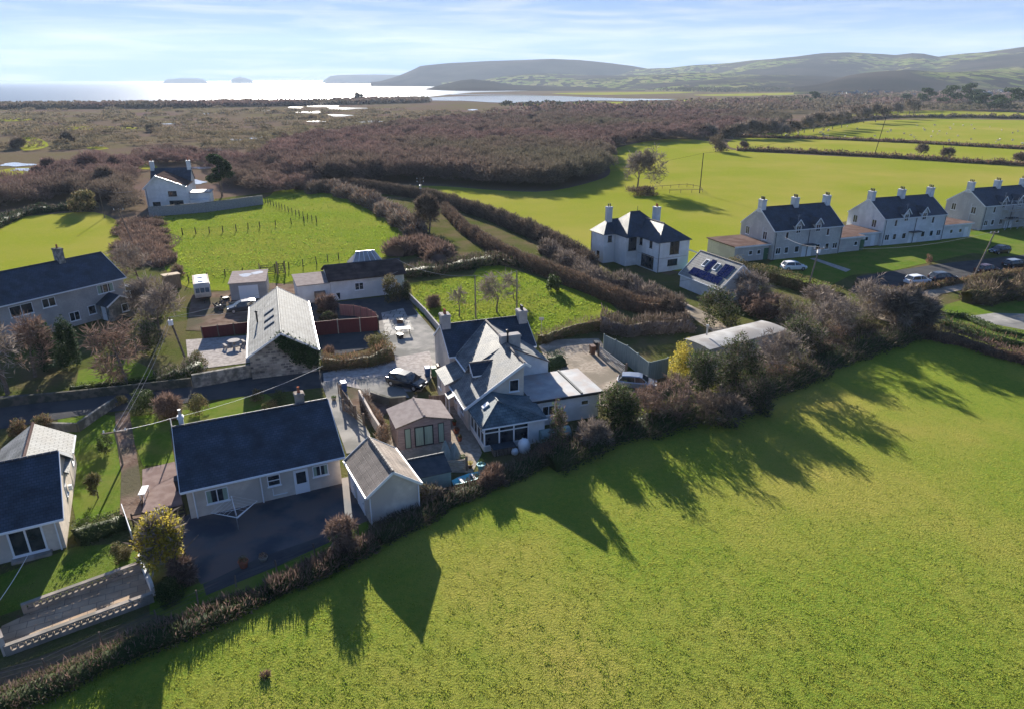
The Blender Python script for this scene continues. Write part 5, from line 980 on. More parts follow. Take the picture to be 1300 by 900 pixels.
# ------------------------------------------------------------------ cars
def car(label, p, rz, paint, hatch=True, L=4.2, roof=None):
    r = thing('parked_car', (p.x, p.y, p.z if False else .06), rz, label, 'car', 'cars parked in the yards and along the lane'); W_ = 1.76; hh = W_ / 2
    # lofted body: sections along x give hood, sills and tail; narrower glasshouse above
    def loft(secs, m, name, par):
        a = MB(); k = len(secs[0][1])
        for x, pr in secs: a.v += [(x, y, z) for y, z in pr]
        for i in range(len(secs) - 1):
            for j in range(k): q = (j + 1) % k; a.f.append((i * k + j, i * k + q, (i + 1) * k + q, (i + 1) * k + j)); a.m.append(0)
        a.f.append(tuple(range(k - 1, -1, -1))); a.m.append(0); a.f.append(tuple(range((len(secs) - 1) * k, len(secs) * k))); a.m.append(0)
        return a.build(name, m, par, smooth=False)
    def sec(w_, z0, z1, sh=.12): return [(-w_ * .9, z0), (w_ * .9, z0), (w_, z0 + .15), (w_, z1 - sh), (w_ * .88, z1), (-w_ * .88, z1), (-w_, z1 - sh), (-w_, z0 + .15)]
    B = loft([(-L / 2, sec(hh * .86, .35, .78)), (-L / 2 + .12, sec(hh * .95, .25, .9)), (-L / 2 + .6, sec(hh, .2, .95)), (0, sec(hh, .2, .93)), (L / 2 - 1.0, sec(hh, .2, .9)), (L / 2 - .3, sec(hh * .95, .24, .76)), (L / 2, sec(hh * .8, .32, .6))], paint, 'body', r)
    x0 = -L / 2 + (.15 if hatch else .6)
    def gs(w0, w1, z0, z1): return [(-w0, z0), (w0, z0), (w1, z1 - .06), (w1 * .9, z1), (-w1 * .9, z1), (-w1, z1 - .06)]
    G = loft([(x0, gs(hh * .8, hh * .7, .88, .94)), (x0 + .4, gs(hh * .9, hh * .74, .9, 1.36)), (x0 + 1.2, gs(hh * .92, hh * .77, .9, 1.44)), (.15, gs(hh * .92, hh * .76, .9, 1.43)), (.55, gs(hh * .9, hh * .74, .9, 1.34)), (L / 2 - .95, gs(hh * .88, hh * .8, .86, .93))], M['glass'], 'window', r)
    loft([(x0 + .38, [(-hh * .7, 1.36), (hh * .7, 1.36), (hh * .62, 1.42), (-hh * .62, 1.42)]), (x0 + 1.2, [(-hh * .73, 1.42), (hh * .73, 1.42), (hh * .66, 1.49), (-hh * .66, 1.49)]), (.2, [(-hh * .73, 1.4), (hh * .73, 1.4), (hh * .66, 1.47), (-hh * .66, 1.47)]), (.55, [(-hh * .7, 1.33), (hh * .7, 1.33), (hh * .62, 1.38), (-hh * .62, 1.38)])], roof or paint, 'roof', r)
    pl = MB()
    for s in (-1, 1):
        pl.bar((x0 + .42, s * hh * .72, 1.36), (x0 + .08, s * hh * .84, .95), .07, .07); pl.bar((.5, s * hh * .72, 1.35), (L / 2 - 1.0, s * hh * .84, .93), .06, .06); pl.bar((-.25, s * hh * .75, 1.42), (-.2, s * hh * .93, .92), .06, .08)
    pl.build('pillar', paint, r)
    for x in (-L / 2 + .78, L / 2 - .8):
        for s in (-1, 1):
            b = MB(); b.tube((x, s * (hh - .2), .31), (x, s * (hh + .01), .31), .32, .32, 16); wh = b.build('wheel', M['rubber'], r); c = MB(); c.tube((x, s * (hh + .005), .31), (x, s * (hh + .02), .31), .2, .18, 10); c.build('rim', M['metal'], wh)
    for s in (-1, 1):
        b = MB(); b.box(L / 2 - .34, L / 2 - .06, s * hh * .55 - .16, s * hh * .55 + .16, .58, .7); b.build('headlight', M['upvc'], r); b = MB(); b.box(-L / 2 - .01, -L / 2 + .14, s * hh * .72 - .12, s * hh * .72 + .12, .68, .88); b.build('taillight', M['red_fence'], r)
        b = MB(); b.box(L / 2 - 1.25, L / 2 - 1.1, s * hh * 1.0 - .02 + (0 if s > 0 else -.16), s * hh * 1.0 + .02 + (.16 if s > 0 else 0), .92, 1.05); b.build('mirror', paint, r)
    b = MB(); b.box(L / 2 - .04, L / 2 + .02, -.26, .26, .4, .5); b.box(-L / 2 - .02, -L / 2 + .1, -.26, .26, .55, .65); b.build('number_plate', M['upvc'], r)
    return r
M['car_white'] = mat('white_car_paint', (.75, .76, .78), rough=.2, spec=.6); M['car_black'] = mat('black_car_paint', (.012, .014, .02), rough=.18, spec=.7)
M['car_grey'] = mat('grey_car_paint', (.08, .09, .11), rough=.2, spec=.7, metal=.4); M['car_silver'] = mat('silver_car_paint', (.38, .40, .44), rough=.22, metal=.6); M['car_red'] = mat('dark_red_car_paint', (.06, .015, .015), rough=.2, spec=.7)
car('white hatchback parked first in the lane row at right', P(1164, 361), R(196) + math.pi, M['car_white']); car('dark grey car parked just behind the white hatchback', P(1196, 357), R(14), M['car_grey'], L=4.6)
car('dark red car parked beside the leaning lane pole', P(1252, 347), R(18), M['car_red']); car('black car with pale roof at the right end of lane row', P(1288, 340), R(16), M['car_black'], L=4.5, roof=M['car_silver'])
car('white car in front of the nearest grey semi behind tall hedge', P(1007, 343), R(6), M['car_white']); car('black car parked on pale sunlit patch between bins and tiled drive', P(517, 490), R(-28), M['car_black'], L=4.5)
car('dark blue car in the yard in front of flat roofed garage', P(310, 395), R(205), M['car_grey'], L=4.4); car('silver car half hidden behind the dark bush in gravel yard', P(808, 492), R(-12), M['car_silver'])
car('black car on shaded lawn between white pair and lane', P(1268, 322), R(200), M['car_black'])

# ------------------------------------------------------------------ small garden things
def dryer():
    q = P(303, 672); r = thing('rotary_dryer', (q.x, q.y, .06), .2, 'white rotary clothes dryer standing open on dark tarmac by bungalow', 'clothes dryer'); a = MB(); a.tube((0, 0, 0), (0, 0, 1.75), .03, .025, 8); a.build('pole', M['metal'], r); ln = MB()
    tips = [Vector((math.cos(k * math.pi / 2 + .3) * 1.55, math.sin(k * math.pi / 2 + .3) * 1.55, 1.9)) for k in range(4)]
    for k in range(4): b = MB(); b.tube((0, 0, 1.0), tips[k], .022, .018, 6); b.tube((0, 0, 1.65), tips[k] * .55 + Vector((0, 0, .68)), .015, .012, 5); b.build('arm', M['upvc'], r)
    for s in (.4, .55, .7, .85, 1.0):
        for k in range(4): p, q2 = tips[k], tips[(k + 1) % 4]; z = lambda v: Vector((v.x * s, v.y * s, 1.0 + .9 * s)); ln.tube(z(p), z(q2), .008, .008, 3, cap=False)
    ln.build('line', M['upvc'], r)
dryer()
def wheelie(label, p, rz, m):
    r = thing('wheelie_bin', (p.x, p.y, .06), rz, label, 'bin', 'wheelie bins in the yards'); a = MB(); a.hexa([(-.23, -.25, .05), (.23, -.25, .05), (.23, .25, .05), (-.23, .25, .05), (-.29, -.34, 1.0), (.29, -.34, 1.0), (.29, .36, 1.0), (-.29, .36, 1.0)]); a.build('body', m, r)
    b = MB(); b.hexa([(-.31, -.38, 1.0), (.31, -.38, 1.0), (.31, .4, 1.02), (-.31, .4, 1.02), (-.28, -.34, 1.06), (.28, -.34, 1.06), (.28, .36, 1.12), (-.28, .36, 1.12)]); b.build('lid', m, r)
    for s in (-1, 1): c = MB(); c.tube((s * .2, .3, .1), (s * .28, .3, .1), .1, .1, 8); c.build('wheel', M['rubber'], r)
wheelie('blue wheelie bin beside the cottage wall, behind the black car', P(543, 478), .3, M['blue_plastic']); wheelie('green wheelie bin between blue and brown ones by the cottage', P(551, 478), .3, M['green_plastic']); wheelie('brown wheelie bin closest to cottage wall', P(558, 475), .3, M['brown_plastic'])
wheelie('dark bin with pale lid at the gravel yard, next to the steel gate', P(752, 450), .3, M['brown_plastic']); wheelie('second dark bin behind the first at the gravel yard', P(757, 445), .3, M['black_plastic'])
wheelie('black bin by the white bungalow front wall', P(430, 381), .2, M['black_plastic']); wheelie('black bin at the end of the near bungalow, top of the drive', P(229, 622), .4, M['black_plastic'])
wheelie('blue bin on the garden wall corner by the concrete path', P(437, 497), .5, M['blue_plastic'])
def table_set(label, p):
    r = thing('picnic_table', (p.x, p.y, .06), .3, label, 'table'); a = MB(); a.lathe([(.7, .72), (.72, .76), (.02, .77)], 16); a.build('table_top', M['dash'], r); a = MB(); a.tube((0, 0, 0), (0, 0, .72), .12, .1, 8); a.tube((0, 0, 0), (0, 0, .05), .5, .45, 12); a.build('pedestal', M['concrete_o'], r)
    for k in range(4): t_ = k * math.pi / 2 + .4; b = MB(); b.box(-.5, .5, -.14, .14, .40, .45); b.box(-.4, -.3, -.1, .1, 0, .4); b.box(.3, .4, -.1, .1, 0, .4); o = b.build('bench', M['dash'], r, (math.cos(t_) * 1.1, math.sin(t_) * 1.1, 0), t_ + math.pi / 2)
table_set('round pale picnic table with benches on gravel beside the stone barn', P(298, 440))
def table2(label, p, rz, L=1.5, W_=.8, h=.72, m=None):
    r = thing('garden_table', (p.x, p.y, .06), rz, label, 'table'); m = m or M['upvc']; a = MB(); a.box(-L / 2, L / 2, -W_ / 2, W_ / 2, h, h + .05); a.build('table_top', m, r)
    for x in (-1, 1):
        for y in (-1, 1): b = MB(); b.box(x * (L / 2 - .1) - .03, x * (L / 2 - .1) + .03, y * (W_ / 2 - .1) - .03, y * (W_ / 2 - .1) + .03, 0, h); b.build('leg', m, r)
table2('white table in the sunken garden behind the red fence', P(435, 419), .9, 2.0, .9); table2('folded white garden table on the left garden edge by the brown path', P(184, 630), 1.8, 1.3, .5, .5)
table2('small grey table on the flagged drive near tarmac yard', P(512, 424), .2, 1.8, 1.0, .7, M['dark_metal'])
def pot_plant(label, p, r_, h, m, lm, seed=1, name='flower_pot'):
    r = thing(name, (p.x, p.y, .06), 0, label, 'plant pot'); a = MB(); a.lathe([(r_ * .7, 0), (r_, h * .9), (r_ * 1.1, h * .9), (r_ * 1.1, h), (r_ * .9, h), (r_ * .85, h * .85)], 12); a.build('pot', m, r); leaves_obj('plant', [((0, 0, h + r_ * .4), (r_, r_, r_ * .8))], 150, .1, lm, r, seed)
pot_plant('terracotta pot with dark plant on the path below the clothes dryer', P(310, 720), .32, .5, M['terracotta'], M['leaf_olive'], 3)
pot_plant('small round pot of brown plants on the lawn edge, right of terracotta pot', P(335, 712), .28, .3, M['concrete_o'], M['bracken'], 4)
pot_plant('turquoise pot by the wooden gate below the conservatory', P(611, 596), .35, .5, M['cyan_paint'], M['leaf_mid'], 5)
pot_plant('tub of yellow flowers between wooden gate and turquoise pot', P(597, 594), .25, .35, M['brown_plastic'], M['leaf_yellow'], 6)
pot_plant('stone planter by the barn wall end near the lane', P(410, 466), .35, .45, M['concrete_o'], M['bracken'], 8)
# ivy on the barn gable
rng = np.random.RandomState(4); n = 5200; u = rng.rand(n) * 7.0; z = rng.rand(n) * 5; lim = 4.95 - np.abs(u - 3.5) * .63; low = np.interp(u, [0, 2.4, 3.4, 4.6, 7], [4.6, 4.3, 3.3, 1.7, .5]); low = low + .5 * np.sin(u * 5) * .5
ok = (z < lim - .05) & (z > low); cpts = np.stack([18.0 + rng.uniform(.03, .22, n), u, z], 1)[ok]; c2_ = np.repeat(cpts, 4, 0) + rng.normal(size=(len(cpts) * 4, 3)) * np.array([.05, .22, .22]); c2_[:, 0] = np.maximum(c2_[:, 0], 18.03)
V, F = leaf_quads(rng, c2_, .22); tag(np_obj('ivy', V, F, M['ivy'], None, BARN.location), 'dark ivy covering the right side of the stone barn gable', 'ivy').rotation_euler.z = -1.241

# odds and ends in the cottage garden
def loc_thing(name, label, cat, p, rz=0): return thing(name, (p.x, p.y, .06), rz, label, cat)
q = cot(5.0, -12.6); r = tag(leaves_obj('bulk_bag', [((0, 0, .6), (.55, .5, .62))], 0, .1, M['upvc'], None, 3, 10), 'x'); bpy.data.objects.remove(r)
a = MB(); rnd = random.Random(2); a.lathe([(.38, 0), (.52, .25), (.55, .7), (.46, 1.05), (.3, 1.2), (.12, 1.28)], 12); o = a.build('bulk_bag', M['white'], None, (cot(3.4, -12.0).x, cot(3.4, -12.0).y, .02), smooth=True)
for v in o.data.vertices: v.co += Vector((rnd.uniform(-.05, .05), rnd.uniform(-.05, .05), rnd.uniform(-.03, .03)))
tag(o, 'white filled bulk bag standing below the conservatory windows', 'bag')
o = o.copy(); C.objects.link(o); o.scale = (.6, .6, .45); o.location = (cot(2.5, -12.1).x, cot(2.5, -12.1).y, .02); tag(o, 'small pale sack left of the white bulk bag', 'bag')
q = cot(6.6, -11.2); a = MB(); a.tube((-1.4, 0, .7), (1.4, 0, .7), .6, .6, 14); r = loc_thing('oil_tank', 'green cylindrical oil tank beside the white conservatory wall', 'tank', q, .34); a.build('tank', M['green_shed'], r, smooth=False); a = MB()
for x in (-.9, .9): a.box(x - .1, x + .1, -.45, .45, 0, .3)
a.build('cradle', M['concrete_o'], r)
a = MB(); a.box(-.9, .9, -.4, .4, 0, .45); r = loc_thing('log_store', 'dark log pile under the conservatory windows', 'log pile', cot(1.6, -11.7), .34); lg = MB(); rnd = random.Random(8)
for i in range(8):
    for j in range(3): lg.tube((-.9 + i * .25, -.4, .12 + j * .22), (-.9 + i * .25 + .02, .4, .12 + j * .22), .11, .11, 7)
lg.build('logs', M['wood'], r); a = MB(); a.box(-1.05, 1.05, -.5, .5, .72, .76); a.build('cover', M['felt_dark'], r)
a = MB(); a.lathe([(.55, 0), (.62, .15), (.25, 1.3), (.08, 1.75), (.02, 1.8)], 8); o = a.build('closed_parasol', M['fence_green'], None, (P(566, 583).x, P(566, 583).y, .05)); tag(o, 'pale cloth cover with pointed top beside the summerhouse', 'cover')
o2 = o.copy(); C.objects.link(o2); o2.location = (P(577, 581).x, P(577, 581).y, .05); o2.scale = (1, .9, .8); tag(o2, 'lower pale cloth cover, right of the taller one by summerhouse', 'cover')
r = loc_thing('boat_trailer', 'small white and turquoise dinghy lying by the bank beneath wooden gate', 'boat', P(597, 612), .55); a = MB()
secs = [(-1.5, .32), (-.8, .5), (.2, .55), (1.0, .4), (1.6, .05)]; a.v = []
for x, w_ in secs: a.v += [(x, -w_, .45), (x, 0, .1), (x, w_, .45), (x, w_ * .8, .42), (x, 0, .2), (x, -w_ * .8, .42)]
for i in range(4):
    for j in range(6): k = (j + 1) % 6; a.f.append((i * 6 + j, i * 6 + k, i * 6 + 6 + k, i * 6 + 6 + j)); a.m.append(0)
a.f.append((0, 1, 2, 3, 4, 5)); a.m.append(0); a.build('hull', M['cyan_paint'], r); a = MB(); a.box(-.9, -.7, -.45, .45, .38, .42); a.box(.2, .4, -.45, .45, .38, .42); a.build('seat', M['upvc'], r)
for i, (x, y, m_, lb) in enumerate([(585, 520, 'blue_plastic', 'blue crate of clutter beside the cottage path'), (566, 506, 'dark_metal', 'dark storage box by the cottage bins and fence'), (508, 430, 'dark_metal', 'dark metal box on the flagged drive, lower one'), (508, 411, 'brown_plastic', 'brown box near the round table on flagged drive'), (470, 572, 'upvc', 'white box at the rear corner of tan roofed garage')]):
    q = P(x, y); r = loc_thing('storage_box', lb, 'box', q, .3 + i); a = MB(); a.hexa([(-.35, -.25, 0), (.35, -.25, 0), (.35, .25, 0), (-.35, .25, 0), (-.4, -.3, .5), (.4, -.3, .5), (.4, .3, .5), (-.4, .3, .5)]); a.build('box', M[m_], r); b = MB(); b.box(-.43, .43, -.33, .33, .5, .56); b.build('lid', M[m_], r)
rnd = random.Random(21)
for i, (x, y, lb) in enumerate([(577, 540, 'first clay pot from the top in the row down the cottage side path'), (580, 550, 'clay pot in the middle of the row down the cottage side path'), (584, 560, 'lowest clay pot of the row down the cottage side path'), (588, 586, 'pale pot against the summerhouse side of the wooden gate'), (572, 532, 'clay pot by the timber screen at the top of the cottage path'), (528, 505, 'grey pot on the drive beside the stone garden wall'), (424, 508, 'dark pot on the concrete path by the near bungalow')]):
    pot_plant(lb, P(x, y), rnd.uniform(.18, .3), rnd.uniform(.25, .45), M['terracotta'] if 'clay' in lb else M['concrete_o'], [M['leaf_mid'], M['bracken'], M['leaf_olive']][i % 3], 30 + i)
# small wheelbarrow-like clutter in the garage yard
for i, (x, y) in enumerate([(283, 388), (287, 381), (281, 394), (277, 391)]):
    q = P(x, y); r = loc_thing('engine_part', ['rusty machine lying left of flat garage door', 'dark motor block nearest the garage wall corner', 'dark bent metal scrap lowest in the yard', 'small dark scrap heap beside caravan front'][i], 'scrap', q, i); a = MB(); rnd = random.Random(i)
    for k in range(6): c = Vector((rnd.uniform(-.5, .5), rnd.uniform(-.4, .4), rnd.uniform(.2, .6))); a.tube(c, c + Vector((rnd.uniform(-.6, .6), rnd.uniform(-.5, .5), rnd.uniform(-.2, .4))), .12, .08, 6)
    a.box(-.4, .4, -.3, .3, 0, .35); a.build('scrap', M['dark_metal' if i % 2 else 'bark'], r)
# washing-line post, lamp posts and signs at main cottage garden
a = MB(); a.tube((0, 0, 0), (0, 0, 3.2), .04, .03, 6); a.box(-.3, .3, -.02, .02, 3.0, 3.35); tag(a.build('sign_post', M['metal'], None, P(687, 436)), 'thin pole with small sign on top by the cottage right corner', 'sign')

# ------------------------------------------------------------------ poles and wires
def pole(label, bx, by, ty, cross=0, lean=(0, 0), box=None, r0=.13, m=None, h=None, cz=.3, ang=0.3):
    q = P(bx, by); h = h or hgt(bx, by, ty); r = thing('utility_pole', (q.x, q.y, 0), 0, label, 'utility pole', 'wooden utility poles'); top = Vector((lean[0], lean[1], h)); a = MB(); a.tube((0, 0, 0), top, r0, r0 * .75, 8); a.build('pole', m or M['bark_pale'], r)
    for k in range(cross):
        z = h - cz - k * .8; c = top * (z / h); d = Vector((math.cos(ang), math.sin(ang), 0)) * .95; b = MB(); b.bar(c - d, c + d, .1, .1); ca = b.build('cross_arm', m or M['bark_pale'], r)
        for s in (-.85, 0, .85): i_ = MB(); i_.lathe([(.03, 0), (.07, .06), (.05, .12), (.07, .17), (.03, .24)], 6, tuple(c + d * s + Vector((0, 0, .05)))); i_.build('insulator', M['upvc'], ca)
    if box == 't': b = MB(); c = top * ((h - 2.2) / h); b.tube(c + Vector((0, -.45, -.5)), c + Vector((0, -.45, .4)), .3, .3, 10); b.build('transformer', M['metal'], r)
    if box == 'w': b = MB(); c = top * ((h - .5) / h); b.box(c.x - .2, c.x + .2, c.y - .25, c.y + .1, c.z - .4, c.z + .2); b.build('junction_box', M['upvc'], r)
    return Vector((q.x, q.y, 0)) + top
T = {}
T['a'] = pole('dark pole standing alone in the big right pasture beside the hedge tree', 888, 246, 195, 0, r0=.14, m=M['wood_dark'])
T['b'] = pole('tall leaning pole on the far hedge line of the right pastures', 1110, 198, 141, 0, (2.2, 0), r0=.15, m=M['wood_dark'])
T['c'] = pole('pole with transformer and double cross arm in the lane hedge', 535, 262, 226, 2, box='t', m=M['bark'])
T['d'] = pole('slim pole in the grassy plot left of the small orchard tree', 604, 404, 350, 0, r0=.11); T['e'] = pole('slim pole in the grassy plot directly behind the cottage right chimney', 656, 396, 344, 0, r0=.11)
T['f'] = pole('near dark pole with white fitting among shrubs left of barn patio', 238, 462, 402, 0, (-.9, -.3), box='w', m=M['bark'])
T['g'] = pole('thin pole at the gravel bed top between the two bungalows', 156, 590, 547, 1, m=M['bark_pale'], r0=.09, cz=.1)
T['h'] = pole('leaning pole with cross arm beside the dark red parked car', 1236, 352, 294, 1, (1.6, 0), r0=.13)
T['i'] = pole('pole with small box in front of the nearest grey semi', 1024, 372, 314, 1, (.8, 0), r0=.13, box='w')
T['j'] = pole('weathered pole with white insulators beside the far house bramble strip', 170, 312, 265, 1, (-1.6, 0), m=M['bark']); T['k'] = pole('small bare pole at the right end of the left field', 133, 277, 240, 0, m=M['bark'], r0=.1)
T['l'] = pole('short pale bracket pole at near bungalow ridge corner', 222, 560, 531, 0, m=M['upvc'], r0=.07)
def wire(label, p, q, sag=.6, r_=.012, m=None):
    o = thing  # one hanging cable
    a = MB(); n = 14; p = Vector(p); q = Vector(q); d = q - p; pt = lambda t: d * t - Vector((0, 0, sag * 4 * t * (1 - t)))
    for i in range(n): a.tube(pt(i / n), pt((i + 1) / n), r_, r_, 4, cap=False)
    ob = a.build('overhead_wire', m or M['wire'], None, p); return tag(ob, label, 'wire', 'overhead wires')
wire('bright wire from the near dark pole to the gravel bed pole, left one', T['f'], T['g'] + Vector((-.15, 0, 0)), .5, .010, M['wire']); wire('bright wire from the near dark pole to the gravel bed pole, right one', T['f'] + Vector((.3, 0, -.1)), T['g'] + Vector((.2, 0, 0)), .6, .010, M['wire'])
wire('pale wire from the gravel bed pole past the bungalow corner bracket', T['g'], T['l'], .1, .011, M['upvc']); wire('pale wire from bungalow bracket across its garden to the barn gable', T['l'], P(410, 464, 3.0), .5, .012, M['upvc'])
wire('thin wire over the patio table to the barn roof', T['f'], P(351, 366, 4.9), .3, .015); wire('thin wire from near dark pole over the barn yard to the white bungalow', T['f'], P(505, 345, 3.6), 1.5, .014); wire('wire from white bungalow to the slim orchard pole', P(505, 330, 4.5), T['d'], .9, .02)
wire('wire between the two slim poles of the grassy plot', T['d'], T['e'], .5, .016); wire('wire from the slim pole behind the cottage towards the solar garage', T['e'], P(925, 345, 4.5), 2, .016, M['wire_dark']); wire('wire from the boxed pole to the nearest grey semi', T['i'], P(985, 293, 5), .7, .02)
wire('wire between boxed pole and the leaning lane pole', T['i'], T['h'], 1.2, .02); wire('wire from patio door down to the left edge, over the terrace lawn', P(35, 705, 2.2), P(-8, 772, 1.2), .1, .016, M['upvc']); wire('reddish wire from small field pole to the far house', T['k'], P(168, 243, 5), .6, .03)
wire('dark wire over the woods from transformer pole to the lone dark pole', T['c'], T['a'], 2.5, .025, M['wire_dark']); wire('dark wire between lone dark pole and tall leaning pole', T['a'], T['b'], 2.5, .03, M['wire_dark'])

# ------------------------------------------------------------------ hedges
LF_ = M['leaf_olive']; LFD = M['leaf']; TW, TR, TG, BR = M['twig'], M['twig_red'], M['twig_grey'], M['bracken']
hedge('hedgerow', 'tall trimmed brown hedge on the far side of the lane, along the big pasture', [(392, 247), (440, 239), (490, 246), (530, 252), (570, 262), (620, 278), (680, 303), (735, 332), (752, 345)], 2.6, 2.9, TW, TW, 120, .26, 160, .8, .02, 2, ragged=.15)
hedge('hedgerow', 'long brown hedge on the near side of the lane behind the grassy plot', [(566, 270), (590, 295), (630, 322), (690, 348), (760, 376), (800, 393), (850, 402)], 2.3, 2.3, BR, TW, 120, .2, 170, .6, .016, 3, ragged=.15)
hedge('hedgerow', 'scruffy hedge along the right edge of the paddock', [(380, 240), (425, 246), (455, 256), (485, 268), (512, 285), (530, 300)], 4.5, 2.6, BR, TG, 60, .4, 80, 1.2, .04, 4, ragged=.6)
hedge('hedgerow', 'hedge between the white villa and the lane', [(690, 322), (735, 345), (752, 362), (800, 372), (830, 388), (865, 398)], 2.6, 2.4, TW, TG, 70, .24, 100, .8, .025, 5, ragged=.4)
hedge('hedgerow', 'dense low scrub at the foot of the long tree belt beside the near field', [(690, 588), (760, 564), (850, 536), (930, 508), (1010, 476), (1090, 444), (1150, 427)], 4.0, 1.5, LFD, TW, 260, .17, 150, .6, .012, 51, ragged=.55)
hedge('hedge', 'low mossy bank hedge closing the grassy plot behind the gravel yard', [(684, 436), (725, 425), (770, 416)], 1.6, 1.7, M['rough'] if False else M['leaf_olive'], TR, 110, .16, 70, .5, .015, 6)
hedge('hedge', 'straggly brown hedge behind the sheet fence and gravel yard', [(762, 420), (800, 424), (840, 422), (872, 418)], 3.2, 2.2, TG, TW, 90, .22, 160, .9, .02, 7, ragged=.4)
hedge('hedge', 'square clipped dark hedge right of the cottage flat roof', [(692, 470), (716, 464)], 1.6, 2.1, M['conifer'], None, 260, .16, 0, seed=8, ragged=.06)
hedge('hedge', 'long clipped green hedge in front of the nearest grey semi', [(925, 344), (1000, 364), (1066, 384)], 2.0, 2.3, M['leaf_olive'], M['leaf_olive'], 170, .22, 0, seed=9, ragged=.07)
hedge('hedge', 'clipped hedge corner next to solar garage roof and flat outbuilding', [(905, 352), (940, 345)], 2.6, 2.6, M['leaf_olive'], None, 170, .22, 0, seed=10, ragged=.1)
hedge('field_bank', 'hedge bank dividing big pasture from the strip field beyond', [(935, 192), (1000, 194), (1080, 198), (1160, 203), (1240, 208), (1330, 213), (1480, 222)], 3.2, 1.8, BR, TW, 14, .8, 14, 1.4, .08, 11, ragged=.4)
hedge('field_bank', 'hedge bank between the strip field and the sheep pasture', [(925, 174), (985, 176), (1060, 178), (1150, 182), (1240, 187), (1330, 192), (1480, 200)], 3.5, 1.6, BR, TW, 12, .9, 10, 1.6, .1, 12, ragged=.3)
hedge('field_bank', 'dark hedge bank along the top of the sheep pasture', [(940, 173), (990, 167), (1050, 160), (1090, 153), (1130, 150), (1230, 150), (1330, 152)], 5, 2.6, TW, TW, 9, 1.3, 9, 2.2, .14, 13, ragged=.6)
hedge('hedge', 'dark yew hedge and bank along the left field bottom', [(-30, 300), (30, 274), (75, 268), (120, 266)], 3, 2.0, M['conifer'], TW, 60, .35, 20, 1, .03, 14, ragged=.3)
hedge('hedgerow', 'bank hedge along the lane at right, in front of parked cars', [(1085, 362), (1140, 372), (1180, 366), (1240, 356), (1310, 346)], 1.6, .9, M['leaf_olive'], BR, 90, .2, 60, .5, .02, 15, ragged=.3)
hedge('field_bank', 'grass topped hedge bank curving round the right hand garden', [(1190, 408), (1230, 424), (1270, 436), (1330, 448)], 2.2, 1.2, M['leaf_mid'], BR, 120, .2, 30, .5, .02, 16, ragged=.2)
hedge('field_bank', 'brown bramble bank along top right of the near field', [(1140, 428), (1180, 428), (1215, 436), (1260, 450), (1330, 468)], 2.6, 1.5, BR, TR, 110, .2, 100, .6, .02, 17, ragged=.35)
hedge('hedge', 'shrubby hedge at right behind the garden lawn', [(1225, 385), (1262, 382), (1320, 372)], 3, 2.4, M['leaf_olive'], TW, 90, .25, 100, .9, .03, 18, ragged=.5)
hedge('hedge', 'clipped green hedge at the right edge beside the lawn pad', [(1192, 400), (1225, 404), (1262, 420), (1310, 432)], 1.2, .8, M['leaf_mid'], None, 120, .18, 0, seed=19, ragged=.1)
hedge('hedge', 'leafy evergreen hedge between the left lawn and terrace lawn', [(98, 688), (128, 676), (158, 662)], 2.0, 1.4, M['leaf'], M['leaf_mid'], 420, .13, 0, seed=20, ragged=.25)
hedge('hedgerow', 'low bramble hedge at bottom left along the field edge', [(-40, 915), (60, 874), (150, 838), (230, 802), (300, 772), (345, 754)], 1.9, .8, LFD, TR, 300, .13, 150, .5, .010, 21, ragged=.5, cat='hedge')
hedge('hedgerow', 'reddish bramble hedge below the bungalow garden fence', [(345, 754), (385, 736), (430, 714), (478, 692)], 1.6, .9, M['leaf'], TR, 220, .12, 260, .6, .010, 22, ragged=.45)
hedge('hedgerow', 'dark bramble bank under the tan roofed garage and dark shed', [(478, 688), (530, 655), (585, 632), (620, 616), (655, 603), (690, 588)], 2.2, .8, M['leaf'], TW, 260, .13, 220, .5, .010, 23, ragged=.5)
hedge('hedge', 'shaggy hedge on the lane between red fence and pale sunlit patch', [(410, 468), (440, 466), (470, 463), (495, 455)], 2.2, 1.7, M['leaf_olive'], BR, 280, .15, 160, .5, .015, 24, ragged=.3)
hedge('hedge', 'mixed garden hedge on curved wall by the concrete path', [(462, 510), (472, 528), (484, 545)], 1.0, 1.3, BR, TG, 240, .11, 160, .4, .012, 25, ragged=.35)
hedge('hedge', 'low trimmed lane edge hedge above the bungalow lane wall', [(90, 496), (150, 490), (200, 486)], .8, .8, M['leaf'], None, 200, .13, 0, seed=26, ragged=.15)
hedge('bramble_strip', 'brown bramble strip between left field and paddock', [(176, 282), (182, 300), (178, 320), (190, 335), (225, 332)], 7.5, .9, TR, TR, 120, .3, 200, .9, .03, 27, ragged=.5, cat='brambles')
hedge('hedge', 'overgrown bushes in a line at the right end of paddock, by white bungalow roof', [(505, 326), (520, 314), (545, 318), (560, 335)], 5, 2.4, TR, TR, 90, .3, 200, 1.1, .03, 28, ragged=.5)
hedge('bramble_strip', 'dark overgrown plot edge above the grassy plot', [(510, 352), (560, 345), (600, 338), (640, 330), (700, 345)], 5, 1.5, M['leaf'], TW, 90, .26, 120, .8, .02, 29, ragged=.5, cat='brambles')
hedge('hedge', 'overgrown dark hedge along the lane under the near dark pole', [(200, 488), (240, 478), (252, 470)], 2.4, 1.6, M['leaf'], TG, 240, .16, 120, .5, .015, 30, ragged=.35)

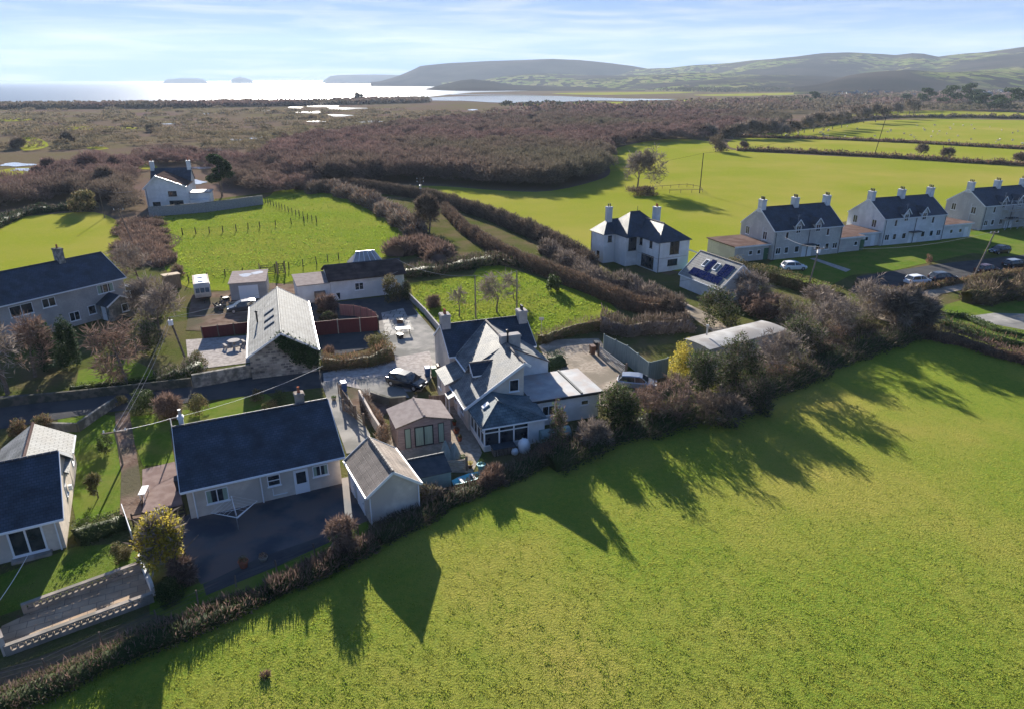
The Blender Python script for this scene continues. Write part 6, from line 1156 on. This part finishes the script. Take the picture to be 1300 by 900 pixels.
# ------------------------------------------------------------------ the tree and bush belt along the near field
LF, LM, LY, LO, CO = M['leaf'], M['leaf_mid'], M['leaf_yellow'], M['leaf_olive'], M['conifer']
belt = [
 ('bush', 'green leafed shrub with bare reddish tips against the white extension', (708, 580, 512, 17), LM, TR, 1300, .17, 1500),
 ('bush', 'tangled brown bush between green shrub and dark round evergreen', (745, 570, 536, 26), TG, TG, 900, .12, 3600),
 ('evergreen_bush', 'large dark rounded evergreen beside the half hidden silver car', (788, 562, 484, 34), LF, TW, 7000, .2, 1600),
 ('bush', 'russet bare bush right of the dark rounded evergreen', (846, 545, 478, 40), TR, TR, 900, .13, 7000),
 ('gorse_bush', 'bright yellow green bush beside the pale curved roof', (868, 500, 428, 21), LY, None, 3600, .18, 0),
 ('evergreen_bush', 'dark leafy tree between the yellow bush and the curved roof building', (903, 530, 444, 38), LF, TG, 6500, .2, 1800),
 ('evergreen_bush', 'dense dark holly in front of the curved roof middle', (940, 522, 425, 30), LF, TW, 5200, .2, 2400),
 ('hawthorn', 'spreading brown hawthorn in front of the curved roof right end', (985, 508, 424, 40), TG, TG, 1200, .14, 7500),
 ('evergreen_bush', 'grey green bushy tree right of the spreading hawthorn', (1022, 482, 396, 34), LF, TG, 4600, .2, 2600),
 ('hawthorn', 'pale grey bare tree in the middle of the long tree belt', (1058, 468, 376, 36), TG, TG, 600, .14, 7800),
 ('hawthorn', 'tallest pale bare tree near the end of the tree belt', (1090, 452, 354, 30), TG, TG, 300, .14, 7500),
 ('evergreen_bush', 'dark bush at the foot of the tallest pale bare tree', (1122, 445, 362, 28), LO, TG, 2400, .22, 4200),
 ('bush', 'low brown scrub at foot of belt under curved roof', (910, 548, 500, 30), TW, TW, 1200, .14, 3500),
 ('bush', 'low dark scrub at the belt foot, right of the low brown scrub', (960, 535, 480, 30), LF, TW, 2600, .16, 2500),
 ('bush', 'dark scrub under the spreading hawthorn edge', (1010, 505, 455, 30), LF, TW, 2600, .16, 2500),
 ('bush', 'brown scrub under the pale grey bare tree', (1055, 482, 432, 30), BR, TW, 2000, .16, 3000),
 ('bush', 'shadowy scrub at the right foot of tree belt', (1102, 462, 412, 30), LF, TW, 2400, .16, 2500),
 ('bush', 'small bramble clump left of the green leafed shrub foot', (690, 588, 566, 20), BR, TR, 1200, .12, 1200),
 ('evergreen_bush', 'dark green bush behind curved roof, left of reddish copse', (912, 415, 366, 32), LF, TW, 3600, .24, 1500),
 ('reddish_copse', 'rust coloured thicket behind the curved roof right end', (975, 402, 372, 36), TR, TR, 900, .18, 7000),
 ('bush', 'brown thicket left of the solar garage gable', (850, 405, 378, 22), TW, TW, 900, .2, 3000),
 ('hawthorn', 'pale twiggy bush in front of the solar garage gable', (950, 388, 345, 24), TG, TG, 300, .15, 4200),
 ('bush', 'grey twiggy bush beside boxed pole and clipped hedge end', (1045, 412, 366, 30), TG, TG, 500, .18, 4500),
 ('bush', 'green bush between boxed pole and tree belt', (1010, 420, 376, 24), LO, TG, 1800, .22, 2600),
 ('bush', 'small yellow green bush beside the track end', (828, 418, 400, 12), LO, None, 900, .2, 0),
 ('bush', 'dark small bush under the lane hedge by the pasture', (703, 372, 346, 12), LF, None, 1200, .3, 0),
 # left gardens
 ('shrub', 'large grey green variegated shrub beside the lane, top of gravel bed', (180, 530, 494, 21), LF, LO, 3600, .15, 0),
 ('shrub', 'brown red shrub right of the large variegated shrub', (221, 530, 500, 17), TR, TR, 900, .12, 2200),
 ('shrub', 'green shrub on the garden hedge near the sunny lawn', (250, 528, 497, 14), LO, None, 1800, .15, 0),
 ('shrub', 'round flowering pale bush left of lane above left bungalow roof', (20, 555, 531, 13), LO, BR, 1500, .13, 400),
 ('shrub', 'round pale topped bush beside the angled garden wall', (50, 552, 527, 17), LO, BR, 2200, .13, 400),
 ('shrub', 'small clipped olive bush at the end of the lane wall', (154, 515, 503, 9), LO, None, 1000, .12, 0),
 ('shrub', 'round dark ball bush on the left lawn', (131, 578, 550, 12), LF, None, 1800, .11, 0),
 ('shrub', 'clipped dome bush behind near bungalow, left dome', (326, 512, 496, 12), LO, None, 1200, .12, 0),
 ('shrub', 'clipped pale dome bush behind near bungalow, front dome', (340, 528, 510, 14), LO, None, 1400, .12, 0),
 ('shrub', 'dark clipped bush behind near bungalow, right of the two domes', (356, 516, 494, 10), LF, None, 1000, .12, 0),
 ('shrub', 'round pale grey shrub beside the golden tree, left of it', (152, 718, 690, 14), LO, None, 2400, .1, 0),
 ('shrub', 'dark green mound at the foot of golden tree', (212, 770, 738, 20), LF, None, 3600, .11, 0),
 ('shrub', 'brown twiggy shrub right of the golden tree trunk', (232, 742, 712, 13), TR, TR, 600, .1, 1800),
 ('shrub', 'green shrub by the grey house porch and near pole', (192, 452, 408, 18), LF, TG, 2600, .18, 900),
 ('shrub', 'variegated bush beside near dark pole base', (246, 468, 446, 14), LO, None, 1800, .16, 0),
 ('shrub', 'wide leafy bush by right end of white bungalow front', (497, 385, 343, 14), LO, None, 2200, .24, 0),
 ('shrub', 'low bushy mound beside the flagged drive corner', (478, 450, 424, 22), LO, LO, 3200, .17, 0),
 ('shrub', 'brown heathery bush between lane hedge and barn', (416, 455, 438, 10), BR, TR, 700, .13, 500),
 ('shrub', 'tall dark shrubs in the sunken garden', (415, 412, 396, 14), LF, TW, 1600, .18, 600),
 ('shrub', 'pinkish twiggy bush below the tan roofed garage, left', (438, 700, 655, 19), TR, TR, 300, .1, 3600),
 ('shrub', 'straw and rust coloured bush on the bank by dinghy', (625, 622, 598, 22), BR, TR, 1600, .12, 2200),
 ('shrub', 'thorny green bush at the right base of tan roofed garage', (548, 640, 616, 18), LO, TG, 1400, .12, 700),
 ('shrub', 'climber on the curved garden wall by summerhouse', (487, 566, 538, 12), BR, TG, 1200, .11, 500),
 ('bush', 'russet shrub at the hedge junction, right end of lane hedge', (640, 375, 340, 0.1), BR, None, 10, .1, 0),
 ('bush', 'dark brown round bush left of the sheep pasture hedge', (912, 194, 168, 13), TW, TW, 900, .7, 1200),
 ('bush', 'round dark thorn bush on the lone tree mound', (812, 250, 238, 26), BR, TW, 1200, .35, 1500),
 ('bush', 'small orange leaved bush on the lawn by the white pair', (1180, 336, 322, 6), BR, None, 500, .2, 0),
 ('evergreen_bush', 'dark olive bush by the left field bottom', (100, 272, 240, 22), LO, None, 2200, .5, 0),
 ('conifer_bush', 'tall dark conifer left of porch, left one of two', (62, 472, 398, 16), CO, None, 6200, .2, 0),
 ('conifer_bush', 'tall dark conifer left of porch, right one of two', (88, 470, 394, 16), CO, None, 6200, .2, 0),
 ('bush', 'bare brown thicket between caravan and grey brown house', (195, 400, 350, 30), TG, TG, 500, .2, 8000),
 ('bush', 'brown shrub behind the lean to shed', (222, 352, 334, 12), TR, TR, 300, .2, 1200),
 ('bush', 'pinkish shrub behind barn right eave', (412, 398, 378, 14), TR, TR, 200, .14, 1800),
 ('bush', 'bramble clump right of the grassy plot kerb wall', (548, 392, 376, 12), TR, TR, 300, .16, 1500),
 ('evergreen_bush', 'green bush at the right side of white bungalow, darker one', (515, 382, 356, 10), LF, TW, 1400, .2, 300),
 ('bush', 'hedge bush with orange tips at right beside the leaning bank', (1255, 378, 342, 22), LO, TW, 2400, .24, 2600),
]
for i, (nm, lb, px, lf, tw_, n_, sz, nt_) in enumerate(belt):
    if px[3] < 1: continue
    if 760 < px[0] < 1135 and px[1] > 440: px = (px[0], px[1] - (9 + (px[0] - 790) * .085 if px[2] < 465 or px[0] < 850 else 8), px[2], px[3] * 1.05)
    tm = tw_ if nt_ else None; far = mpp(px[0], px[1]); bare = lf in (TR, TG, TW) and nt_ > 1500 and px[1] > 380
    if bare:
        loc = P(px[0], px[1]); h_ = hgt(px[0], px[1], px[2]); w_ = px[3] * far
        r = bare_tree(nm, lb, loc, h_, w_, 100 + i, lf, M['bark'] if i % 2 else M['bark_pale'], 'bush', None, levels=4, nb=3, tw=max(.009, far * .075), ntw=4, spread=1.0, tl=.35 + far * 4, first=.2, trunk_r=.07, upw=.4)
        leaves_obj('undergrowth', lumps_in(np.random.RandomState(i), w_ * .8, w_ * .6, h_ * .45, 6, 0), 1100, sz * 1.1, BR if i % 2 else LF, r, i, 700, lf, .35 + far * 2, max(.009, far * .08), .5); continue
    bush(nm, lb, px, lf, tm, n_, sz, nt_, seed=100 + i, k=9, tl=.35 + far * 2.6, twid=max(.009, far * .09), trunk=False, group=None, up=.6 if 'bush' in nm else .8)

# single trees with visible limbs
def tree(name, label, px, m_tw, seed, m_bk=None, **k):
    bx, by, ty, hw = px; return bare_tree(name, label, P(bx, by), hgt(bx, by, ty), hw * mpp(bx, by), seed, m_tw, m_bk or M['bark'], **k)
tree('bare_tree', 'lone spreading bare tree on a mound in the big pasture', (808, 243, 190, 27), TG, 1, levels=4, nb=3, tw=.026, ntw=5, tl=1.6, first=.16, spread=.95)
tree('fruit_tree', 'small bare fruit tree in the middle of the grassy plot', (631, 397, 349, 24), TG, 2, levels=3, nb=3, tw=.02, ntw=5, tl=1.0, first=.35, spread=.9)
tree('sapling', 'slim bare sapling left of the small fruit tree', (583, 402, 368, 8), TG, 3, levels=2, nb=3, tw=.02, tl=.9)
tree('sapling', 'slender bare sapling right of the small fruit tree', (652, 380, 350, 9), TG, 4, levels=2, nb=3, tw=.02, tl=.9)
tree('bare_tree', 'wind swept pinkish bare tree beside the lane, leaning left', (163, 489, 408, 34), TR, 5, levels=4, nb=3, tw=.006, ntw=2, tl=1.1, spread=1.0, lean=(-.35, 0), first=.25, upw=.2)
tree('bare_tree', 'big grey bare tree at the left edge, nearest the grey brown house', (10, 500, 398, 46), TG, 6, levels=4, nb=3, tw=.006, ntw=2, tl=1.0, spread=1.0)
tree('bare_tree', 'purplish bare tree in front of the grey brown house windows', (45, 478, 400, 30), TR, 7, levels=4, nb=3, tw=.006, ntw=2, tl=.9, spread=.9)
tree('bare_tree', 'bare tree behind the grey brown house conservatory', (178, 366, 305, 28), TG, 8, levels=4, nb=3, tw=.009, ntw=2, tl=1.0, spread=.9)
tree('bare_tree', 'thick bare tree between near dark pole and the house porch', (205, 430, 358, 30), TG, 9, levels=4, nb=3, tw=.008, ntw=2, tl=1.0, spread=.9)
tree('bare_tree', 'brown bare tree standing in the lane hedges below transformer pole', (545, 296, 250, 20), TW, 10, levels=4, nb=3, tw=.03, ntw=5, tl=1.4, spread=.8)
tree('bare_tree', 'bare thorn tree at the far end of tree belt by the track gate', (1168, 420, 378, 20), TG, 11, levels=3, nb=4, tw=.025, ntw=10, tl=1.1, spread=.9)
tree('bare_tree', 'bare ivy clad thorn left of track gate', (1140, 424, 366, 20), TG, 12, levels=4, nb=3, tw=.025, ntw=7, tl=1.2, spread=.9, leaf=LO, nleaf=900, lsize=.2)
tree('sapling', 'small pollarded tree with leafless top in left lawn', (125, 632, 600, 9), LO, 13, levels=3, nb=3, tw=.02, ntw=8, tl=.35, spread=.8)
for i, (x, b, t_, hw_, lb) in enumerate([(1050, 368, 340, 10, 'bare shrub tree by white semi lawn'), (588, 199 - 5, 0, 0, '')]):
    if hw_: tree('sapling', lb, (x, b + 30, t_ + 30, hw_), TG, 30 + i, levels=2, nb=4, tw=.02, tl=.8)
for i, (x, b, t_, hw_, lb) in enumerate([(1172, 198, 185, 9, 'round bushy thorn on the hedge bank, left of two'), (1203, 202, 190, 7, 'smaller thorn on the hedge bank, right of the round one'), (943, 191, 181, 5, 'small dark thorn in strip field by the brown round bush'), (1296, 208, 196, 7, 'thorn on the hedge bank at the right edge')]):
    tree('thorn_tree', lb, (x, b, t_, hw_), TW, 40 + i, levels=3, nb=3, tw=.09, ntw=6, tl=1.6, spread=.9)
# golden tree
r = bush('golden_tree', 'golden leaved round tree between the terrace and the bungalow yard', (207, 748, 655, 35), LY, TG, 7500, .17, 900, seed=60, cat='tree', k=12, trunk=True, low=.28)
# far pine by the white house
def pine(label, px, seed, n=2600, size=.8, lobes=6):
    bx, by, ty, hw = px; rng = np.random.RandomState(seed); h = hgt(bx, by, ty); w_ = hw * mpp(bx, by); r = thing('pine_tree', P(bx, by), 0, label, 'tree'); a = MB(); a.tube((0, 0, 0), (w_ * .1, 0, h * .9), h * .025, h * .01, 6); lu = []
    for k in range(lobes): z = h * (.42 + .5 * k / (lobes - 1)); g = rng.uniform(0, 6.28); q = w_ * (.62 - .35 * k / lobes); c = (math.cos(g) * q, math.sin(g) * q, z); a.tube((0, 0, z * .85), c, h * .01, h * .004, 4); lu.append((c, (w_ * .5, w_ * .5, h * .09)))
    lu.append(((0, 0, h * .9), (w_ * .45, w_ * .45, h * .09))); a.build('trunk', M['bark'], r); leaves_obj('crown', lu, n, size, CO, r, seed); return r
pine('dark spreading pine right of the far white house', (282, 250, 197, 18), 1, 3400, .7, 9)
for i, (x, b, t_, hw_) in enumerate([(1031, 133, 117, 10), (1063, 135, 124, 9), (1175, 137, 112, 12), (1203, 139, 109, 15), (1225, 139, 106, 13), (1245, 141, 119, 14), (1280, 143, 112, 20), (1262, 142, 121, 10), (1150, 134, 120, 8), (1240, 134, 114, 12)]):
    pine(['dark pine at the left of the far village trees', 'low dark pine next to the village, second from left', 'tall pine before the village slope, left in the tall group', 'broad pine in the middle of the tall far group', 'tallest dark pine of the far right group', 'spreading dark pine right of the tallest one', 'massive dark tree crown at the far right edge', 'lower dark pine between the tall group and the edge tree', 'small dark pine left of the tall group', 'dark pine behind the tall group'][i], (x, b, t_, hw_), 20 + i, 900, 2.2, 6)
# band of grey trees at the wood's right end
for i in range(22):
    rr_ = random.Random(i); x = 890 + i * 13 + rr_.uniform(-5, 5); b = 176 - max(0, x - 985) * .17 + rr_.uniform(-2, 2) if x > 940 else 180 + rr_.uniform(-3, 3)
    tree('wood_edge_tree', 'bare tree in the row where the wood meets the sheep pasture', (x, min(b, 176), b - rr_.uniform(14, 24), rr_.uniform(7, 11)), TG if i % 3 else TW, 200 + i, levels=3, nb=3, tw=.14, ntw=6, tl=3.0, spread=.7, group='bare trees along the wood edge')
# ------------------------------------------------------------------ woods, marsh scrub and far trees: masses
def scatter(name, label, outline, n, hr, wr, m, seed, per=60, tw=.12, cat='woodland', holes=(), jitter=0):
    rng = np.random.RandomState(seed); poly = [P(*p) for p in outline]; xs = np.array([p.x for p in poly]); ys = np.array([p.y for p in poly]); pts = []
    def inside(x, y):
        c = False; j = len(xs) - 1
        for i in range(len(xs)):
            if (ys[i] > y) != (ys[j] > y) and x < (xs[j] - xs[i]) * (y - ys[i]) / (ys[j] - ys[i]) + xs[i]: c = not c
            j = i
        return c
    # even in the picture depth: draw pixel positions and project to the ground
    px0, px1 = min(p[0] for p in outline), max(p[0] for p in outline); py0, py1 = min(p[1] for p in outline), max(p[1] for p in outline); tries = 0
    while len(pts) < n and tries < n * 20:
        tries += 1; q = P(rng.uniform(px0, px1), rng.uniform(py0, py1))
        if inside(q.x, q.y) and (not holes or q.y > 0): pts.append((q.x, q.y))
    pts = np.array(pts); n = len(pts); h = rng.uniform(*hr, n); w_ = rng.uniform(*wr, n); scl = np.clip(np.sqrt(pts[:, 1] / 300.), .7, 2.2)
    C_ = np.repeat(np.column_stack([pts, h * .55]), per, 0); u = unit(rng, n * per); u[:, 2] = np.abs(u[:, 2]) * 1.2 - .35; rad = np.column_stack([np.repeat(w_, per)] * 2 + [np.repeat(h * .45, per)]); q = rng.uniform(.6, 1.0, (n * per, 1)); Cn = C_ + u * rad * q
    sc_ = np.repeat(scl, per)[:, None]; d = u * 1.1 + np.array([0, 0, .25]) + unit(rng, len(Cn)) * .9; d /= np.linalg.norm(d, axis=1, keepdims=True); sd = np.cross(d, unit(rng, len(Cn))); sd /= np.linalg.norm(sd, axis=1, keepdims=True); l = sc_ * 1.0 * rng.uniform(.6, 1.3, (len(Cn), 1)); wd = sc_ * tw * 2.2
    V = np.stack([Cn - sd * wd, Cn + sd * wd, Cn + d * l + sd * wd * .4, Cn + d * l - sd * wd * .4], 1).reshape(-1, 3); V[:, 2] = np.maximum(V[:, 2], .05); F = np.arange(len(V)).reshape(-1, 4); o = np_obj(name, V, F, m)
    return tag(o, label, cat, kind='stuff')
W = M['wood_far']; M['wood_dk'] = mat('dark_far_trees', (.05, .055, .035), (.08, .065, .05), .03, .95, island=.4, transl=.2, coord='Geo')
scatter('woodland', 'dense brown winter woodland filling the valley behind the fields', [(340, 205), (360, 190), (420, 178), (480, 168), (540, 160), (620, 152), (700, 150), (800, 148), (900, 148), (960, 150), (1000, 155), (985, 166), (930, 174), (890, 178), (800, 184), (768, 195), (778, 212), (760, 228), (700, 240), (640, 240), (560, 232), (470, 232), (400, 236), (350, 225)], 4200, (4, 8), (2.4, 5), W, 1, 240, tw=.06)
scatter('scrub', 'scattered brown scrub and reeds over the marsh', [(-60, 178), (60, 172), (180, 168), (300, 165), (420, 158), (520, 150), (620, 141), (720, 138), (820, 138), (820, 150), (700, 152), (600, 158), (480, 170), (400, 182), (340, 196), (200, 186), (60, 192), (-60, 196)], 260, (1.2, 3.5), (2.5, 6), M['scrub_far'], 2, 110, tw=.07)
scatter('scrub', 'brown thorn scrub along the left side of the marsh', [(-80, 246), (0, 243), (60, 238), (95, 215), (130, 205), (170, 216), (160, 245), (150, 262), (90, 255), (0, 268), (-80, 275)], 420, (3, 6.5), (2, 4.5), W, 3, 260, tw=.04)
scatter('scrub', 'scrub thicket around the far white house', [(125, 215), (210, 195), (280, 205), (350, 205), (400, 238), (345, 250), (290, 240), (270, 215), (240, 212), (200, 212), (165, 222), (168, 275), (150, 262)], 330, (2.5, 5.5), (2, 4), W, 4, 260, tw=.04)
scatter('coastal_tree_belt', 'low dark belt of trees along the shore', [(-120, 137.5), (0, 137), (200, 135.5), (400, 132), (470, 129), (540, 128.5), (540, 131), (400, 134.5), (200, 138), (0, 139.5), (-120, 140)], 1900, (3, 8), (7, 14), W, 5, 14, tw=.5)
scatter('scrub', 'low scrub and hedge lines on the flat marsh behind the shore', [(-120, 141), (0, 140), (400, 137), (470, 140), (560, 142), (600, 150), (420, 158), (300, 165), (180, 168), (60, 172), (-100, 176)], 300, (.8, 3), (3, 10), M['scrub_far'], 15, 60, tw=.16)
scatter('far_trees', 'far hedges and trees on the right beyond the estuary', [(620, 146), (700, 143), (820, 140), (950, 132), (1100, 122), (1340, 118), (1340, 130), (1200, 134), (1040, 140), (960, 148), (820, 148), (700, 148)], 900, (5, 12), (6, 12), W, 6, 26, tw=.4)
scatter('far_trees', 'dark hedge lines across the far flat fields', [(640, 137), (760, 137), (860, 136), (900, 133), (1100, 128), (1340, 128), (1340, 131), (1100, 132), (900, 135), (760, 138), (640, 138)], 420, (5, 9), (6, 10), M['wood_dk'], 7, 26, tw=.4)
scatter('far_trees', 'tree lines at the foot of the hills', [(820, 117), (900, 115.5), (1000, 114.5), (1150, 113), (1340, 112), (1340, 116), (1150, 117), (1000, 118), (900, 119)], 420, (8, 14), (15, 30), M['wood_dk'], 8, 14, tw=1.2)
scatter('far_trees', 'tree belt behind the top pasture and village', [(1020, 146), (1100, 141), (1200, 138), (1340, 138), (1340, 143), (1200, 142), (1100, 145)], 200, (5, 9), (4, 8), W, 9, 40, tw=.25)
for i, (x, b, t_, hw_) in enumerate([(60, 222, 198, 14), (112, 226, 190, 20), (45, 232, 210, 14), (85, 240, 214, 18), (135, 244, 208, 16), (146, 225, 196, 14), (30, 252, 226, 18), (20, 190, 172, 12), (82, 182, 164, 10), (190, 168, 157, 8), (120, 255, 230, 14)]):
    bush('marsh_thicket', ['thicket beside the upper left flood pool', 'largest dark rounded thicket left of far white house', 'brown thicket below the left flood pool', 'purple brown thicket in the middle of left scrub', 'thicket touching the small field pole', 'pale thicket beyond the flooded track', 'low brown thicket near the left edge', 'thicket on far left marsh', 'single dark tree clump in the left marsh', 'small far clump on the marsh', 'dark thicket right behind left field corner'][i], (x, b, t_, hw_), W, W, 900, .5, 2600, seed=300 + i, tl=1.6, twid=.06)
tree('bare_tree', 'lone tall tree breaking the shoreline skyline', (456, 131, 119, 4), TW, 77, levels=3, nb=3, tw=.5, ntw=4, tl=5)
tag(leaves_obj('weed_clump', [((0, 0, .15), (.3, .25, .2))], 260, .08, BR, None, 5, 120, TR, .3, .008, loc=P(337, 858)), 'small dark clump of dead weeds alone in the near field', 'weeds')
# ------------------------------------------------------------------ sheep, village
def sheep_proto():
    a = MB(); n = 8
    secs = [(-.5, .12), (-.42, .24), (0, .28), (.4, .24), (.52, .1)]; b0 = 0
    for x, r_ in secs:
        for i in range(n): t_ = 2 * math.pi * i / n; a.v.append((x, r_ * math.cos(t_), .62 + r_ * math.sin(t_)))
    for k in range(4):
        for i in range(n): j = (i + 1) % n; a.f.append((k * n + i, (k + 1) * n + i, (k + 1) * n + j, k * n + j)); a.m.append(0)
    a.tube((.48, 0, .75), (.72, 0, .62), .1, .06, 6); 
    for x in (-.32, .32):
        for y in (-.12, .12): a.tube((x, y, .45), (x, y, 0), .05, .035, 5)
    a.tube((.55, 0, .78), (.52, .14, .8), .03, .02, 4); a.tube((.55, 0, .78), (.52, -.14, .8), .03, .02, 4)
    return a.build('sheep', M['dash_cream'], None)
sp_ = sheep_proto(); rnd = random.Random(11); pen = [(1010, 172), (1060, 166), (1120, 160), (1180, 158), (1300, 160), (1310, 183), (1180, 176), (1060, 174)]
for i in range(60):
    o = sp_ if i == 0 else sp_.copy()
    if i: C.objects.link(o)
    x = rnd.uniform(985, 1298); y = rnd.uniform(158 + max(0, (1110 - x) * .09), 173 + (x - 985) * .037); q = P(x, y); o.location = (q.x, q.y, .1); o.rotation_euler.z = rnd.uniform(0, 6.28); o.scale = (1.15,) * 3
    tag(o, 'small pale sheep grazing in the far right pasture', 'sheep', 'sheep grazing in the far pasture')
for i in range(26):
    rr_ = random.Random(50 + i); x = rr_.choice([rr_.uniform(1030, 1170), rr_.uniform(1040, 1150), rr_.uniform(1250, 1300)]); y = rr_.uniform(121, 127); q = P(x, y); s = rr_.uniform(1.0, 1.5)
    r = thing('village_house', (q.x, q.y, 0), rr_.uniform(-.4, 1.2), 'tiny pale house with slate roof in the far village among trees', 'house', 'houses of the far village'); r.scale = (s, s, s); a = MB(); a.box(0, 12, 0, 8, 0, 5); a.poly([(0, 8, 5), (0, 0, 5), (0, 4, 8)]); a.poly([(12, 0, 5), (12, 8, 5), (12, 4, 8)]); a.build('wall', M['white' if i % 2 else 'dash_cream'], r)
    a = MB(); a.slab([(-.3, -.4, 4.8), (12.3, -.4, 4.8), (12.3, 4, 8.1), (-.3, 4, 8.1)], .15); a.slab([(12.3, 8.4, 4.8), (-.3, 8.4, 4.8), (-.3, 4.002, 8.102), (12.3, 4.002, 8.102)], .15); a.build('roof', M['slate'], r)
# grass tussocks
M['blade'] = mat('grass_blades', (.19, .26, .03), (.29, .30, .05), .35, .8, island=.4, transl=.5, coord='Geo')
M['blade_lush'] = mat('lush_grass_blades', (.12, .20, .025), (.20, .24, .035), .35, .8, island=.35, transl=.5, coord='Geo')
def tussocks(label, outline, n, s0, s1, m, seed, z=.02):
    rng = np.random.RandomState(seed); ox = [p[0] for p in outline]; oy = [p[1] for p in outline]; px_ = rng.uniform(min(ox), max(ox), n); py_ = rng.uniform(min(oy), max(oy), n); ok = np.zeros(n, bool); j = len(outline) - 1
    for i in range(len(outline)):
        with np.errstate(divide='ignore', invalid='ignore'): c = ((oy[i] > py_) != (oy[j] > py_)) & (px_ < (ox[j] - ox[i]) * (py_ - oy[i]) / (oy[j] - oy[i] + 1e-9) + ox[i])
        ok ^= c; j = i
    px_, py_ = px_[ok], py_[ok]; u = (px_ - CX) / FPX; v = (CY - py_) / FPX; t_ = -HC / (-sp + v * cp); X = u * t_; Y = (cp + v * sp) * t_; n = len(X)
    Cn = np.column_stack([X, Y, np.full(n, z)]); d = unit(rng, n) * .8 + np.array([0, 0, .7]); d /= np.linalg.norm(d, axis=1, keepdims=True); sd = np.cross(d, unit(rng, n)); sd /= np.linalg.norm(sd, axis=1, keepdims=True)
    G = rng.rand(220, 220); gx = (X * .9 + Y * .5) * 4.2; gy = (Y * .9 - X * .5) * 2.6      # tufts in drifts about a metre across
    ix, iy = np.floor(gx).astype(int), np.floor(gy).astype(int); fx, fy = gx - ix, gy - iy; g_ = lambda a, b: G[a % 220, b % 220]
    dr = (g_(ix, iy) * (1 - fx) * (1 - fy) + g_(ix + 1, iy) * fx * (1 - fy) + g_(ix, iy + 1) * (1 - fx) * fy + g_(ix + 1, iy + 1) * fx * fy)[:, None]
    big = s0 + (s1 - s0) * np.clip(dr * 1.5 - .25, .08, 1) * rng.uniform(.35, 1, (n, 1)); l = big * 1.4
    V = np.stack([Cn - sd * big * .5, Cn + sd * big * .5, Cn + d * l + sd * big * .2, Cn + d * l * .8 - sd * big * .3], 1).reshape(-1, 3); V[:, 2] = np.maximum(V[:, 2], z + .001)
    tag(np_obj('grass', V, np.arange(len(V)).reshape(-1, 4), m), label, 'grass', kind='stuff')
tussocks('short tussocky pasture grass covering the near field', [(-30, 905), (0, 890), (120, 842), (230, 800), (400, 728), (520, 680), (632, 632), (720, 590), (860, 530), (1000, 484), (1140, 440), (1220, 448), (1330, 474), (1330, 905)], 400000, .016, .060, M['blade'], 9)
tussocks('long tufty grass of the plot behind the cottage', [(524, 362), (600, 352), (640, 342), (700, 362), (770, 388), (700, 422), (600, 422), (530, 398)], 16000, .06, .22, M['blade_lush'], 10, .03)
tussocks('rough grass of the paddock', [(200, 275), (260, 270), (335, 255), (400, 245), (440, 253), (505, 290), (510, 306), (495, 322), (430, 332), (240, 360), (205, 330)], 26000, .08, .26, M['blade_lush'], 11, .03)
tussocks('mown grass of the gardens and banks', [(-10, 700), (100, 690), (185, 690), (185, 712), (30, 770), (-10, 782)], 9000, .02, .05, M['blade_lush'], 12, .035)

# ------------------------------------------------------------------ haze: the damp air over the valley
a = MB(); a.box(-8800, 8800, -190, 9450, -3, 520); hz = a.build('haze', []); hz['kind'] = 'stuff'; hz['label'] = 'thin pale sea haze over the valley and hills'; hz['category'] = 'haze'
hm = bpy.data.materials.new('haze'); hm.use_nodes = True; n_ = hm.node_tree; n_.nodes.clear(); o_ = N(n_, 'ShaderNodeOutputMaterial'); pv = N(n_, 'ShaderNodeVolumePrincipled'); pv.inputs['Color'].default_value = (.66, .80, 1, 1); pv.inputs['Density'].default_value = .00006; pv.inputs['Anisotropy'].default_value = .1
n_.links.new(pv.outputs[0], o_.inputs['Volume']); hz.data.materials.append(hm)
